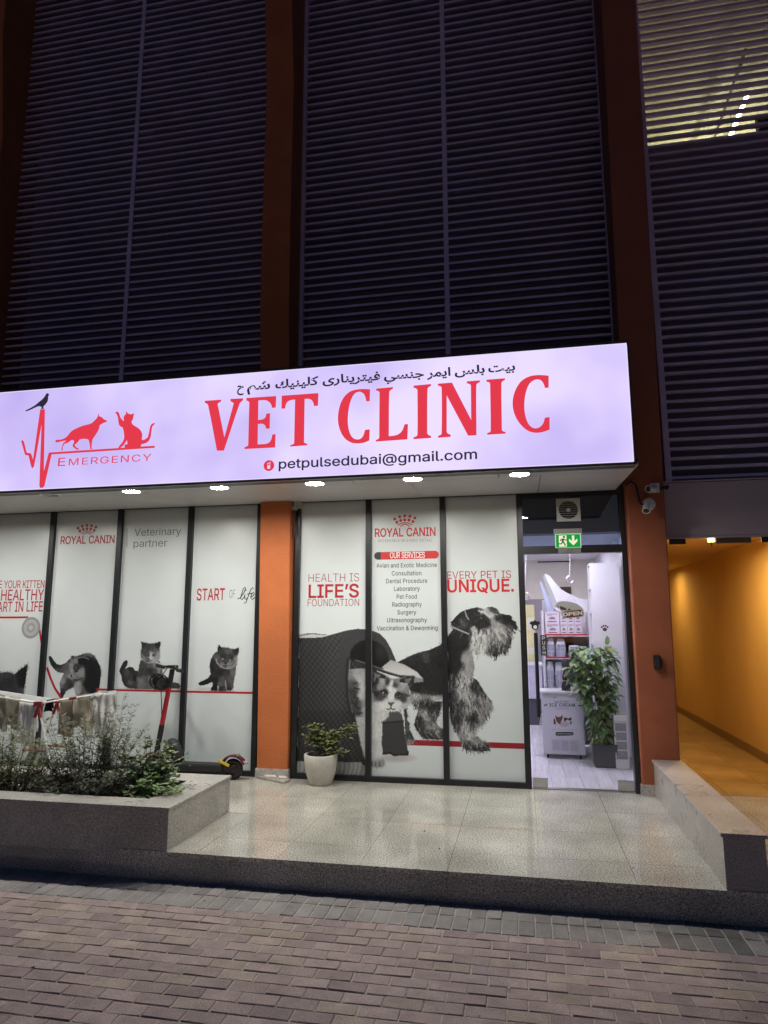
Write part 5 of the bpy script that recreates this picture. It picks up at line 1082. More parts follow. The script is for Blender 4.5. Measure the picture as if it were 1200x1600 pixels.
for q_, tn in (('(500,490)(590,455)(625,540)(690,630)(725,740)(690,810)(590,835)(505,775)(490,690)(510,600)', 122), ('(560,575)(640,560)(690,600)(650,650)(590,690)(565,640)', 44), ('(620,700)(700,660)(715,760)(640,770)', 130),
               ('(700,480)(800,440)(900,520)(980,720)(950,985)(840,1035)(740,1000)(700,880)(740,760)(720,640)(690,560)', 26), ('(690,415)(800,405)(870,445)(830,480)(760,450)(700,450)', 100),
               ('(570,840)(660,840)(690,920)(640,1050)(595,1060)(575,960)', 140), ('(165,455)(200,460)(240,520)(300,580)(290,640)(240,640)(190,575)', 40), ('(340,1000)(430,1000)(385,1095)(325,1092)', 44), ('(518,447)(590,462)(540,500)', 46)):
    k_ = K.inside(zk1(q_)) & kb; K.t[k_] = 0.7 * tn + 0.3 * K.t[k_]
kd = conv(zk1, '200,520,0.5,1 330,650,1,0.1 470,650,0.6,0.8 380,900,0,1 560,560,-0.6,-0.3 600,750,-0.2,1 720,520,0.4,-0.8 800,430,0.2,-1 880,520,0.8,-0.5 960,700,0.9,0.3 850,800,0.2,1 620,950,-0.1,1 760,980,0.1,1')
K.fur(kb, 3600, 2.6, kd, 14)
K.line(zk1('(545,620)(570,690)(590,700)'), 1.0, 24, 0.8); e = zk1([(600, 690)])[0]; K.ell(e, 2.4, 1.0, 30)
e = zk1([(512, 755)])[0]; K.ell(e, 1.5, 1.4, 28); K.line(zk1('(545,812)(600,828)(690,795)'), 1.4, 58, 0.7); K.line(zk1('(505,768)(530,790)'), 0.8, 40, 0.8); K.ell(zk1([(592, 628)])[0], 3.4, 2.2, 34, 0.8); K.ell(zk1([(588, 632)])[0], 1.3, 0.9, 120); K.fill(zk1('(640,470)(760,490)(800,530)(700,590)(630,580)(615,520)'), 28)
K.line(zk1('(620,480)(700,465)(790,500)'), 1.0, 130, 0.6)
K.sheet('printed_picture', win[1], WA[1] + 0.031, WA[2] - 0.031)

zk0 = Z(0, 980, 5.0)
K = Paint(-30, 1030, 60, 1090, 0.7)
kb = K.inside(zk0('(-150,420)(-60,372)(0,360)(60,350)(110,370)(160,330)(215,290)(206,380)(188,480)(180,550)(-150,550)'))
K.m |= kb
K.field(kb, conv(zk0, '0,380,70 60,370,66 50,440,50 110,400,56 150,380,34 190,330,30 170,440,30 120,480,60 20,480,56 180,500,70 -60,420,60'))
K.fur(kb, 2200, 4.5, conv(zk0, '0,400,0.2,-1 100,420,0.4,-1 180,380,0.5,-1 180,500,0.8,0.5'), 16)
K.sheet('printed_picture', win[0], WA[0] + 0.031, WA[1] - 0.031)

# --- words and marks on the films
YT = -0.0014
def ink(parent, mat_, fn, name='lettering', y=YT):
    q = MB(); fn(q); return q.build(name, mat_, parent)
z3 = Z(0, 860, 2.857); z4 = Z(420, 740, 2.857); z2 = Z(0, 500, 2.0)
def L_(z, x, y): return z([(x, y)])[0]
def crown(mb, x0, base0, x1, base1):
    """logo crown placed over the wordmark that runs from (x0, base0) to (x1, base1)"""
    s = (x1 - x0) / 685.0
    def q(x, y): return (x0 + (x - 115) * s, base0 + (base1 - base0) * (x - 115) / 685.0 + (y - 420) * s)
    for (x, y) in ((340, 224), (394, 200), (452, 191), (511, 196), (566, 216), (363, 261), (406, 241), (452, 236), (499, 239), (544, 257)):
        c = at(*q(x, y), YT); r_ = (at(*q(x + 17, y), YT) - c)[0]; disc(mb, c, r_, r_, YT, 14)
    for (o, w_) in ((0, 9), (18, 9)):
        pts = []
        for k in range(13):
            t = -1 + 2 * k / 12
            pts.append(at(*q(455 + 82 * t * (1 - 0.02 * o), 268 + o + 27 * t * t), YT))
        ribbon(mb, pts, 9 * s * (at(101, 900, YT)[0] - at(100, 900, YT)[0]), YT)
ink(win[0], M_red_ink, lambda q: text_px(q, 'GIVE YOUR KITTEN', (-19, 919.3), (69, 918.5), 11.8, YT, 0.004, 0.95))
ink(win[0], M_red_ink, lambda q: text_px(q, 'A HEALTHY', (-14, 938.4), (68, 937.4), 16.6, YT, 0.008))
ink(win[0], M_red_ink, lambda q: text_px(q, 'START IN LIFE', (-19, 956.0), (66, 955.2), 15.4, YT, 0.008))
ink(win[0], M_red_ink, lambda q: ribbon(q, [at(-40, 965.2, YT), at(44, 964.4, YT)], 0.022, YT), 'red_line')
def f(q):
    ribbon(q, [at(u, v, YT) for u, v in ((61.8, 984), (64, 1000), (66, 1012))], 0.024, YT)
ink(win[0], M_red_ink, f, 'red_tape')
tp = at(48.3, 980.8, YT)
for (k, mname, c) in ((1.0, 'tape_grey', (0.30, 0.30, 0.31)), (0.78, 'tape_light', (0.44, 0.44, 0.45)), (0.46, 'tape_mid', (0.33, 0.33, 0.34)), (0.22, 'tape_pale', (0.5, 0.5, 0.5))):
    q = MB(); disc(q, tp, 0.128 * k, 0.128 * k, YT - 0.0004 * (1.1 - k) - 0.0002, 30); q.build('tape_roll', mat(mname, c, 0.45), win[0])
def f(q):
    text_px(q, 'ROYAL CANIN', (94.2, 850.2), (178.8, 848.2), 11.9, YT, 0.022, 0.98); crown(q, 94.2, 850.2, 178.8, 848.2)
ink(win[1], M_red_ink, f, 'logo')
def f(q):
    ribbon(q, [at(u, v, YT) for u, v in ((73.5, 1043), (79, 1060), (86, 1076), (95, 1089))], 0.028, YT)
ink(win[1], M_red_ink, f, 'red_tape')
ink(win[1], M_red_ink, lambda q: ribbon(q, [(at(150, 1081.6, YT)[0], YT, 0.884), (WA[2] - 0.031, YT, 0.884)], 0.022, YT), 'red_line')
def bar(parent, x0, x1, z, h):
    ink(parent, M_red_ink, lambda q: ribbon(q, [(x0, YT, z), (x1, YT, z)], h, YT), 'red_line')
bar(win[2], WA[2] + 0.031, WA[3] - 0.031, 0.880, 0.022)
bar(win[3], WA[3] + 0.031, WA[4] - 0.031, 0.877, 0.022)
def f(q):
    text_px(q, 'Veterinary', (210, 837.6), (282.5, 835.4), 11.4, YT, -0.004)
    text_px(q, 'partner', (208.5, 855.0), (261, 853.6), 11.4, YT, -0.004)
    a, b_ = at(198.4, 826, YT), at(198.2, 855, YT); ribbon(q, [a, b_], 0.008, YT)
ink(win[2], M_grey_ink, f)
def f(q):
    pts = [at(192 + k * 2.3, 1103 + 3.2 * math.sin(k * 1.7) + 1.5 * math.sin(k * 0.6), YT) for k in range(12)]
    ribbon(q, pts, 0.006, YT)
ink(win[2], M_grey_ink, f, 'signature')
ink(win[3], M_red_ink, lambda q: text_px(q, 'START', (307, 938.0), (351, 937.2), 17.8, YT, 0.014))
ink(win[3], M_grey_ink, lambda q: text_px(q, 'OF', (358, 934.4), (367, 934.0), 12.8, YT, -0.012))
def f(q):
    for s_ in ('1060,217 1072,212 1088,190 1097,170 1094,164 1086,172 1077,200 1074,214 1080,220 1088,212',
               '1088,212 1094,192 1092,214 1098,219 1104,212', '1090,236 1098,232 1110,200 1120,174 1127,166 1131,172', '1104,196 1116,192 1126,192',
               '1118,208 1128,204 1136,194 1132,187 1123,196 1120,212 1126,219 1138,210'):
        ribbon(q, [at(*z3([(p[0], p[1])])[0], YT) for p in [tuple(map(float, t.split(','))) for t in s_.split()]], 0.0105, YT)
    c = at(*z3([(1097, 178)])[0], YT); disc(q, c, 0.008, 0.008, YT, 10)
ink(win[3], M_dark_ink, f, 'script_lettering')

ink(win[4], M_thin_red, lambda q: text_px(q, 'HEALTH IS', L_(z4, 177, 484), L_(z4, 403, 481), 12.9, YT, -0.010))
ink(win[4], M_thin_red, lambda q: text_px(q, 'FOUNDATION', L_(z4, 173, 592.5), L_(z4, 403, 590), 11.0, YT, -0.006))
ink(win[4], M_red_ink, lambda q: text_px(q, 'LIFE\u2019S', L_(z4, 177, 554), L_(z4, 402, 551), 20.0, YT, 0.022), 'bold_lettering')
xa, ba = L_(z4, 473, 282.5); xb, bb = L_(z4, 745, 277)
ink(win[5], M_red_ink2, lambda q: (text_px(q, 'ROYAL CANIN', (xa, ba), (xb, bb), 12.9, YT, 0.024, 0.98), crown(q, xa, ba, xb, bb)), 'logo')
ink(win[5], M_grey_ink, lambda q: text_px(q, 'INCREDIBLE IN EVERY DETAIL', L_(z4, 487, 306), L_(z4, 730, 303), 4.2, YT, -0.004, 1.25), 'strapline')
pa, pb = at(*L_(z4, 487, 366), YT), at(*L_(z4, 742, 363), YT); rr = 0.042
def pill(q, x0, x1, round0, round1, z, y):
    pts = []
    if round1: pts += [(x1 + rr * math.cos(R(a)), y, z + rr * math.sin(R(a))) for a in range(-90, 91, 15)]
    else: pts += [(x1, y, z - rr), (x1, y, z + rr)]
    if round0: pts += [(x0 + rr * math.cos(R(a)), y, z + rr * math.sin(R(a))) for a in range(90, 271, 15)]
    else: pts += [(x0, y, z + rr), (x0, y, z - rr)]
    q.poly(pts)
zz = (pa[2] + pb[2]) / 2
ink(win[5], M_red_ink2, lambda q: pill(q, pa[0] + 0.035, pb[0], 0, 1, zz, YT), 'banner')
ink(win[5], M_dark_ink, lambda q: pill(q, pa[0], pa[0] + 0.034, 1, 0, zz, YT), 'banner_end')
ink(win[5], M_white_ink, lambda q: text_px(q, 'OUR SERVICES', L_(z4, 541, 377.5), L_(z4, 697, 375.5), 9.2, YT - 0.0005, 0.016, 0.95), 'banner_lettering')
for s_, x0, x1, b0, b1 in (('Avian and Exotic Medicine', 481, 750, 420, 417), ('Consultation', 549, 681, 455, 453.5), ('Dental Procedure', 524, 708, 489.5, 487.5),
    ('Laboratory', 559, 674, 524, 522.5), ('Pet Food', 571, 661, 559, 558), ('Radiography', 551, 683, 594, 592.5), ('Surgery', 574, 658, 629, 628),
    ('Ultrasonography', 528, 706, 664, 662.5), ('Vaccination & Deworming', 482, 754, 700, 698)):
    ink(win[5], M_dark_ink, lambda q: text_px(q, s_, L_(z4, x0, b0), L_(z4, x1, b1), 6.8, YT, 0.007, 1.06), 'service_lettering')
ink(win[6], M_red_ink, lambda q: text_px(q, 'EVERY PET IS', L_(z4, 797, 470), L_(z4, 1082, 465.5), 11.6, YT, -0.002))
ink(win[6], M_red_ink2, lambda q: text_px(q, 'UNIQUE.', L_(z4, 797, 529), L_(z4, 1095, 525.5), 19.0, YT, 0.024), 'bold_lettering')
def redbar(parent, x0, x1):
    ink(parent, mat('dark_red_ink', rgb(150, 26, 42), 0.42), lambda q: ribbon(q, [(x0, -0.0004, 0.403), (x1, -0.0004, 0.403)], 0.056, -0.0004), 'red_bar', )
redbar(win[5], -0.30, WB[2] - 0.031); redbar(win[6], WB[2] + 0.031, WB[3] - 0.031)
# ------------------------------------------------------------------ the lit sign
YS = -1.512
SG = thing('clinic_sign', 'long backlit white sign reading Vet Clinic in red over the shopfront', 'sign', (-2.3, -1.45, 2.95))
SX0, SX1, SZ0, SZ1 = -6.55, 1.948, 2.958, 3.998
q = MB()
q.box(SX0 - 0.03, SX1 + 0.022, YS + 0.006, -1.362, SZ0 - 0.022, SZ1 + 0.03)
q.build('frame', mat('sign_frame', (0.03, 0.028, 0.03), 0.45), SG)
q = MB(); q.box(SX0, SX1, YS, YS + 0.0055, SZ0, SZ1)
q.build('face', emit('sign_glow', (0.53, 0.43, 0.87), SIGN, 0.06, 0.65, (0.76, 0.66, 0.985)), SG)
q = MB()
for a in ((SX0, SX1, SZ1 - 0.007, SZ1 + 0.001), (SX0, SX1, SZ0 - 0.001, SZ0 + 0.006)):
    q.box(a[0], a[1], YS - 0.001, YS + 0.002, a[2], a[3])
q.box(SX1 - 0.007, SX1 + 0.001, YS - 0.001, YS + 0.002, SZ0 + 0.011, SZ1 - 0.013)
q.build('bright_edge', emit('sign_edge_glow', (0.78, 0.70, 0.98), SIGN), SG)
M_sred = emit('sign_red_glow', (0.72, 0.042, 0.070), SIGN)
M_sdark = emit('sign_dark_vinyl', (0.026, 0.022, 0.034), SIGN)
M_swhite = emit('sign_white_glow', (0.70, 0.62, 0.95), SIGN)
YL = YS - 0.003
zV = Z(310, 560, 4.138); zN = Z(580, 540, 4.0); zA = Z(0, 600, 4.615)
q = MB()
for s_ in ('(41,274)(147,267)(146,279)(136,284)(124,294)(168,511)(228,292)(222,285)(207,277)(207,262)(289,258)(288,271)(278,279)(267,292)(165,596)(120,597)(62,300)(54,293)(42,287)',
           '(310,256)(503,243)(500,318)(476,320)(470,298)(455,280)(430,270)(388,272)(386,398)(415,394)(432,382)(440,357)(463,355)(461,453)(438,455)(432,434)(415,423)(385,424)(383,556)(430,553)(455,545)(470,525)(478,492)(499,489)(496,576)(298,586)(299,573)(313,569)(322,560)(329,285)(322,277)(310,272)',
           '(539,241)(776,224)(773,306)(748,308)(742,285)(730,268)(708,261)(687,262)(683,542)(690,548)(704,552)(704,562)(594,570)(594,560)(610,556)(619,548)(625,266)(597,270)(577,280)(566,298)(560,324)(537,325)',
           '(1110,200)(1108,276)(1086,278)(1080,252)(1068,228)(1045,215)(1018,222)(995,250)(975,310)(966,390)(970,450)(985,495)(1005,518)(1030,524)(1050,518)(1065,500)(1078,462)(1108,458)(1105,530)(1075,543)(1030,550)(985,543)(945,515)(918,470)(903,410)(905,350)(920,290)(945,245)(985,212)(1040,199)(1080,198)'):
    poly_px(q, zV(s_), YL)
for s_ in ('(31,269)(136,259)(135,271)(122,278)(113,290)(110,566)(150,561)(180,547)(198,522)(208,492)(230,490)(226,586)(28,600)(29,589)(42,585)(50,576)(52,292)(44,284)(31,281)',
           '(264,250)(374,240)(374,252)(360,259)(352,270)(350,548)(358,558)(375,566)(374,577)(264,585)(265,573)(281,567)(289,556)(289,277)(281,268)(265,263)',
           '(416,238)(505,231)(625,465)(623,248)(614,240)(598,236)(598,223)(680,217)(679,229)(664,236)(657,248)(658,560)(606,563)(472,312)(472,540)(480,550)(497,557)(496,570)(417,576)(418,564)(433,559)(440,548)(440,264)(433,255)(417,250)',
           '(720,213)(836,204)(835,216)(822,222)(814,234)(817,528)(825,536)(840,540)(840,550)(725,557)(725,546)(740,542)(747,532)(743,237)(735,229)(721,226)',
           '(1109,188)(1109,263)(1086,265)(1078,240)(1062,218)(1040,211)(1010,220)(985,245)(965,300)(957,370)(962,430)(978,480)(1000,508)(1028,517)(1055,508)(1075,485)(1086,450)(1115,447)(1115,525)(1080,538)(1035,545)(985,535)(940,500)(905,450)(886,390)(886,330)(905,270)(940,220)(990,192)(1040,184)(1080,185)'):
    poly_px(q, zN(s_), YL)
q.build('big_red_lettering', M_sred, SG)
q = MB()
for s_ in ('(152,410)(160,404)(170,412)(182,452)(190,488)(197,497)(224,500)(238,545)(290,182)(324,182)(316,630)(352,494)(1115,445)(1116,460)(372,508)(320,738)(305,750)(288,748)(284,730)(300,290)(245,595)(234,608)(226,598)(206,516)(182,512)(176,495)',):
    poly_px(q, zA(s_), YL)
q.build('pulse_line', M_sred, SG)
q = MB(); poly_px(q, zA('(396,415)(405,403)(440,400)(470,388)(490,370)(510,345)(540,325)(600,300)(655,285)(680,265)(703,237)(708,210)(715,232)(735,240)(750,255)(770,262)(768,275)(745,280)(735,288)(720,295)(715,320)(700,350)(680,380)(668,400)(662,430)(660,460)(668,468)(650,470)(648,440)(640,405)(630,398)(600,395)(575,400)(555,425)(537,440)(548,455)(570,468)(568,473)(552,472)(530,455)(522,445)(535,418)(530,405)(515,405)(495,420)(465,432)(452,455)(452,478)(443,482)(445,460)(455,430)(470,415)(478,407)(440,414)(410,422)'), YL - 0.0006)
q.build('dog_silhouette', M_sred, SG)
q = MB(); poly_px(q, zA('(830,205)(845,198)(858,210)(868,240)(888,266)(895,260)(890,250)(895,230)(908,217)(908,195)(925,213)(945,218)(968,210)(962,235)(958,255)(948,270)(955,290)(985,310)(1010,330)(1025,360)(1022,402)(1040,402)(1065,385)(1075,350)(1082,310)(1095,288)(1115,280)(1118,288)(1100,305)(1092,340)(1085,385)(1068,415)(1040,430)(1018,435)(1015,455)(900,459)(895,440)(920,432)(915,405)(895,435)(870,459)(852,461)(862,445)(882,420)(895,390)(893,350)(885,315)(862,300)(855,280)(850,240)(842,220)'), YL - 0.0006)
q.build('cat_silhouette', M_sred, SG)
q = MB(); poly_px(q, zA('(345,66)(355,75)(348,90)(345,120)(330,145)(315,160)(312,174)(322,178)(296,180)(300,165)(280,160)(250,172)(215,188)(190,197)(180,193)(205,180)(250,155)(280,130)(310,105)(328,80)(335,68)'), YL - 0.0006)
q.build('bird_silhouette', M_sdark, SG)
q = MB()
text_px(q, 'E', zA([(417, 592)])[0], zA([(470, 589.5)])[0], 12.6, YL, 0.004); text_px(q, 'MERGENCY', zA([(495, 587)])[0], zA([(1090, 553)])[0], 10.6, YL, 0.0, 1.12)
q.build('emergency_lettering', M_sred, SG)
q = MB(); text_px(q, 'petpulsedubai@gmail.com', (435.4, 732.3), (745.6, 716.8), 14.6, YL, 0.016, 1.0)
q.build('email_lettering', M_sdark, SG)
c = at(*zV([(456, 693)])[0], YL); r_ = 9.0 / FPX * 6.1
q = MB(); disc(q, c, r_, r_ * 1.0, YL, 28); q.build('phone_badge', M_sred, SG)
q = MB(); q.add([(c[0] + x, YL - 0.001, c[2] + z) for x, z in ((-0.015, -0.03), (0.013, -0.03), (0.013, 0.026), (0.013, 0.036), (0.007, 0.036), (0.007, 0.026), (-0.015, 0.026))], [(0, 1, 2, 3, 4, 5, 6)])
q.build('phone_mark', M_swhite, SG)
q = MB(); q.add([(c[0] + x, YL - 0.0016, c[2] + z) for x, z in ((-0.010, 0.002), (0.008, 0.002), (0.008, 0.020), (-0.010, 0.020))], [(0, 1, 2, 3)]); q.build('phone_screen', M_sred, SG)
# Arabic line: contextual letter forms, laid right to left
FORMS = {'\u0628': 0xFE8F, '\u062A': 0xFE95, '\u062C': 0xFE9D, '\u062D': 0xFEA1, '\u0633': 0xFEB1, '\u0634': 0xFEB5, '\u0641': 0xFED1, '\u0643': 0xFED9, '\u0644': 0xFEDD, '\u0645': 0xFEE1, '\u0646': 0xFEE5, '\u064A': 0xFEF1}
TWO = {'\u0627': 0xFE8D, '\u0631': 0xFEAD, '\u0649': 0xFEEF}
def shape(wd):
    o = []
    for i, ch in enumerate(wd):
        prev = i > 0 and wd[i - 1] in FORMS
        if ch in FORMS:
            nxt = i + 1 < len(wd) and (wd[i + 1] in FORMS or wd[i + 1] in TWO)
            o.append(chr(FORMS[ch] + (3 if prev and nxt else 1 if prev else 2 if nxt else 0)))
        elif ch in TWO: o.append(chr(TWO[ch] + (1 if prev else 0)))
        else: o.append(ch)
    return ''.join(reversed(o))
AR = [('\u0628\u064A\u062A', (763, 581.6), (805, 578.4)), ('\u0628\u0644\u0633', (710.5, 586.0), (757.5, 582.2)), ('\u0627\u064A\u0645\u0631', (667, 589.2), (704, 586.6)),
      ('\u062C\u0646\u0633\u064A', (600, 592.6), (662.5, 589.4)), ('\u0641\u064A\u062A\u0631\u064A\u0646\u0627\u0631\u0649', (504, 599.6), (594, 593.2)),
      ('\u0643\u0644\u064A\u0646\u064A\u0643', (430, 606.8), (497.5, 600.6)), ('\u0634\u0645', (386, 609.5), (422, 607.0)), ('\u062D', (370.5, 610.5), (381, 609.8))]
q = MB()
for wd, L, Rr in AR:
    text_px(q, shape(wd), L, Rr, 13.2, YL, 0.028, cap=0.74)
q.build('arabic_lettering', M_sdark, SG)

# ------------------------------------------------------------------ low wall and planter
LW = thing('low_wall', 'low granite parapet wall with a flat cap at the right end of the terrace', 'wall', (2.3, -1.3, 0))
q = MB(); q.box(2.180, 2.425, YF + 0.004, -0.105, H - 0.03, 0.312); q.build('body', M_granite, LW, bevel=0.002)
q = MB(); q.box(2.166, 2.440, YF - 0.008, -0.088, 0.3125, 0.335); q.build('cap', M_granite, LW, bevel=0.003)
PX0, PX1, PYB = -7.0, -1.604, -1.365
PL = thing('planter', 'long raised granite planter with a wide flat rim at the left', 'planter', (-3.4, -1.9, 0))
q = MB()
q.box(PX0, PX1, YF + 0.001, YF + 0.06, H - 0.03, 0.281); q.box(PX1 - 0.06, PX1, YF + 0.061, PYB - 0.061, 0.0, 0.281); q.box(PX0, PX1, PYB - 0.06, PYB, 0.0, 0.281)
q.box(PX0, PX1 - 0.25, YF + 0.061, YF + 0.20, 0.05, 0.281); q.box(PX0, PX1 - 0.25, PYB - 0.24, PYB - 0.061, 0.05, 0.281); q.box(PX1 - 0.26, PX1 - 0.061, YF + 0.061, PYB - 0.061, 0.05, 0.281)
q.build('granite_walls', M_granite, PL, bevel=0.002)
q = MB()
for k in range(6):
    a = PX1 + 0.008 - 0.29 - k * 0.9
    q.box(max(PX0, a - 0.9) + 0.001, a - 0.001, YF - 0.008, YF + 0.215, 0.2815, 0.303)
q.box(PX1 - 0.281, PX1 + 0.008, YF - 0.008, PYB + 0.008, 0.2815, 0.303)
q.box(PX0, PX1 - 0.283, PYB - 0.26, PYB + 0.008, 0.2815, 0.303)
q.build('rim', M_granite, PL, bevel=0.003)
so = MB(); n_ = 40
gx = [PX0 + (PX1 - 0.27 - PX0) * i / 60 for i in range(61)]; gy = [YF + 0.16 + (PYB - 0.2 - YF - 0.16) * j / 9 for j in range(10)]
vs = [(x, y, 0.20 + rnd.uniform(-0.012, 0.02)) for y in gy for x in gx]
so.add(vs, [(j * 61 + i, j * 61 + i + 1, (j + 1) * 61 + i + 1, (j + 1) * 61 + i) for j in range(9) for i in range(60)])
so.build('soil', M_soil, PL, smooth=True)
pbm = MB()
for k in range(46):
    u = rnd.choice([rnd.uniform(8, 62), rnd.uniform(-20, 110), rnd.uniform(35, 60)]); p = at_z(u, rnd.uniform(1218, 1236), 0.22)
    r_ = rnd.uniform(0.009, 0.022)
    pbm.lathe([(0, -r_ * 0.7), (r_ * 0.8, -r_ * 0.45), (r_, 0), (r_ * 0.75, r_ * 0.5), (0, r_ * 0.7)], p, axis=(rnd.uniform(-0.4, 0.4), rnd.uniform(-0.4, 0.4), 1), n=8)
tag(pbm.build('pebbles', mat('white_stone', (0.62, 0.60, 0.56), 0.7, var=0.15), smooth=True), kind='stuff')

# ------------------------------------------------------------------ plants
def leaf_blade(mb, p, d, L, wd, col, droop=0.25, up=(0, 0, 1)):
    """a folded leaf of six points from p along d"""
    p = np.asarray(p, float); d = np.asarray(d, float); d = d / (np.linalg.norm(d) + 1e-9)
    s = np.cross(d, np.asarray(up, float)); s = s / (np.linalg.norm(s) + 1e-9)
    nn = np.cross(s, d)
    a = p + d * L * 0.38 - nn * 0.02 * L; t = p + d * L - nn * L * droop
    m1 = p + d * L * 0.42 - nn * (0.05 * L + wd * 0.22)
    k = p + d * L * 0.75 - nn * L * droop * 0.45
    mb.add([p, m1 + s * wd / 2, a, m1 - s * wd / 2, k + s * wd * 0.32, k - s * wd * 0.32, t], [(0, 2, 1), (0, 3, 2), (1, 2, 4), (2, 3, 5), (2, 5, 6), (2, 6, 4)], col)
def leafcol(base, spread=0.3):
    k = rnd.uniform(1 - spread, 1 + spread * 1.4)
    return (base[0] * k * rnd.uniform(0.85, 1.2), base[1] * k, base[2] * k * rnd.uniform(0.7, 1.2))
def narrow_shrub(label, x, y, hgt, spread, stems, base, dens=44, LL=(0.04, 0.08), group='shrubs growing in the granite planter'):
    z0 = 0.205
    T = thing('shrub', label, 'shrub', (x, y, z0), group)
    st, fo = MB(), MB()
    for k in range(stems):
        a = rnd.uniform(0, 2 * math.pi); r_ = rnd.random() ** 0.6
        bx_, by_ = x + math.cos(a) * r_ * spread * 0.5, y + math.sin(a) * r_ * min(spread, 0.3) * 0.5
        hh = hgt * rnd.uniform(0.5, 1.0) * (1.06 - 0.35 * r_)
        lx, ly = math.cos(a) * r_ * spread * 0.55 + rnd.uniform(-0.05, 0.05), math.sin(a) * r_ * 0.13 + rnd.uniform(-0.03, 0.03)
        pts = []
        for q in range(7):
            f = q / 6
            pts.append(np.array([bx_ + lx * f ** 1.4 + rnd.uniform(-0.006, 0.006), by_ + ly * f ** 1.4 + rnd.uniform(-0.006, 0.006), z0 + hh * f]))
        st.tube(pts, [0.0035 * (1 - 0.75 * q / 6) for q in range(7)], 5)
        nl = int(dens * hh / hgt)
        for q in range(nl):
            f = rnd.uniform(0.08, 1.0) ** 0.85
            i = min(5, int(f * 6)); g = f * 6 - i
            p = pts[i] * (1 - g) + pts[i + 1] * g
            b_ = rnd.uniform(0, 2 * math.pi); el = rnd.uniform(0.0, 1.0)
            leaf_blade(fo, p, (math.cos(b_), math.sin(b_) * 0.8, el), rnd.uniform(*LL), rnd.uniform(0.010, 0.018), leafcol(base), rnd.uniform(0.05, 0.4))
            if rnd.random() < 0.12:
                e = p + np.array([math.cos(b_), math.sin(b_), 0.8]) * rnd.uniform(0.02, 0.06); st.tube([p, e], 0.0014, 4)
                for _ in range(4):
                    c_ = rnd.uniform(0, 6.28); leaf_blade(fo, e, (math.cos(c_), math.sin(c_), 0.5), rnd.uniform(0.02, 0.04), 0.008, leafcol(base), 0.2)
    st.build('stems', M_twig, T); fo.build('foliage', M_leaf, T)
    return T
def broad_shrub(label, x, y, hgt, rx, ry, n, base, LL=(0.035, 0.075), z0=0.205, group='shrubs growing in the granite planter', name='shrub', stems=16, cat='shrub'):
    T = thing(name, label, cat, (x, y, z0), group)
    st, fo = MB(), MB()
    tips = []
    for k in range(stems):
        a = rnd.uniform(0, 2 * math.pi); r_ = rnd.random() ** 0.5
        e = np.array([x + math.cos(a) * r_ * rx, y + math.sin(a) * r_ * ry, z0 + hgt * (1 - 0.55 * r_ * r_) * rnd.uniform(0.55, 1.02)])
        m_ = np.array([x + math.cos(a) * r_ * rx * 0.35, y + math.sin(a) * r_ * ry * 0.35, z0 + (e[2] - z0) * 0.5])
        s_ = np.array([x + math.cos(a) * 0.03, y + math.sin(a) * 0.03, z0 - 0.01])
        pts = [s_ * (1 - f) ** 2 + 2 * m_ * f * (1 - f) + e * f * f for f in np.linspace(0, 1, 7)]
        st.tube(pts, [0.005 * (1 - 0.7 * q / 6) for q in range(7)], 5)
        tips.append(pts)
    for k in range(n):
        pts = rnd.choice(tips); f = rnd.uniform(0.25, 1.0); i = min(5, int(f * 6)); g = f * 6 - i
        p = pts[i] * (1 - g) + pts[i + 1] * g + np.array([rnd.gauss(0, 0.03), rnd.gauss(0, 0.03), rnd.gauss(0, 0.025)])
        a = rnd.uniform(0, 6.28)
        L = rnd.uniform(*LL)
        leaf_blade(fo, p, (math.cos(a), math.sin(a), rnd.uniform(-0.3, 0.7)), L, L * rnd.uniform(0.5, 0.72), leafcol(base), rnd.uniform(0.1, 0.4))
    st.build('stems', M_twig, T); fo.build('foliage', M_leaf, T)
    return T
def px_x(u, y): return at(u, 1150, y)[0]
G2 = (0.17, 0.185, 0.125)
narrow_shrub('narrow-leaved green shrub at the far left end of the planter', px_x(18, -1.9), -1.9, 0.66, 0.46, 38, (0.21, 0.25, 0.13), 48)
narrow_shrub('sparse thin-stemmed shrub in front of the airer\'s crossed legs', px_x(68, -1.8), -1.8, 0.50, 0.22, 9, G2, 34)
narrow_shrub('tallest dense feathery shrub in front of the hanging towel', px_x(138, -1.88), -1.88, 0.80, 0.52, 42, G2, 50)
narrow_shrub('dark leafy shrub between the feathery shrub and the broad-leaved one', px_x(182, -1.8), -1.8, 0.84, 0.30, 15, (0.08, 0.095, 0.06), 42)
narrow_shrub('low dark narrow-leaved growth filling the middle of the planter front', px_x(150, -2.06), -2.06, 0.30, 0.66, 60, (0.08, 0.095, 0.06), 28)
narrow_shrub('thin yellowish-green weeds behind the white pebbles', px_x(30, -2.0), -2.0, 0.30, 0.5, 22, (0.12, 0.12, 0.06), 16)
broad_shrub('bushy broad-leaved green shrub in front of the scooter', px_x(238, -1.85), -1.85, 0.52, 0.34, 0.2, 1200, (0.16, 0.225, 0.11), group='shrubs growing in the granite planter', stems=26)
broad_shrub('low fresh green plant at the planter\'s front corner', px_x(245, -2.08), -2.08, 0.26, 0.26, 0.13, 420, (0.19, 0.29, 0.11))
broad_shrub('small leafy sprig hanging over the planter\'s right rim', px_x(300, -1.86), -1.83, 0.14, 0.10, 0.08, 60, (0.10, 0.155, 0.06), stems=6)

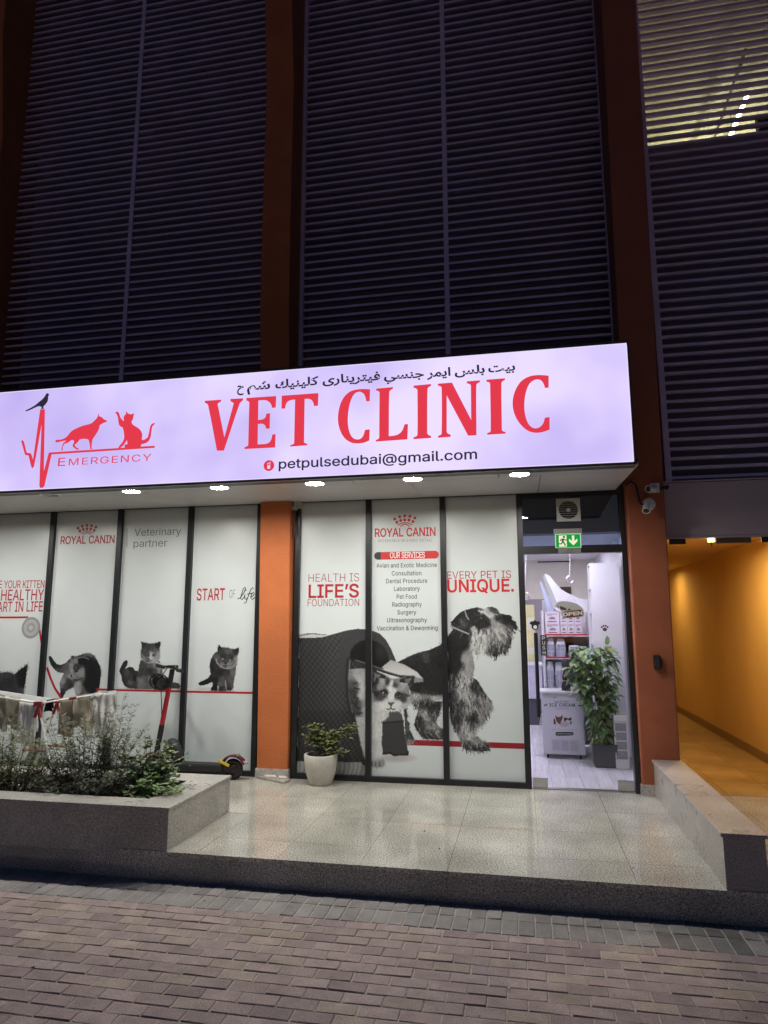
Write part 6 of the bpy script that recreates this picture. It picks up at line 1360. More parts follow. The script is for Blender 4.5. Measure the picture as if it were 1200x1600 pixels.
# potted plant by the wicker-house window
px_, py_ = -1.110, -0.215
PT = thing('potted_plant', 'small bushy plant in a pale concrete pot before the wicker-house window', 'potted plant', (px_, py_, 0))
q = MB()
q.lathe([(0.0, 0.0), (0.108, 0.0), (0.122, 0.012), (0.150, 0.10), (0.170, 0.20), (0.176, 0.290), (0.172, 0.298), (0.158, 0.298), (0.154, 0.288), (0.15, 0.25), (0.0, 0.25)], (px_, py_, 0), n=40)
q.build('pot', mat('pale_concrete', (0.55, 0.52, 0.46), 0.8, var=0.14, vscale=7, bump=0.25, bscale=60, speck=0.12), PT, smooth=True)
q = MB(); q.lathe([(0.0, 0.262), (0.08, 0.268), (0.150, 0.258)], (px_, py_, 0), n=24); q.build('soil', M_soil, PT)
st, fo = MB(), MB()
for k in range(22):
    a = rnd.uniform(-0.4, 3.5); r_ = rnd.uniform(0.3, 1)
    e = np.array([px_ + 0.06 + math.cos(a) * 0.31 * r_, py_ + 0.02 + math.sin(a) * 0.06 * r_, 0.40 + rnd.uniform(0.02, 0.20)])
    if k > 18: e = np.array([px_ + rnd.choice([-0.2, 0.26, 0.3]), py_ - 0.03, 0.24 + rnd.uniform(0, 0.1)])
    s_ = np.array([px_ + rnd.uniform(-0.05, 0.05), py_ + rnd.uniform(-0.04, 0.04), 0.26])
    m_ = (s_ + e) / 2 + np.array([0, 0, 0.09])
    pts = [s_ * (1 - f) ** 2 + 2 * m_ * f * (1 - f) + e * f * f for f in np.linspace(0, 1, 6)]
    st.tube(pts, [0.004 * (1 - 0.6 * j / 5) for j in range(6)], 5)
    for j in range(26 if k <= 18 else 12):
        f = rnd.uniform(0.3, 1.0); i = min(4, int(f * 5)); p = pts[i] + (pts[i + 1] - pts[i]) * (f * 5 - i)
        p = p + np.array([rnd.gauss(0, 0.022), rnd.gauss(0, 0.02), rnd.gauss(0, 0.018)])
        b_ = rnd.uniform(0, 6.28); L = rnd.uniform(0.035, 0.065)
        leaf_blade(fo, p, (math.cos(b_), math.sin(b_), rnd.uniform(-0.3, 0.5)), L, L * 0.62, leafcol((0.18, 0.22, 0.075) if rnd.random() < 0.8 else (0.19, 0.17, 0.08)), 0.3)
for e in ((-0.17, 0.43), (-0.13, 0.52), (0.03, 0.55)):
    st.tube([(px_ - 0.02, py_, 0.26), (px_ + e[0] * 0.6, py_, 0.36), (px_ + e[0], py_ - 0.01, e[1])], 0.002, 4)
    for j in range(4):
        leaf_blade(fo, (px_ + e[0], py_ - 0.01, e[1] - 0.02 * j), (rnd.uniform(-1, 1), rnd.uniform(-1, 0), 0.4), 0.025, 0.016, (0.3, 0.3, 0.2), 0.2)
st.build('stems', M_twig, PT); fo.build('foliage', M_leaf, PT)

# broken tile pieces at the foot of the orange column
T = thing('broken_tile', 'broken pieces of pale stone tile lying at the foot of the orange column', 'tile', (-1.72, -0.22, 0))
q = MB()
pc = [at_z(*p, 0.0) for p in ((402, 1216), (415, 1213), (446, 1216), (454, 1221), (443, 1225))]
q.prism([(p[0], p[1], 0.001) for p in pc], (0, 0, 0.020)); q.build('bottom_slab', M_granite, T, bevel=0.003)
q = MB(); pc = [at_z(*p, 0.022) for p in ((412, 1212.5), (430, 1213), (432, 1216), (414, 1215))]
q.prism([(p[0], p[1], 0.0215) for p in pc], (0, 0, 0.016)); q.build('upper_piece', mat('pale_stone', (0.6, 0.57, 0.5), 0.8), T, bevel=0.002)
q = MB(); pc = [at_z(*p, 0.022) for p in ((434, 1213.5), (446, 1214), (448, 1217), (436, 1217))]
q.prism([(p[0], p[1], 0.0215) for p in pc], (0, 0, 0.014)); q.build('upper_piece', mat('pale_stone', (0.6, 0.57, 0.5), 0.8), T, bevel=0.002)

# ------------------------------------------------------------------ small fittings on the facade
# junction box and loose wires at the top of the orange column
jb = at(462, 789, -0.10)
T = thing('junction_box', 'old white junction box with dangling wires beside the orange column top', 'junction box', (jb[0], -0.07, jb[2]))
q = MB(); q.box(jb[0] - 0.055, jb[0] + 0.005, -0.12, -0.046, jb[2] - 0.055, jb[2] + 0.075); q.box(jb[0] + 0.008, jb[0] + 0.062, -0.10, -0.046, jb[2] - 0.035, jb[2] + 0.07)
q.build('box', mat('aged_plastic', (0.50, 0.47, 0.40), 0.6, var=0.2, vscale=20), T, bevel=0.004)
q = MB(); q.box(jb[0] - 0.035, jb[0] - 0.012, -0.1225, -0.1205, jb[2] - 0.02, jb[2] + 0.05); q.build('cover_slot', mat('box_dark', (0.12, 0.11, 0.10), 0.7), T)
q = MB()
for k in range(7):
    x = jb[0] - 0.045 + k * 0.009
    q.tube([(x, -0.09, jb[2] - 0.055), (x + rnd.uniform(-0.02, 0.02), -0.10, jb[2] - 0.15), (x + rnd.uniform(-0.03, 0.03), -0.095, jb[2] - rnd.uniform(0.2, 0.38)), (x + rnd.uniform(-0.03, 0.02), -0.09, jb[2] - rnd.uniform(0.15, 0.32))], 0.003, 5)
q.build('wires', mat('wire_brown', (0.16, 0.08, 0.05), 0.6), T)
# cable from the soffit down to the cameras
q = MB(); cp = [(978, 758), (985, 752), (993, 757), (996, 768), (998, 777), (1000, 785), (1005, 789)]
q.tube([at(u, v, -0.262) for u, v in cp], 0.011, 7)
tag(q.build('camera_cable', M_black, smooth=True), 'black cable curling down the red-brown column from the soffit to the cameras', 'cable')
def camera_(label, base_px, body_px, r0, r1, L, aim, with_disc):
    b0 = at(*base_px, -0.245); 
    T = thing('security_camera', label, 'security camera', tuple(b0), 'security cameras on the red-brown column')
    aim = np.array(aim, float); aim /= np.linalg.norm(aim)
    c0 = at(*body_px, -0.36)
    q = MB(); q.lathe([(0.0, 0.0), (r0 * 0.9, 0.0), (r0, 0.01), (r0, L * 0.75), (r1, L * 0.76), (r1, L), (r1 * 0.85, L), (r1 * 0.8, L - 0.01), (0, L - 0.012)], c0 - aim * L * 0.5, axis=aim, n=24)
    o = q.build('camera_body', M_white, T, smooth=True)
    q = MB(); q.lathe([(0.0, L * 0.5 - 0.004), (r1 * 0.8, L * 0.5 - 0.006)], c0, axis=aim, n=20); q.build('lens', M_black, o)
    q = MB()
    if with_disc: q.lathe([(0.0, 0.012), (0.055, 0.012), (0.064, 0.004), (0.064, 0.0)], b0 + np.array([0, 0.005, 0]), axis=(0, -1, 0), n=28); q.lathe([(0.026, 0.0), (0.026, 0.03), (0.0, 0.036)], b0, axis=(0, -1, 0), n=16)
    else: q.box(b0[0] - 0.05, b0[0] + 0.03, -0.29, -0.236, b0[2] - 0.045, b0[2] + 0.045)
    q.build('base', M_white, T, smooth=with_disc)
    q = MB(); q.tube([b0 + np.array([0, -0.02, 0]), (b0 + c0) / 2 + np.array([0, -0.02, 0.0]), c0 - aim * L * 0.2], 0.013, 8); q.build('arm', M_white, T, smooth=True)
    return T
camera_('upper white bullet camera pointing left from the column', (1024, 763), (1018, 763.5), 0.036, 0.036, 0.105, (-0.75, -0.65, -0.15), False)
camera_('lower white camera on a round base, tilted down at the door', (1014, 788), (1010.5, 793), 0.030, 0.038, 0.105, (-0.25, -0.6, -0.75), True)
q = MB(); p = at(1041, 762, -0.24); q.tube([at(1031, 763, -0.262), at(1037, 762, -0.262), at(1040, 760, -0.255)], 0.012, 7); q.lathe([(0, 0), (0.022, 0), (0.022, 0.03), (0, 0.034)], p, axis=(0, -1, 0), n=12)
tag(q.build('cable_gland', M_black, smooth=True), 'short black cable and gland to the right of the upper camera', 'cable gland')
# card reader
c = at(1026, 1034.5, -0.17)
T = thing('card_reader', 'small black card reader fixed on the red-brown column', 'card reader', tuple(c))
q = MB(); q.box(c[0] - 0.030, c[0] + 0.030, -0.205, -0.155, c[2] - 0.068, c[2] + 0.066); q.build('housing', M_black, T, bevel=0.006)
q = MB(); q.box(c[0] - 0.021, c[0] + 0.021, -0.2075, -0.2052, c[2] - 0.052, c[2] + 0.045); q.build('screen', mat('reader_grey', (0.035, 0.035, 0.04), 0.2), T)
q = MB(); q.box(c[0] + 0.031, c[0] + 0.040, -0.19, -0.16, c[2] - 0.045, c[2] + 0.02); q.build('side_button', M_black, T)
# exit sign
e0, e1 = at(869, 836, -0.05), at(907, 855, -0.05)
T = thing('exit_sign', 'green running-man exit sign with a down arrow over the glass door', 'exit sign', ((e0[0] + e1[0]) / 2, -0.05, e1[2]))
ex0, ex1, ez0, ez1 = e0[0] - 0.005, e1[0] + 0.0, e1[2], e0[2] + 0.01
q = MB(); q.box(ex0 - 0.02, ex1 + 0.02, -0.085, -0.035, ez1, ez1 + 0.05); q.build('bracket', mat('bracket_grey', (0.30, 0.29, 0.26), 0.5), T, bevel=0.003)
q = MB(); q.box(ex0 - 0.008, ex1 + 0.008, -0.064, -0.058, ez0 - 0.004, ez1 - 0.0005); q.build('plate', emit('exit_edge', (0.55, 0.85, 0.55), 0.9), T)
q = MB(); q.box(ex0, ex1, -0.0665, -0.0642, ez0, ez1 - 0.008); q.build('green_face', emit('exit_green', (0.010, 0.36, 0.055), 0.9), T)
W_, Hh = ex1 - ex0, ez1 - 0.008 - ez0
def e2(x, y): return (ex0 + x * W_, -0.0675, ez0 + y * Hh)
q = MB(); q.poly([e2(0.12, 0.06), e2(0.44, 0.06), e2(0.44, 0.92), e2(0.12, 0.92)])
ar = [e2(0.66, 0.90), e2(0.76, 0.90), e2(0.76, 0.48), e2(0.88, 0.66), e2(0.88, 0.44), e2(0.71, 0.14), e2(0.54, 0.44), e2(0.54, 0.66), e2(0.66, 0.48)]
q.add(ar, [(0, 1, 2, 8), (2, 3, 4, 5), (8, 2, 5), (7, 8, 5, 6)])
q.build('white_symbols', emit('exit_white', (0.88, 0.92, 0.62), 0.95), T)
def e3(x, y): return (ex0 + x * W_, -0.0683, ez0 + y * Hh)
q = MB(); hd = e3(0.335, 0.80); disc(q, (hd[0], 0, hd[2]), 0.012, 0.012, -0.0683, 12)
for pts, wd in ((((0.30, 0.68), (0.27, 0.45)), 0.020), (((0.31, 0.66), (0.38, 0.56), (0.46, 0.58)), 0.010), (((0.29, 0.66), (0.21, 0.62), (0.18, 0.50)), 0.010), (((0.275, 0.46), (0.34, 0.32), (0.38, 0.12)), 0.013), (((0.27, 0.46), (0.23, 0.28), (0.12, 0.28)), 0.012)):
    ribbon(q, [e3(*p) for p in pts], wd, -0.0683)
q.build('running_figure', emit('exit_figure', (0.02, 0.10, 0.05), 0.9), T)
# shop number plate
n0, n1 = at(872, 855.5, -0.05), at(908, 865, -0.05)
T = thing('shop_number_plate', 'small grey shop number plate on the bar below the exit sign', 'number plate', ((n0[0] + n1[0]) / 2, -0.045, n1[2]))
q = MB(); q.box(n0[0], n1[0], -0.048, -0.041, n1[2], n0[2]); q.build('plate', mat('plate_grey', (0.20, 0.20, 0.20), 0.4), T)
q = MB(); text_xz(q, 'Shop No.1', n0[0] + 0.06, n1[0] - 0.05, n1[2] + 0.010, 0.016, -0.0495); text_xz(q, shape('\u0645\u062D\u0644'), n0[0] + 0.09, n1[0] - 0.08, n1[2] + 0.036, 0.02, -0.0495)
q.build('plate_lettering', M_dark_ink, T)
# ventilation fan in the transom
f0, f1 = at(869, 780, -0.02), at(907, 814, -0.02)
fx, fz, fs = (f0[0] + f1[0]) / 2, (f0[2] + f1[2]) / 2, 0.122
T = thing('ventilation_fan', 'square white extractor fan set in the dark glass over the door', 'fan', (fx, -0.02, fz))
q = MB()
n = 32; ring = [(fx + 0.098 * math.cos(2 * math.pi * k / n), fz + 0.098 * math.sin(2 * math.pi * k / n)) for k in range(n)]
def sq(t):
    c_, s_ = math.cos(t), math.sin(t); k = fs / max(abs(c_), abs(s_)); return (fx + c_ * k, fz + s_ * k)
outr = [sq(2 * math.pi * k / n) for k in range(n)]
v = [(x, -0.035, z) for x, z in ring] + [(x, -0.035, z) for x, z in outr] + [(x, -0.006, z) for x, z in outr] + [(x, -0.006, z) for x, z in ring]
fcs = []
for k in range(n):
    j = (k + 1) % n
    fcs += [(k, j, n + j, n + k), (n + k, n + j, 2 * n + j, 2 * n + k), (k, 3 * n + k, 3 * n + j, j)]
q.add(v, fcs); q.build('housing', mat('fan_white', (0.58, 0.58, 0.56), 0.5), T)
q = MB()
for k in range(8):
    z = fz - 0.086 + k * 0.0245; hw = math.sqrt(max(0, 0.098 ** 2 - (z - fz) ** 2))
    q.prism([(fx - hw, -0.030, z), (fx - hw, -0.012, z + 0.009), (fx - hw, -0.010, z + 0.007), (fx - hw, -0.028, z - 0.003)], (2 * hw, 0, 0))
q.build('grille', mat('fan_grey', (0.40, 0.40, 0.39), 0.5), T)
q = MB(); q.lathe([(0, 0.004), (0.018, 0.003), (0.022, 0.0)], (fx, -0.031, fz), axis=(0, -1, 0), n=16); q.build('hub', mat('fan_hub', (0.55, 0.55, 0.53), 0.4), T)
q = MB(); q.lathe([(0, 0.0), (0.098, 0.0)], (fx, -0.0075, fz), axis=(0, -1, 0), n=32); q.build('back_plate', M_dark, T)
# ------------------------------------------------------------------ electric scooter behind the planter
ysc = -0.21
def sc(u, v): return at(u, v, ysc)
WR_ = 0.108
rx_ = sc(365, 1195)[0]; fx_ = -3.02
SCO = thing('electric_scooter', 'black and dark red electric scooter parked under the kitten windows', 'scooter', ((rx_ + fx_) / 2, ysc, 0))
M_burg = mat('burgundy_plastic', (0.10, 0.012, 0.018), 0.3, coat=0.4)
M_scored = mat('scooter_red', (0.36, 0.012, 0.02), 0.3, coat=0.4)
for cx in (rx_, fx_):
    q = MB(); q.torus((cx, ysc, WR_), (0, 1, 0), WR_ - 0.026, 0.026, 32, 10)
    o = q.build('wheel', M_rubber, SCO, smooth=True)
    q = MB(); q.lathe([(0.0, 0.022), (0.03, 0.024), (0.045, 0.012), (0.066, 0.016), (0.068, -0.016), (0.045, -0.012), (0.03, -0.024), (0.0, -0.022)], (cx, ysc, WR_), axis=(0, 1, 0), n=24)
    q.build('rim', mat('rim_dark', (0.05, 0.03, 0.03), 0.35, metal=0.5), o, smooth=True)
def fender(cx, a0, a1, r_):
    q = MB(); n = 14
    rows = []
    for k in range(n + 1):
        a = R(a0 + (a1 - a0) * k / n)
        rows.append([(cx + (r_ + dr) * math.cos(a), ysc + dy, WR_ + (r_ + dr) * math.sin(a)) for dy, dr in ((-0.042, -0.012), (-0.036, 0.004), (0.0, 0.010), (0.036, 0.004), (0.042, -0.012))])
    vs = [p for row in rows for p in row]
    q.add(vs, [(i * 5 + k, i * 5 + k + 1, (i + 1) * 5 + k + 1, (i + 1) * 5 + k) for i in range(n) for k in range(4)])
    return q.build('fender', M_burg, SCO, smooth=True)
f_ = fender(rx_, 22, 165, WR_ + 0.035)
q = MB(); a = R(24); q.obox((rx_ + 0.145 * math.cos(a), ysc, WR_ + 0.152 * math.sin(a) + 0.01), (0.020, 0, -0.008), (0, 0.030, 0), (0.004, 0, 0.010)); q.build('tail_light', mat('tail_lens', (0.5, 0.42, 0.42), 0.15), f_)
q = MB(); q.tube([(rx_ + 0.05, ysc - 0.03, WR_ + 0.14), (rx_ + 0.08, ysc - 0.045, WR_ + 0.165)], 0.008); q.build('hook', M_steel, f_)
fender(fx_, 20, 150, WR_ + 0.03)
q = MB(); a, b_ = sc(344, 1186), sc(362, 1195)
q.obox(((a[0] + b_[0]) / 2, ysc - 0.062, (a[2] + b_[2]) / 2), ((b_[0] - a[0]) / 2, 0, (b_[2] - a[2]) / 2), (0, 0.006, 0), (0.006, 0, 0.012)); q.build('reflector', mat('reflector_yellow', (0.60, 0.47, 0.02), 0.3), SCO, bevel=0.002)
q = MB(); q.obox((rx_ - 0.06, ysc - 0.05, WR_ + 0.015), (0.075, 0, -0.012), (0, 0.008, 0), (0.004, 0, 0.022)); q.obox((rx_ - 0.06, ysc + 0.05, WR_ + 0.015), (0.075, 0, -0.012), (0, 0.008, 0), (0.004, 0, 0.022)); q.build('rear_fork', M_black, SCO, bevel=0.004)
q = MB(); q.box(fx_ + 0.14, rx_ - 0.10, ysc - 0.082, ysc + 0.082, 0.085, 0.150); o = q.build('deck', M_black, SCO, bevel=0.012)
q = MB(); q.box(fx_ + 0.16, rx_ - 0.12, ysc - 0.07, ysc + 0.07, 0.1505, 0.156)
q.build('deck_mat', mat('mat_rubber', (0.03, 0.03, 0.033), 0.9, bump=0.5, bscale=120), o)
q = MB(); a = np.array([fx_ + 0.02, ysc, 0.20]); q.obox((fx_ + 0.10, ysc, 0.155), (0.07, 0, -0.035), (0, 0.03, 0), (0.015, 0, 0.03)); q.build('neck', M_black, SCO, bevel=0.008)
s0 = np.array([fx_ + 0.03, ysc, 0.18]); s1 = sc(269.5, 1046)
d_ = s1 - s0
q = MB(); q.tube([s0, s0 + d_ * 0.38, s0 + d_ * 0.381, s0 + d_ * 0.799, s0 + d_ * 0.80, s1], [0.030, 0.030, 0.024, 0.024, 0.029, 0.029], 14); q.build('stem', M_black, SCO, smooth=True)
q = MB(); q.tube([s0 + d_ * 0.38, s0 + d_ * 0.80], 0.027, 14); q.build('stem_sleeve', M_scored, SCO, smooth=True)
q = MB(); 
for sy_ in (-1, 1): q.tube([(fx_, ysc + sy_ * 0.042, WR_), (fx_ + 0.012, ysc + sy_ * 0.042, 0.22), (fx_ + 0.03, ysc, 0.26)], 0.011, 8)
q.build('front_fork', M_black, SCO, smooth=True)
hb0 = s1 + np.array([-0.26, 0.12, 0.035]); hb1 = s1 + np.array([0.22, -0.20, 0.0])
q = MB(); q.tube([hb0, s1 + np.array([0, 0, 0.02]), hb1], 0.014, 10); q.obox(s1 + np.array([0, 0, 0.03]), (0.05, -0.03, 0), (0.02, 0.03, 0), (0, 0, 0.016)); o = q.build('handlebar', M_black, SCO, smooth=True)
q = MB(); dd = (hb1 - s1); q.tube([s1 + dd * 0.55, hb1], [0.020, 0.022], 12); q.build('grip', M_rubber, o, smooth=True)
q = MB(); dd = (hb0 - s1); q.tube([s1 + dd * 0.55, hb0], [0.020, 0.022], 12); q.build('grip', M_rubber, o, smooth=True)
q = MB()
for t_, sgn in ((0.42, hb1), (0.5, hb0)):
    p = s1 + (sgn - s1) * t_ + np.array([0, 0, 0.02]); q.tube([p, p + (sgn - s1) * 0.3 + np.array([-0.03, -0.04, 0.025])], 0.006, 6)
q.build('brake_lever', M_steel, o)
q = MB(); q.tube([s1 + np.array([-0.02, -0.03, 0.02]), s1 + np.array([-0.10, -0.07, 0.0]), s1 + np.array([-0.10, -0.05, -0.2]), s0 + d_ * 0.45 + np.array([0, -0.03, 0])], 0.005, 6); q.build('brake_cable', M_black, SCO, smooth=True)
q = MB(); p = sc(279, 1198); q.tube([(p[0], ysc - 0.06, 0.09), (p[0] + 0.01, ysc - 0.10, 0.005)], 0.008, 6); q.build('kickstand', M_steel, SCO)
# coiled cable lock on the handlebar
LK = thing('cable_lock', 'coiled black cable lock hanging from the scooter handlebar', 'cable lock', tuple(s1))
q = MB(); cc = at(250, 1066, ysc - 0.11)
for k in range(7):
    q.torus(cc + np.array([rnd.uniform(-0.03, 0.03), rnd.uniform(-0.03, 0.03), rnd.uniform(-0.02, 0.02)]), (rnd.uniform(-0.4, 0.4), 1, rnd.uniform(-0.3, 0.3)), rnd.uniform(0.06, 0.088), 0.007, 26, 6)
q.build('coil', mat('cable_gloss', (0.012, 0.012, 0.014), 0.2), LK, smooth=True)
q = MB(); q.lathe([(0, 0), (0.018, 0.0), (0.018, 0.06), (0, 0.06)], cc + np.array([0.06, -0.02, -0.03]), axis=(0.3, 0, 1), n=14); q.tube([s1 + np.array([-0.06, 0, 0.02]), cc + np.array([0.02, 0, 0.07])], 0.006, 6); q.build('lock_body', M_black, LK, smooth=True)
# black bag on the deck
bgx = (sc(276, 1170))[0]
BG = thing('black_bag', 'slumped black bag resting on the scooter deck against its stem', 'bag', (bgx, ysc, 0.157))
q = MB(); n = 14; prof = [(0.0, 0.001), (0.075, 0.003), (0.100, 0.04), (0.104, 0.10), (0.092, 0.17), (0.062, 0.225), (0.02, 0.245), (0.0, 0.246)]
vs = []
for (r_, h) in prof:
    for k in range(n):
        a = 2 * math.pi * k / n
        vs.append((bgx + r_ * math.cos(a) * (1 + 0.08 * math.sin(3 * a + h * 20)) - 0.22 * h, ysc - 0.01 + 0.72 * r_ * math.sin(a) * (1 + 0.08 * math.sin(4 * a + h * 14)), 0.157 + h))
q.add(vs, [(i * n + k, i * n + (k + 1) % n, (i + 1) * n + (k + 1) % n, (i + 1) * n + k) for i in range(len(prof) - 1) for k in range(n)])
q.build('bag_body', mat('black_nylon', (0.016, 0.016, 0.019), 0.6, bump=0.4, bscale=20), BG, smooth=True)
q = MB(); q.tube([(bgx - 0.06, ysc - 0.06, 0.38), (bgx - 0.02, ysc - 0.10, 0.34), (bgx + 0.03, ysc - 0.09, 0.24)], 0.008, 6); q.build('strap', M_black, BG)

# ------------------------------------------------------------------ clothes airer with washing
yn, yf = -1.02, -0.74
J = at(61, 1099, yn)
AIR = thing('clothes_airer', 'white folding clothes airer with dark red joints standing behind the planter', 'clothes airer', (J[0], -0.77, 0))
M_rod = mat('white_rod', (0.75, 0.74, 0.73), 0.35)
M_joint = mat('red_joint', (0.30, 0.025, 0.035), 0.4)
left_end, right_end = at(-60, 1080, yn), at(148, 1086, yn)
zl, zr = left_end[2], right_end[2]
q = MB()
for yy in (yn, yf):
    q.tube([(left_end[0], yy, zl), (J[0], yy, J[2])], 0.009, 8); q.tube([(J[0], yy, J[2]), (right_end[0], yy, zr)], 0.009, 8)
for (x, z) in ((left_end[0], zl), (J[0], J[2]), (right_end[0], zr)): q.tube([(x, yn, z), (x, yf, z)], 0.009, 8)
q.build('frame', M_rod, AIR, smooth=True)
q = MB()
for k in range(1, 7):
    yy = yn + (yf - yn) * k / 7
    q.tube([(left_end[0], yy, zl), (J[0], yy, J[2]), (right_end[0], yy, zr)], 0.0045, 6)
q.build('drying_rods', M_rod, AIR)
for yy in (yn, yf):
    for sgn in (-1, 1):
        q = MB(); q.tube([(J[0], yy - 0.012 * sgn, J[2]), (J[0] + sgn * 0.27, yy - 0.012 * sgn, 0.008)], 0.011, 8); q.build('leg', M_rod, AIR, smooth=True)
for yy in (yn, yf):
    q = MB(); q.obox((J[0], yy - 0.004, J[2] - 0.005), (0.045, 0, 0.0), (0, 0.022, 0), (0, 0, 0.022)); q.tube([(J[0], yy - 0.012, J[2]), (J[0] + 0.045, yy - 0.012, J[2] - 0.14)], 0.016, 8); q.tube([(J[0], yy + 0.012, J[2]), (J[0] - 0.045, yy + 0.012, J[2] - 0.14)], 0.016, 8)
    q.build('joint', M_joint, AIR)
    q = MB(); q.tube([(right_end[0] - f_, yy, zr - f_ * (zr - J[2]) / (right_end[0] - J[0])) for f_ in (0.2, 0.28)], 0.013, 8); q.build('rail_sleeve', M_joint, AIR)
for yy in (yn, yf):
    q = MB(); q.tube([(J[0] - 0.15, yy, J[2] * 0.45), (J[0] + 0.15, yy, J[2] * 0.45)], 0.010, 8); q.build('brace_bar', M_joint, AIR)
def rail_z(x):
    if x < J[0]: return zl + (J[2] - zl) * (x - left_end[0]) / (J[0] - left_end[0])
    return J[2] + (zr - J[2]) * (x - J[0]) / (right_end[0] - J[0])
def garment(name, label, cat, u0, u1, drop, col, y, back=0.2, waves=4, amp=0.014, flare=0.0, ph=0.0, split=None):
    xa, xb = at(u0, 1100, y)[0], at(u1, 1100, y)[0]
    nx, nz = 26, 18
    path = []
    for k in range(nz + 1):      # front hem up, over the rod, down the back
        s = k / nz
        tot = drop + back + 0.03
        d = s * tot
        if d < drop: path.append((-0.014, -(drop - d)))
        elif d < drop + 0.03: a = (d - drop) / 0.03 * math.pi; path.append((-0.014 * math.cos(a), 0.014 * math.sin(a)))
        else: path.append((0.014, -(d - drop - 0.03)))
    vs = []
    for (dy, dz) in path:
        for i in range(nx + 1):
            t = i / nx
            hang = min(1.0, -dz / 0.18) if dz < 0 else 0
            x = xa + (xb - xa) * t + flare * (t - 0.5) * (-dz) + 0.008 * math.sin(9 * t + dz * 8 + ph) * hang
            yy = y + dy + hang * amp * math.sin(2 * math.pi * waves * t + ph + 1.3 * math.sin(dz * 6)) + (0.01 * math.sin(dz * 22 + 5 * t + ph)) * hang
            zz = rail_z(x) + 0.008 + dz + (0.02 * math.sin(3.1 * t + ph) if dz < -drop + 0.01 else 0) * hang
            vs.append((x, yy, zz))
    q = MB(); W1 = nx + 1
    q.add(vs, [(k * W1 + i, k * W1 + i + 1, (k + 1) * W1 + i + 1, (k + 1) * W1 + i) for k in range(nz) for i in range(nx)])
    o = q.build(name, mat('cloth_' + cat + '_' + str(int(col[0] * 100)), col, 0.9, var=0.06, vscale=9, bump=0.12, bscale=180, trans=0.4), None, smooth=True)
    md = o.modifiers.new('thick', 'SOLIDIFY'); md.thickness = 0.003
    return tag(o, label, cat, 'washing hung on the clothes airer')
WHT, BGE, BLK = (0.88, 0.87, 0.86), (0.52, 0.45, 0.33), (0.02, 0.02, 0.022)
garment('towel', 'thick white towel hanging at the right end of the airer', 'towel', 140, 181, 0.46, WHT, -0.88, 0.35, 3.5, 0.016, ph=0.6)
garment('trousers', 'beige trouser leg hanging nearest the white towel', 'trousers', 121, 139, 0.32, (0.56, 0.50, 0.39), yn + 0.05, 0.25, 1.2, 0.012, 0.1, ph=1.0)
garment('cloth', 'narrow white cloth hanging between the two beige trouser legs', 'cloth', 113, 121, 0.34, WHT, yn + 0.09, 0.2, 1.0, 0.008, ph=0.2)
garment('trousers', 'darker beige trouser leg with a light cloth on either side', 'trousers', 95, 113, 0.36, BGE, yn + 0.04, 0.25, 1.3, 0.012, 0.08, ph=2.0)
garment('sock', 'small black sock hanging beside the red joint of the airer', 'sock', 73, 82, 0.11, BLK, yn + 0.10, 0.08, 0.8, 0.006, 0.3, ph=0.5)
garment('sheet', 'big white sheet hanging left of the red joint of the airer', 'sheet', 31, 58, 0.44, WHT, yn + 0.03, 0.3, 3.0, 0.014, 0.05, ph=1.7)
garment('trousers', 'beige garment hanging left of the big white sheet', 'trousers', 14, 30, 0.30, (0.56, 0.51, 0.41), yn + 0.05, 0.2, 1.2, 0.012, ph=0.9)
garment('towel', 'white towel hanging between the two left beige garments', 'towel', 6, 14, 0.34, (0.86, 0.85, 0.83), yn + 0.07, 0.2, 1.0, 0.010, ph=2.9)
garment('trousers', 'olive beige garment at the far left edge of the airer', 'trousers', -14, 7, 0.33, (0.46, 0.41, 0.31), yn + 0.04, 0.2, 1.5, 0.012, ph=0.1)
# dark bin bag shape under the airer
bn = at(55, 1168, -0.55)
T = thing('hanging_sack', 'small dark grey cloth sack under the airer\'s crossed legs', 'sack', (bn[0], -0.55, 0))
q = MB(); q.lathe([(0, 0.0), (0.07, 0.002), (0.095, 0.05), (0.10, 0.13), (0.085, 0.22), (0.05, 0.29), (0.03, 0.32), (0.045, 0.345)], (bn[0], -0.55, 0.0), n=18); q.build('sack_body', mat('sack_grey', (0.10, 0.10, 0.11), 0.9, bump=0.5, bscale=25), T, smooth=True)
q = MB(); q.torus((bn[0], -0.55, 0.318), (0, 0, 1), 0.032, 0.006, 18, 6); q.build('tie', M_black, T)

# ------------------------------------------------------------------ inside the clinic
M_wall = mat('clinic_wall', (0.70, 0.67, 0.58), 0.7, var=0.03)
M_wallw = mat('clinic_wall_white', (0.74, 0.73, 0.76), 0.7, var=0.02)
fl = MB()
for i in range(24):
    so_ = rnd.random()
    for j in range(6):
        x = -1.40 + i * 0.155; k = rnd.uniform(0.86, 1.1)
        y0 = 0.07 + (j - so_) * 1.22
        a, b_ = max(0.07, y0), min(5.2, y0 + 1.22)
        if b_ - a > 0.01: fl.box(x + 0.001, x + 0.154, a + 0.001, b_, -0.02, 0.0 + rnd.uniform(-0.0004, 0.0004), (0.62 * k, 0.60 * k, 0.64 * k))
tag(fl.build('shop_floor', mat('vinyl_plank', (0.46, 0.44, 0.47), 0.35, attr=True, var=0.14, vscale=5, stretch=(6, 0.6, 1))), kind='structure')
q = MB(); q.box(-1.42, 2.29, 5.2, 5.3, 0, 2.95); q.build('interior_back_wall', M_wall, BLD)
q = MB(); q.box(2.262, 2.298, 0.062, 5.2, 0, 2.95); q.box(-1.42, -1.40, 0.06, 5.2, 0, 2.95); q.build('interior_side_wall', M_wallw, BLD)
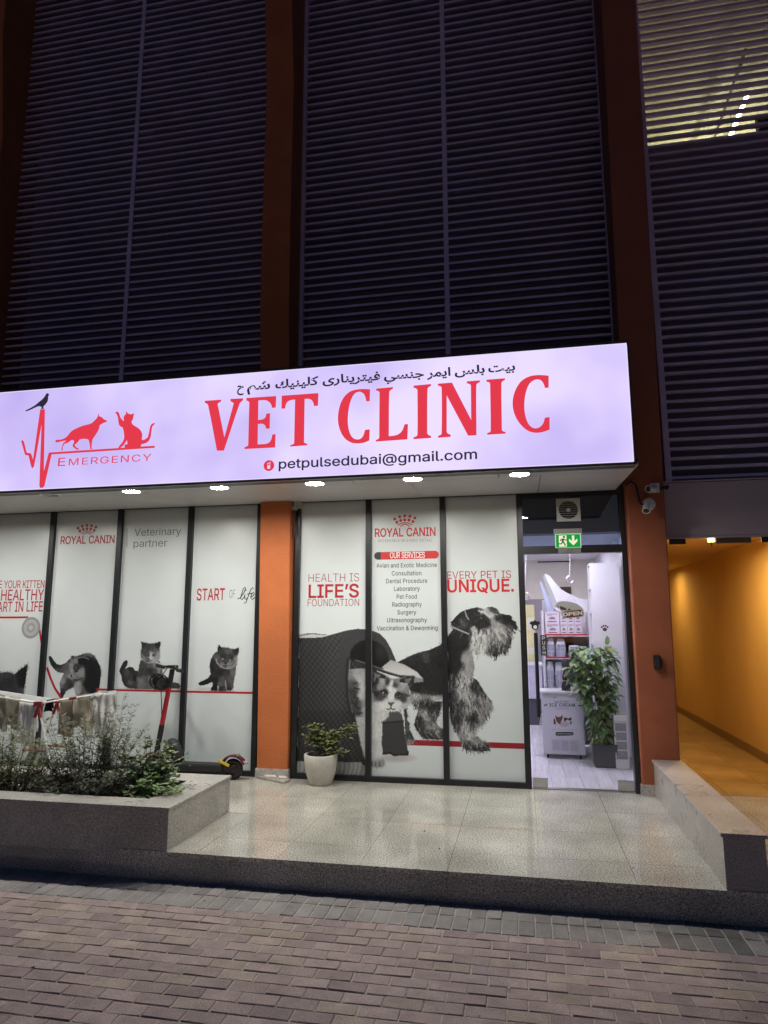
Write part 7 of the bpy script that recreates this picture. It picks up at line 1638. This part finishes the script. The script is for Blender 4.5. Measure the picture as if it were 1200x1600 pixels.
q = MB(); q.box(-1.42, 2.298, 0.45, 5.2, 2.74, 2.80); q.build('interior_ceiling', M_wallw, BLD)
q = MB(); q.box(0.9, 2.26, 0.26, 0.45, 2.60, 3.015); q.box(0.88, 0.9, 0.07, 0.45, 2.55, 3.015); q.build('reflection_board', mat('reflected_sky_blue', (0.030, 0.045, 0.085), 0.5), BLD)  # added board, its dark blue stands in for the sky reflected in the transom
q = MB()
for k in range(9):
    q.box(0.35 + k * 0.09, 0.35 + k * 0.09 + 0.06, 5.15, 5.198, 0, 2.05)
q.box(0.3, 1.45, 5.185, 5.199, 0, 2.05)
q.build('slat_panelling', mat('slat_grey', (0.25, 0.25, 0.29), 0.6), BLD)
M_panel = emit('room_panel_glow', (0.86, 0.80, 1.0), ROOM_PANEL)
for i, (x, y, s_) in enumerate(((1.35, 1.05, 'ceiling panel light just inside the glass door'), (1.35, 3.4, 'ceiling panel light deeper in the clinic above the display stand'), (-0.2, 2.2, 'ceiling panel light deep in the clinic on the window side'))):
    T = thing('ceiling_panel_light', s_, 'ceiling light', (x, y, 2.74), 'panel lights in the clinic ceiling')
    q = MB(); q.box(x - 0.31, x + 0.31, y - 0.31, y + 0.31, 2.731, 2.7395); q.build('frame', M_white, T)
    q = MB(); q.box(x - 0.29, x + 0.29, y - 0.29, y + 0.29, 2.727, 2.7305); q.build('diffuser', M_panel, T)
# poster, counter and screen at the back
def px_box(mb, u0, v0, u1, v1, y, d, col=None):
    a, b_ = at(u0, v0, y), at(u1, v1, y); mb.box(a[0], b_[0], y, y + d, b_[2], a[2], col)
T = thing('wall_poster', 'tall pale yellow poster hanging on the grey slatted wall', 'poster', tuple(at(829, 990, 5.1)))
q = MB(); px_box(q, 815, 945, 838, 1035, 5.10, 0.03); q.build('board', mat('poster_yellow', (0.72, 0.70, 0.36), 0.6, var=0.12, vscale=5), T)
q = MB(); px_box(q, 820, 1012, 836, 1022, 5.098, 0.0018); px_box(q, 824, 965, 835, 984, 5.098, 0.0018); q.build('poster_print', mat('poster_pale', (0.75, 0.76, 0.60), 0.6), T)
cb = at(830, 1088, 4.3)
T = thing('reception_counter', 'grey reception counter with a dark base at the back of the clinic', 'counter', (cb[0], 4.3, 0))
c0, c1 = at(800, 1040, 4.3), at(846, 1040, 4.3)
q = MB(); q.box(c0[0], c1[0], 4.30, 4.9, 0.42, c0[2]); q.build('counter_front', mat('counter_lilac', (0.52, 0.50, 0.60), 0.4, var=0.1), T, bevel=0.004)
q = MB(); q.box(c0[0], c1[0] - 0.02, 4.34, 4.88, 0.001, 0.419); q.build('base', mat('counter_dark', (0.06, 0.06, 0.075), 0.4), T)
q = MB(); q.box(c0[0] - 0.02, c1[0] + 0.02, 4.27, 4.92, c0[2] + 0.0005, c0[2] + 0.035); q.build('top', M_whitepaint, T, bevel=0.004)
T = thing('wall_screen', 'small black screen on the cream back wall behind the display header', 'screen', tuple(at(883, 924, 5.1)))
q = MB(); px_box(q, 872, 917, 893, 931, 5.15, 0.04); q.build('bezel', M_black, T, bevel=0.004)
q = MB(); px_box(q, 873, 918, 892, 930, 5.148, 0.0018); q.build('screen_glass', mat('screen_dark', (0.02, 0.02, 0.025), 0.1), T)
for i, (u, v0, v1, s_) in enumerate(((822, 866, 938, 'loop and chain hanging from the ceiling by the door edge'), (891, 866, 912, 'loop and chain hanging from the ceiling above the display header'))):
    a, b_ = at(u, v0, 3.2), at(u, v1, 3.2)
    T = thing('hanging_loop', s_, 'hanging loop', (a[0], 3.2, b_[2]), 'steel loops hanging from the clinic ceiling')
    q = MB(); q.tube([(a[0], 3.2, 2.74), (b_[0], 3.2, b_[2] + 0.12)], 0.008, 6); q.build('chain', M_steel, T)
    q = MB(); q.torus((b_[0], 3.2, b_[2] + 0.06), (0, 1, 0), 0.05, 0.009, 20, 6); q.build('ring', M_steel, T)
# split air conditioner on back wall
T = thing('air_conditioner', 'long white air conditioner high on the cream back wall', 'air conditioner', tuple(at(865, 874, 5.0)))
q = MB(); px_box(q, 838, 866, 892, 879, 4.98, 0.215); q.build('casing', M_white, T, bevel=0.02)
q = MB(); a, b_ = at(840, 877, 4.975), at(890, 878.5, 4.975); q.box(a[0], b_[0], 4.975, 4.979, b_[2], a[2]); q.build('air_slot', M_dark, T)

# --- display stand with cartons and bags
zS = Z(820, 860, 7.06)
yS = 1.98
def S(x, y): p = zS([(x, y)])[0]; return at(p[0], p[1], yS)
ST = thing('display_stand', 'white pet food display stand with a swooping header and red shelf edges', 'display stand', (1.53, 2.2, 0))
xl, xr = S(215, 900)[0], S(690, 900)[0] + 0.02
q = MB(); q.box(xl, xr, 2.50, 2.53, 0.02, 1.95); q.box(xl - 0.02, xl - 0.0005, 1.985, 2.53, 0.0, 1.80); q.box(xr + 0.0005, xr + 0.02, 1.985, 2.53, 0.0, 1.80); q.build('back_panel', M_whitepaint, ST)
zsh = [S(450, 925)[2], S(340, 1175)[2], 0.80]
for k, z in enumerate(zsh):
    q = MB(); q.box(xl, xr, yS, 2.498, z - 0.028, z); o = q.build('shelf', M_whitepaint, ST)
    if k < 2:
        q = MB(); q.box(xl + 0.01, xr - (0.005 if k == 0 else 0.22), yS - 0.004, yS - 0.0005, z - 0.013, z + 0.004); q.build('red_edge', M_red_ink, o)
q = MB()
q.prism([S(*p) for p in ((215, 262), (262, 268), (330, 350), (400, 428), (460, 466), (520, 492), (600, 528), (690, 548), (690, 682), (380, 682), (330, 640), (352, 570))], (0, 0.03, 0))
q.build('header', M_whitepaint, ST)
M_lb = emit('header_glow', (0.78, 0.80, 1.0), 0.75)
q = MB(); q.prism([S(*p) for p in ((200, 300), (216, 262), (352, 570), (325, 640), (318, 632))], (0, -0.02, 0)); q.build('lit_panel', M_lb, ST)
q = MB(); q.prism([S(*p) + np.array([0, 0.04, 0]) for p in ((168, 350), (182, 345), (315, 640), (312, 676), (250, 676))], (0, 0.02, 0)); q.build('side_panel', mat('header_blue', (0.45, 0.50, 0.68), 0.4), ST)
M_carton = mat('carton_lilac', (0.70, 0.67, 0.74), 0.6, var=0.04)
def carton_proto(name, w_, d, h):
    o = bpy.data.objects.new(name, None); C.collection.objects.link(o)
    q = MB(); q.box(0, w_, 0, d, 0, h); q.build('carton_body', M_carton, o, bevel=0.003)
    q = MB()
    q.box(w_ * 0.12, w_ * 0.88, -0.002, -0.0005, h * 0.80, h * 0.86); q.box(w_ * 0.2, w_ * 0.8, -0.002, -0.0005, h * 0.12, h * 0.2)
    q.build('red_print', M_thin_red, o)
    q = MB(); n = 12
    q.poly([(w_ * 0.5 + w_ * 0.24 * math.cos(R(15 * k)), -0.0015, h * 0.34 + h * 0.24 * math.sin(R(15 * k))) for k in range(n + 1)])
    q.box(w_ * 0.15, w_ * 0.5, -0.002, -0.0005, h * 0.66, h * 0.71)
    q.build('grey_print', mat('print_blue_grey', (0.22, 0.22, 0.30), 0.6), o)
    return o
def dup(src, loc, label, cat, group):
    r_ = src.copy(); C.collection.objects.link(r_); r_.location = loc; tag(r_, label, cat, group)
    for ch in list(src.children):
        c_ = ch.copy(); C.collection.objects.link(c_); c_.parent = r_
    return r_
z1 = zsh[0] + 0.0005
hB = (S(300, 680)[2] - z1) / 2 - 0.001
wB = S(385, 800)[0] - S(225, 800)[0]; wS = S(470, 800)[0] - S(390, 800)[0] - 0.004
big = carton_proto('food_carton', wB, 0.30, hB); small = carton_proto('food_carton', wS, 0.25, hB)
GR = 'cartons on the display stand'
for k in range(2):
    l_ = ('big lilac carton at the left of the top shelf, resting on the board', 'big lilac carton stacked on another at the left of the top shelf')[k]
    lo = (S(225, 800)[0], yS + 0.01, z1 + k * (hB + 0.001))
    if k == 0: big.location = lo; tag(big, l_, 'carton', GR)
    else: dup(big, lo, l_, 'carton', GR)
nm = ('next to the big cartons', 'second from the big cartons', 'third from the big cartons', 'nearest the tall white cabinet')
for c_ in range(4):
    for k in range(2):
        wd = wS
        x = S(390, 800)[0] + c_ * (wS + 0.004)
        if x + wd > xr: continue
        l_ = ('lower' if k == 0 else 'upper') + ' small carton on the top shelf, ' + nm[c_]
        lo = (x, yS + 0.012, z1 + k * (hB + 0.001))
        if c_ == 0 and k == 0: small.location = lo; tag(small, l_, 'carton', GR)
        else: dup(small, lo, l_, 'carton', GR)
# bags of kibble
M_bag = mat('kibble_bag', (0.56, 0.55, 0.64), 0.35, var=0.08, vscale=12)
def bag(x0, x1, z, h, label):
    xc = (x0 + x1) / 2; w_ = (x1 - x0) / 2
    T = thing('food_bag', label, 'food bag', (xc, yS + 0.09, z), 'bags on the display stand')
    prof = [(0.70, 0.0), (0.96, 0.02), (1.0, 0.25), (0.98, 0.55), (0.90, 0.80), (0.74, 0.93), (0.62, 1.0)]
    vs = []; n = 16
    for (r_, f) in prof:
        dep = 0.07 * (1 - 0.75 * max(0, f - 0.5) * 2 * 0.9)
        for k in range(n):
            a = 2 * math.pi * k / n; c_, s_ = math.cos(a), math.sin(a)
            vs.append((xc + w_ * r_ * math.copysign(abs(c_) ** 0.6, c_), yS + 0.09 + dep * math.copysign(abs(s_) ** 0.7, s_), z + 0.0005 + f * h))
    q = MB(); q.add(vs, [(i * n + k, i * n + (k + 1) % n, (i + 1) * n + (k + 1) % n, (i + 1) * n + k) for i in range(len(prof) - 1) for k in range(n)]); q.add([vs[k] for k in range(n)], [tuple(range(n))])
    q.add(vs[-n:], [tuple(range(n))])
    q.build('bag_body', M_bag, T, smooth=True)
    q = MB()
    for i in range(2):
        for j in range(3): q.box(xc - w_ * 0.75 + i * w_ * 0.8, xc - w_ * 0.75 + i * w_ * 0.8 + w_ * 0.68, yS + 0.0165, yS + 0.0185, z + h * (0.12 + 0.2 * j), z + h * (0.27 + 0.2 * j))
    q.build('bag_print', mat('bag_grey', (0.36, 0.36, 0.46), 0.4), T)
h2 = S(300, 955)[2] - zsh[1]
bag(S(242, 1000)[0], S(332, 1000)[0], zsh[1], h2 - 0.01, 'food bag on the middle shelf, left one of the pair')
bag(S(338, 1000)[0], S(455, 1000)[0], zsh[1], h2 - 0.02, 'food bag on the middle shelf, right one of the pair')
h3 = S(280, 1215)[2] - zsh[2]
bag(S(235, 1300)[0], S(325, 1300)[0], zsh[2], min(h3, zsh[1] - zsh[2] - 0.06), 'food bag on the lowest shelf behind the freezer lid, left one of the pair')
bag(S(333, 1300)[0], S(425, 1300)[0], zsh[2], min(h3, zsh[1] - zsh[2] - 0.07), 'food bag on the lowest shelf behind the freezer lid, right one of the pair')
q = MB(); a, b_ = S(455, 965), S(565, 1150); q.box(a[0], b_[0], 2.40, 2.46, b_[2], a[2]); tag(q.build('black_tray', M_black, bevel=0.004), 'black tray standing at the back of the middle shelf', 'tray')
bag2 = carton_proto('food_carton', S(600, 1100)[0] - S(490, 1100)[0], 0.2, S(490, 1050)[2] - zsh[1] - 0.001)
bag2.location = (S(490, 1100)[0], yS + 0.01, zsh[1] + 0.0005); tag(bag2, 'white carton on the middle shelf right of the two bags', 'carton', GR)

# --- ice cream freezer
yZ = 1.58
zF = Z(830, 1060, 7.5)
def Fp(x, y): p = zF([(x, y)])[0]; return at(p[0], p[1], yZ)
fx0, fx1 = Fp(120, 500)[0] + 0.005, Fp(655, 890)[0] - 0.01
fzt, fzb = Fp(400, 150)[2], Fp(400, 905)[2] + 0.01
FZ = thing('ice_cream_freezer', 'white chest freezer labelled Ice Cream for dogs, on castors', 'freezer', ((fx0 + fx1) / 2, yZ + 0.17, 0))
q = MB(); q.box(fx0 + 0.01, fx1 - 0.005, yZ, 1.93, fzb, fzt - 0.035); q.build('cabinet', mat('freezer_white', (0.66, 0.64, 0.72), 0.35), FZ, bevel=0.01)
q = MB(); q.box(fx0 - 0.008, fx1 + 0.008, yZ - 0.015, 1.945, fzt - 0.0345, fzt); q.build('lid', mat('lid_grey', (0.62, 0.62, 0.60), 0.35), FZ, bevel=0.008)
q = MB(); g0, g1 = Fp(235, 700), Fp(575, 880)
q.box(g0[0], g1[0], yZ - 0.006, yZ - 0.0005, g1[2], g0[2]); gp = q.build('vent_panel', mat('vent_white', (0.60, 0.58, 0.66), 0.4), FZ, bevel=0.002)
q = MB()
for i in range(3):
    for j in range(9):
        x = g0[0] + 0.012 + i * (g1[0] - g0[0] - 0.02) / 3; z = g1[2] + 0.03 + j * (g0[2] - g1[2] - 0.05) / 9
        q.box(x, x + (g1[0] - g0[0]) / 3 - 0.03, yZ - 0.008, yZ - 0.0062, z, z + 0.006)
q.build('vent_slots', mat('slot_grey', (0.40, 0.39, 0.46), 0.5), gp)
for i, x in enumerate((fx0 + 0.06, fx1 - 0.06)):
    for y in (yZ + 0.05, 1.88):
        q = MB(); q.lathe([(0, -0.012), (fzb * 0.5, -0.012), (fzb * 0.5, 0.012), (0, 0.012)], (x, y, fzb * 0.5), axis=(1, 0, 0), n=14); q.build('castor', M_rubber, FZ)
yq = yZ - 0.002
q = MB()
def ft_(body, x0, x1, yb, h, bold=0.0, spacing=1.0, shear=0.0): text_px(q, body, zF([(x0, yb)])[0], zF([(x1, yb)])[0], h / 7.5, yq, bold, spacing, shear)
ft_('Hugo & Celine', 268, 440, 283, 26, 0.0, 0.95, 0.25); ft_('ICE CREAM', 215, 512, 330, 37, 0.02, 1.1); ft_('FOR DOGS', 286, 438, 363, 16, 0.004, 1.3)
ft_('made for dogs, loved by all of them', 235, 540, 606, 9)
def fpoly(s_): poly_px(q, zF(s_), yq)
fpoly('(148,310)(160,306)(176,306)(184,294)(192,300)(184,312)(180,322)(172,326)(172,316)(160,316)(156,326)(150,324)'); fpoly('(545,312)(560,316)(580,314)(606,316)(606,324)(596,322)(580,324)(560,326)(552,324)')
for a in (-60, -30, 0, 30): 
    q.tube([at(*zF([(285 + 22 * math.sin(R(a)) * 0.5, 240 - 12)])[0], yq), at(*zF([(285 + 34 * math.sin(R(a)), 240 - 30 * math.cos(R(a)))])[0], yq)], 0.0015, 4)
q.build('freezer_lettering', M_dark_ink, FZ)
q = MB(); fpoly('(280,425)(300,450)(340,452)(365,425)(368,460)(355,500)(335,540)(310,520)(292,490)'); q.build('brown_dog_print', mat('brown_ink', (0.16, 0.07, 0.045), 0.5), FZ)
q = MB(); fpoly('(262,475)(275,470)(288,520)(286,540)(264,538)'); fpoly('(385,455)(410,462)(440,470)(470,452)(472,485)(452,500)(430,480)(410,490)(390,515)(384,485)'); fpoly('(455,510)(475,500)(474,530)(458,540)'); q.build('dark_dog_print', mat('brown_black_ink', (0.05, 0.03, 0.028), 0.5), FZ)
q = MB(); fpoly('(330,530)(360,515)(420,515)(446,528)(438,556)(400,568)(360,564)(336,550)'); q.build('bowl_print', mat('bowl_ink', (0.5, 0.46, 0.5), 0.5), FZ)
q = MB(); fpoly('(285,634)(300,628)(480,628)(496,634)(494,658)(480,668)(300,672)(287,664)'); q.build('badge_print', M_dark_ink, FZ)
q = MB(); text_px(q, 'suitable for all dogs', zF([(300, 656)])[0], zF([(480, 656)])[0], 1.8, yq - 0.001); q.build('badge_lettering', M_white_ink, FZ)
# plush toy on the freezer
tp_ = at(884, 1068, 1.72)
T = thing('plush_toy', 'small black toy dog with an orange collar sitting on the freezer lid', 'toy', (tp_[0], 1.72, fzt))
q = MB(); x, z = tp_[0], fzt + 0.0008
q.lathe([(0, 0), (0.05, 0.003), (0.058, 0.04), (0.045, 0.09), (0.028, 0.12), (0.0, 0.125)], (x, 1.72, z), n=18)
q.lathe([(0, -0.034), (0.028, -0.024), (0.036, 0.0), (0.028, 0.024), (0, 0.034)], (x - 0.006, 1.70, z + 0.15), n=16); q.lathe([(0, 0), (0.018, 0.0), (0.012, 0.03), (0, 0.034)], (x - 0.012, 1.69, z + 0.142), axis=(-0.6, -0.8, 0), n=12)
for s_ in (-1, 1): q.tube([(x + s_ * 0.026, 1.705, z + 0.17), (x + s_ * 0.040, 1.70, z + 0.14)], [0.012, 0.007], 8); q.tube([(x + s_ * 0.03, 1.69, z + 0.012), (x + s_ * 0.045, 1.64, z + 0.012)], [0.016, 0.013], 8)
q.build('toy_body', mat('plush_black', (0.015, 0.014, 0.016), 0.9), T, smooth=True)
q = MB(); q.torus((x, 1.715, z + 0.115), (0, 0.2, 1), 0.030, 0.011, 20, 8); q.build('collar', mat('toy_orange', (0.75, 0.16, 0.03), 0.6), T, smooth=True)

# --- tall cabinet
a, b_ = at(921, 880, 1.62), at(966, 880, 1.62)
cx0, cx1, ct = a[0], b_[0], a[2]
TC = thing('tall_cabinet', 'tall plain white cabinet with open shelves in its side and a paw sticker', 'cabinet', ((cx0 + cx1) / 2, 1.8, 0))
q = MB(); q.box(cx0, cx1, 1.62, 1.64, 0.0, ct); q.box(cx0, cx1, 1.98, 2.0, 0.0, ct); q.box(cx1 - 0.02, cx1, 1.6405, 1.9795, 0.0, ct); q.box(cx0 + 0.001, cx1 - 0.0205, 1.6405, 1.9795, ct - 0.02, ct - 0.001); q.build('carcass', M_whitepaint, TC, bevel=0.002)
q = MB()
for z in (0.05, 0.45, 0.9, 1.35, 1.75, 2.05): q.box(cx0 + 0.002, cx1 - 0.021, 1.641, 1.979, z, z + 0.02)
q.box(cx0 + 0.20, cx0 + 0.215, 1.641, 1.979, 0.07, ct - 0.021)
q.build('side_shelf', M_whitepaint, TC)
q = MB(); pw = at(945, 982, 1.618); pw[1] = 1.618
disc(q, pw + np.array([0, 0, -0.012]), 0.026, 0.022, 1.6185, 16)
for k in range(4):
    an = R(35 + 37 * k); disc(q, pw + np.array([0.042 * math.cos(an), 0, -0.008 + 0.042 * math.sin(an)]), 0.011, 0.013, 1.6185, 12)
q.build('paw_sticker', M_dark_ink, TC)
q = MB(); k_ = at(949, 1000, 1.6); q.poly([(k_[0] + dx, 1.6180, k_[2] + dz) for dx, dz in ((-0.03, -0.05), (0.01, -0.06), (0.03, -0.02), (0.025, 0.03), (0.0, 0.055), (-0.025, 0.01))]); q.build('leaf_sticker', mat('sticker_green', (0.12, 0.30, 0.10), 0.5), TC)
q = MB(); k_ = at(951, 1014, 1.6); q.poly([(k_[0] + dx, 1.6178, k_[2] + dz) for dx, dz in ((-0.045, -0.02), (-0.02, -0.05), (0.03, -0.045), (0.05, -0.01), (0.035, 0.035), (0.0, 0.03), (-0.035, 0.035))]); q.build('flower_sticker', mat('sticker_orange', (0.42, 0.15, 0.08), 0.5), TC)
bt = at(917, 935, 1.8)
T = thing('bottle', 'dark bottle standing in the side shelves of the tall white cabinet', 'bottle', (cx0 + 0.10, 1.74, 1.77))
q = MB(); q.lathe([(0, 0.0008), (0.032, 0.002), (0.034, 0.12), (0.014, 0.16), (0.014, 0.2), (0, 0.2)], (cx0 + 0.10, 1.74, 1.77), n=18); q.build('bottle_body', M_black, T, smooth=True)
q = MB(); q.lathe([(0.0345, 0.03), (0.0345, 0.09)], (cx0 + 0.10, 1.74, 1.77), n=18); q.build('bottle_label', M_white, T)

# --- pothos in a black pot
yp = 1.26
pc_ = at(946, 1195, yp); pxc = pc_[0] - 0.005
hp = at(930, 1160, yp)[2]
PO = thing('pothos_plant', 'tall variegated climbing pothos in a dark square pot just inside the door', 'house plant', (pxc, yp, 0))
q = MB(); wt, wb = 0.135, 0.118
vs = [(pxc + sx * w_, yp + sy * w_, z) for z, w_ in ((0.001, wb), (hp, wt), (hp, wt - 0.014), (hp - 0.05, wt - 0.018)) for sx, sy in ((-1, -1), (1, -1), (1, 1), (-1, 1))]
q.add(vs, [(0, 3, 2, 1)] + [(i * 4 + k, i * 4 + (k + 1) % 4, (i + 1) * 4 + (k + 1) % 4, (i + 1) * 4 + k) for i in range(3) for k in range(4)] + [(12, 13, 14, 15)])
q.build('pot', mat('charcoal_pot', (0.035, 0.035, 0.045), 0.55, var=0.15), PO, bevel=0.004)
q = MB(); q.tube([(pxc, yp, hp - 0.06), (pxc - 0.01, yp, 1.25)], 0.03, 10); q.build('moss_pole', mat('moss', (0.06, 0.05, 0.03), 0.95, bump=0.6), PO)
st, fo = MB(), MB()
def big_leaf(mb, p, d, L, col):
    p = np.asarray(p, float); d = np.asarray(d, float); d /= np.linalg.norm(d)
    s = np.cross(d, (0, 0, 1.0)); s /= np.linalg.norm(s) + 1e-9; nn = np.cross(s, d)
    W_ = L * 0.62
    prof = [(0.0, 0.0), (0.12, 0.34), (0.32, 0.5), (0.55, 0.44), (0.78, 0.24), (1.0, 0.0)]
    rows = []
    for (t, w_) in prof:
        c_ = p + d * L * t - nn * L * 0.35 * t * t
        rows.append((c_ + s * W_ * w_ + nn * L * 0.08 * w_, c_, c_ - s * W_ * w_ + nn * L * 0.08 * w_))
    vs = [q_ for r3 in rows for q_ in r3]
    pale = (0.48, 0.54, 0.30)
    base = len(mb.v)
    mb.add(vs, [(i * 3 + k, i * 3 + k + 1, (i + 1) * 3 + k + 1, (i + 1) * 3 + k) for i in range(5) for k in range(2)], col)
    if rnd.random() < 0.6:      # cream-green variegation along one side of the leaf
        for i in range(len(vs)):
            if i % 3 == rnd.choice((0, 2)) and rnd.random() < 0.5: mb.c[base + i] = pale
top = at(930, 1045, yp)
for k in range(520):
    f = rnd.random() ** 0.75
    z = hp + 0.02 + f * (at(930, 1008, yp)[2] - hp - 0.04)
    rad = 0.12 + 0.16 * max(0, min(1, (z - 0.62) / 0.25)) * (1.0 - 0.5 * max(0, (z - 1.15) / 0.25))
    cx = pxc - 0.075 * max(0, min(1, (z - 0.6) / 0.4)) + 0.0
    a = rnd.uniform(0, 6.28); r_ = rad * rnd.uniform(0.35, 1.0)
    p = (cx + math.cos(a) * r_, yp + math.sin(a) * r_ * 0.62, z)
    if p[1] > 1.58: continue
    c_ = leafcol((0.105, 0.20, 0.07), 0.45) if rnd.random() < 0.65 else leafcol((0.24, 0.33, 0.15), 0.3)
    big_leaf(fo, p, (math.cos(a) + rnd.gauss(0, 0.5), math.sin(a) * 0.8 - 0.25 + rnd.gauss(0, 0.3), rnd.uniform(-0.9, 0.35)), rnd.uniform(0.085, 0.15), c_)
for k in range(12):
    a = rnd.uniform(0, 6.28); pts = []
    for j in range(8):
        f = j / 7; pts.append((pxc + math.cos(a + f) * (0.04 + 0.13 * f) - 0.06 * f, yp + math.sin(a + f) * (0.03 + 0.08 * f), hp - 0.05 + (0.3 + 0.7 * rnd.random() * 0.2 + 0.45) * f))
    st.tube(pts, 0.005, 5)
st.tube([at(921, 1156, yp - 0.2), at(929, 1123, yp - 0.2), at(942, 1108, yp - 0.2), at(953, 1098, yp - 0.18), at(956, 1085, yp - 0.12)], 0.005, 6)
st.build('stems', mat('vine', (0.16, 0.22, 0.08), 0.6), PO); fo.build('foliage', M_leaf, PO)

# --- narrow mesh storage tower
yt = 1.13
a, b_ = at(963, 1201, yt), at(986, 1202, yt)
tx0, tx1, tt = a[0], b_[0] - 0.01, at(970, 1115, yt)[2]
TW = thing('storage_tower', 'narrow white storage tower with grey mesh drawers beside the potted climber', 'storage tower', ((tx0 + tx1) / 2, yt + 0.1, 0))
q = MB(); q.box(tx0, tx1, yt, yt + 0.26, 0.0, 0.10); q.box(tx0, tx1, yt, yt + 0.26, tt - 0.09, tt - 0.02); q.box(tx0, tx0 + 0.014, yt, yt + 0.26, 0.1005, tt - 0.0905); q.box(tx1 - 0.014, tx1, yt, yt + 0.26, 0.1005, tt - 0.0905); q.box(tx0 + 0.015, tx1 - 0.015, yt + 0.24, yt + 0.26, 0.1005, tt - 0.0905)
q.build('body', M_white, TW, bevel=0.006)
for k in range(4):
    z0 = 0.105 + k * (tt - 0.2) / 4; z1_ = z0 + (tt - 0.2) / 4 - 0.012
    q = MB(); q.box(tx0 + 0.016, tx1 - 0.016, yt + 0.012, yt + 0.016, z0, z1_); o = q.build('drawer', mat('mesh_grey', (0.26, 0.25, 0.28), 0.7, var=0.25, vscale=60), TW)
    q = MB(); q.box(tx0 + 0.0145, tx1 - 0.0145, yt + 0.002, yt + 0.012, z1_, z1_ + 0.0115); q.build('drawer_edge', M_white, o)
    q = MB()
    for j in range(12):
        x = tx0 + 0.02 + j * (tx1 - tx0 - 0.04) / 11; q.box(x - 0.0012, x + 0.0012, yt + 0.009, yt + 0.0118, z0, z1_ - 0.0005)
    q.build('drawer_bars', mat('bar_grey', (0.45, 0.44, 0.48), 0.5), o)
q = MB(); q.tube([(tx0 - 0.025, yt + 0.06, tt - 0.06), (tx0 - 0.02, yt + 0.06, tt - 0.025), (tx0 + 0.03, yt + 0.06, tt - 0.002), (tx1 - 0.01, yt + 0.06, tt - 0.006), (tx1, yt + 0.06, tt - 0.03)], 0.014, 10); q.build('top_handle', M_white, TW, smooth=True)

# --- folding step leaning by the freezer, seen at the door edge
a = at(846, 1175, 1.75)
T = thing('leaning_crate', 'white wire basket with red trim leaning beside the freezer', 'basket', (a[0] - 0.02, 1.76, 0))
q = MB(); a0, a1 = at(852, 1115, 1.75), at(838, 1170, 1.75)
x0 = a1[0] - 0.02
for k in range(5):
    q.tube([(x0 + 0.02 * k, 1.72, 0.006), (a0[0] - 0.045 + 0.012 * k, 1.78, a0[2])], 0.004, 6)
for k in range(5):
    f = k / 4; q.tube([(x0 + (a0[0] - 0.045 - x0) * f, 1.72 + 0.06 * f, 0.006 + (a0[2] - 0.006) * f), (x0 + 0.08 + (a0[0] + 0.003 - x0 - 0.08) * f, 1.72 + 0.06 * f, 0.006 + (a0[2] - 0.006) * f)], 0.004, 6)
q.build('wires', M_white, T); q = MB(); q.box(a0[0] - 0.05, a0[0] + 0.01, 1.775, 1.785, a0[2], a0[2] + 0.03); q.build('red_trim', M_red_ink, T)
# --- OPEN sign hanging inside the glass
zO = Z(820, 860, 7.06)
def O(x, y): p = zO([(x, y)])[0]; return at(p[0], p[1], 0.05)
T = thing('open_sign', 'wavy hanging sign reading Open in white on dark red, inside the glass door', 'sign', tuple(O(530, 650)))
q = MB(); q.prism([O(*p) for p in ((320, 625), (360, 580), (400, 560), (460, 562), (520, 570), (580, 592), (630, 630), (650, 665), (640, 690), (600, 670), (500, 672), (440, 680), (410, 700), (380, 640), (350, 622))], (0, 0.006, 0)); q.build('back_plate', mat('sign_cream', (0.55, 0.54, 0.55), 0.5), T)
q = MB()
def stadium(cx, cz, hw, r_, y, tilt):
    return [(cx + s_ * hw + r_ * math.cos(R(a)), y, cz + s_ * hw * tilt + r_ * math.sin(R(a))) for s_, rng in ((1, range(-90, 91, 15)), (-1, range(90, 271, 15))) for a in rng]
c_ = O(532, 700); hw = (O(650, 700)[0] - O(410, 700)[0]) / 2 - 0.04
q.prism(stadium(c_[0], c_[2], hw, 0.040, 0.044, 0.10), (0, 0.004, 0)); q.build('rim', mat('sign_rim', (0.45, 0.42, 0.36), 0.5), T)
q = MB(); q.prism(stadium(c_[0], c_[2], hw, 0.033, 0.041, 0.10), (0, 0.0025, 0)); q.build('red_plate', mat('sign_maroon', (0.13, 0.015, 0.018), 0.4), T)
q = MB(); text_px(q, 'OPEN', zO([(420, 727)])[0], zO([(636, 707)])[0], 5.2, 0.0395, 0.05, 1.0); q.build('open_lettering', M_white_ink, T)
q = MB()
q.poly([O(*p) + np.array([0, -0.0015, 0]) for p in ((388, 612), (440, 630), (462, 645), (455, 662), (400, 655), (386, 640))]); q.poly([O(*p) + np.array([0, -0.0015, 0]) for p in ((348, 615), (376, 618), (372, 640))]); q.poly([O(*p) + np.array([0, -0.0015, 0]) for p in ((470, 655), (490, 640), (512, 658), (500, 668), (474, 668))]); q.build('picture', M_dark_ink, T)
q = MB(); k_ = O(519, 490); q.tube([O(455, 562), k_, O(560, 580)], 0.002, 5); q.lathe([(0, 0), (0.010, 0), (0.008, 0.012), (0, 0.013)], k_ + np.array([0, -0.03, 0]), axis=(0, -1, 0), n=12); q.build('cord', mat('clear_cord', (0.5, 0.5, 0.5), 0.3), T)

bpy.context.view_layer.update()
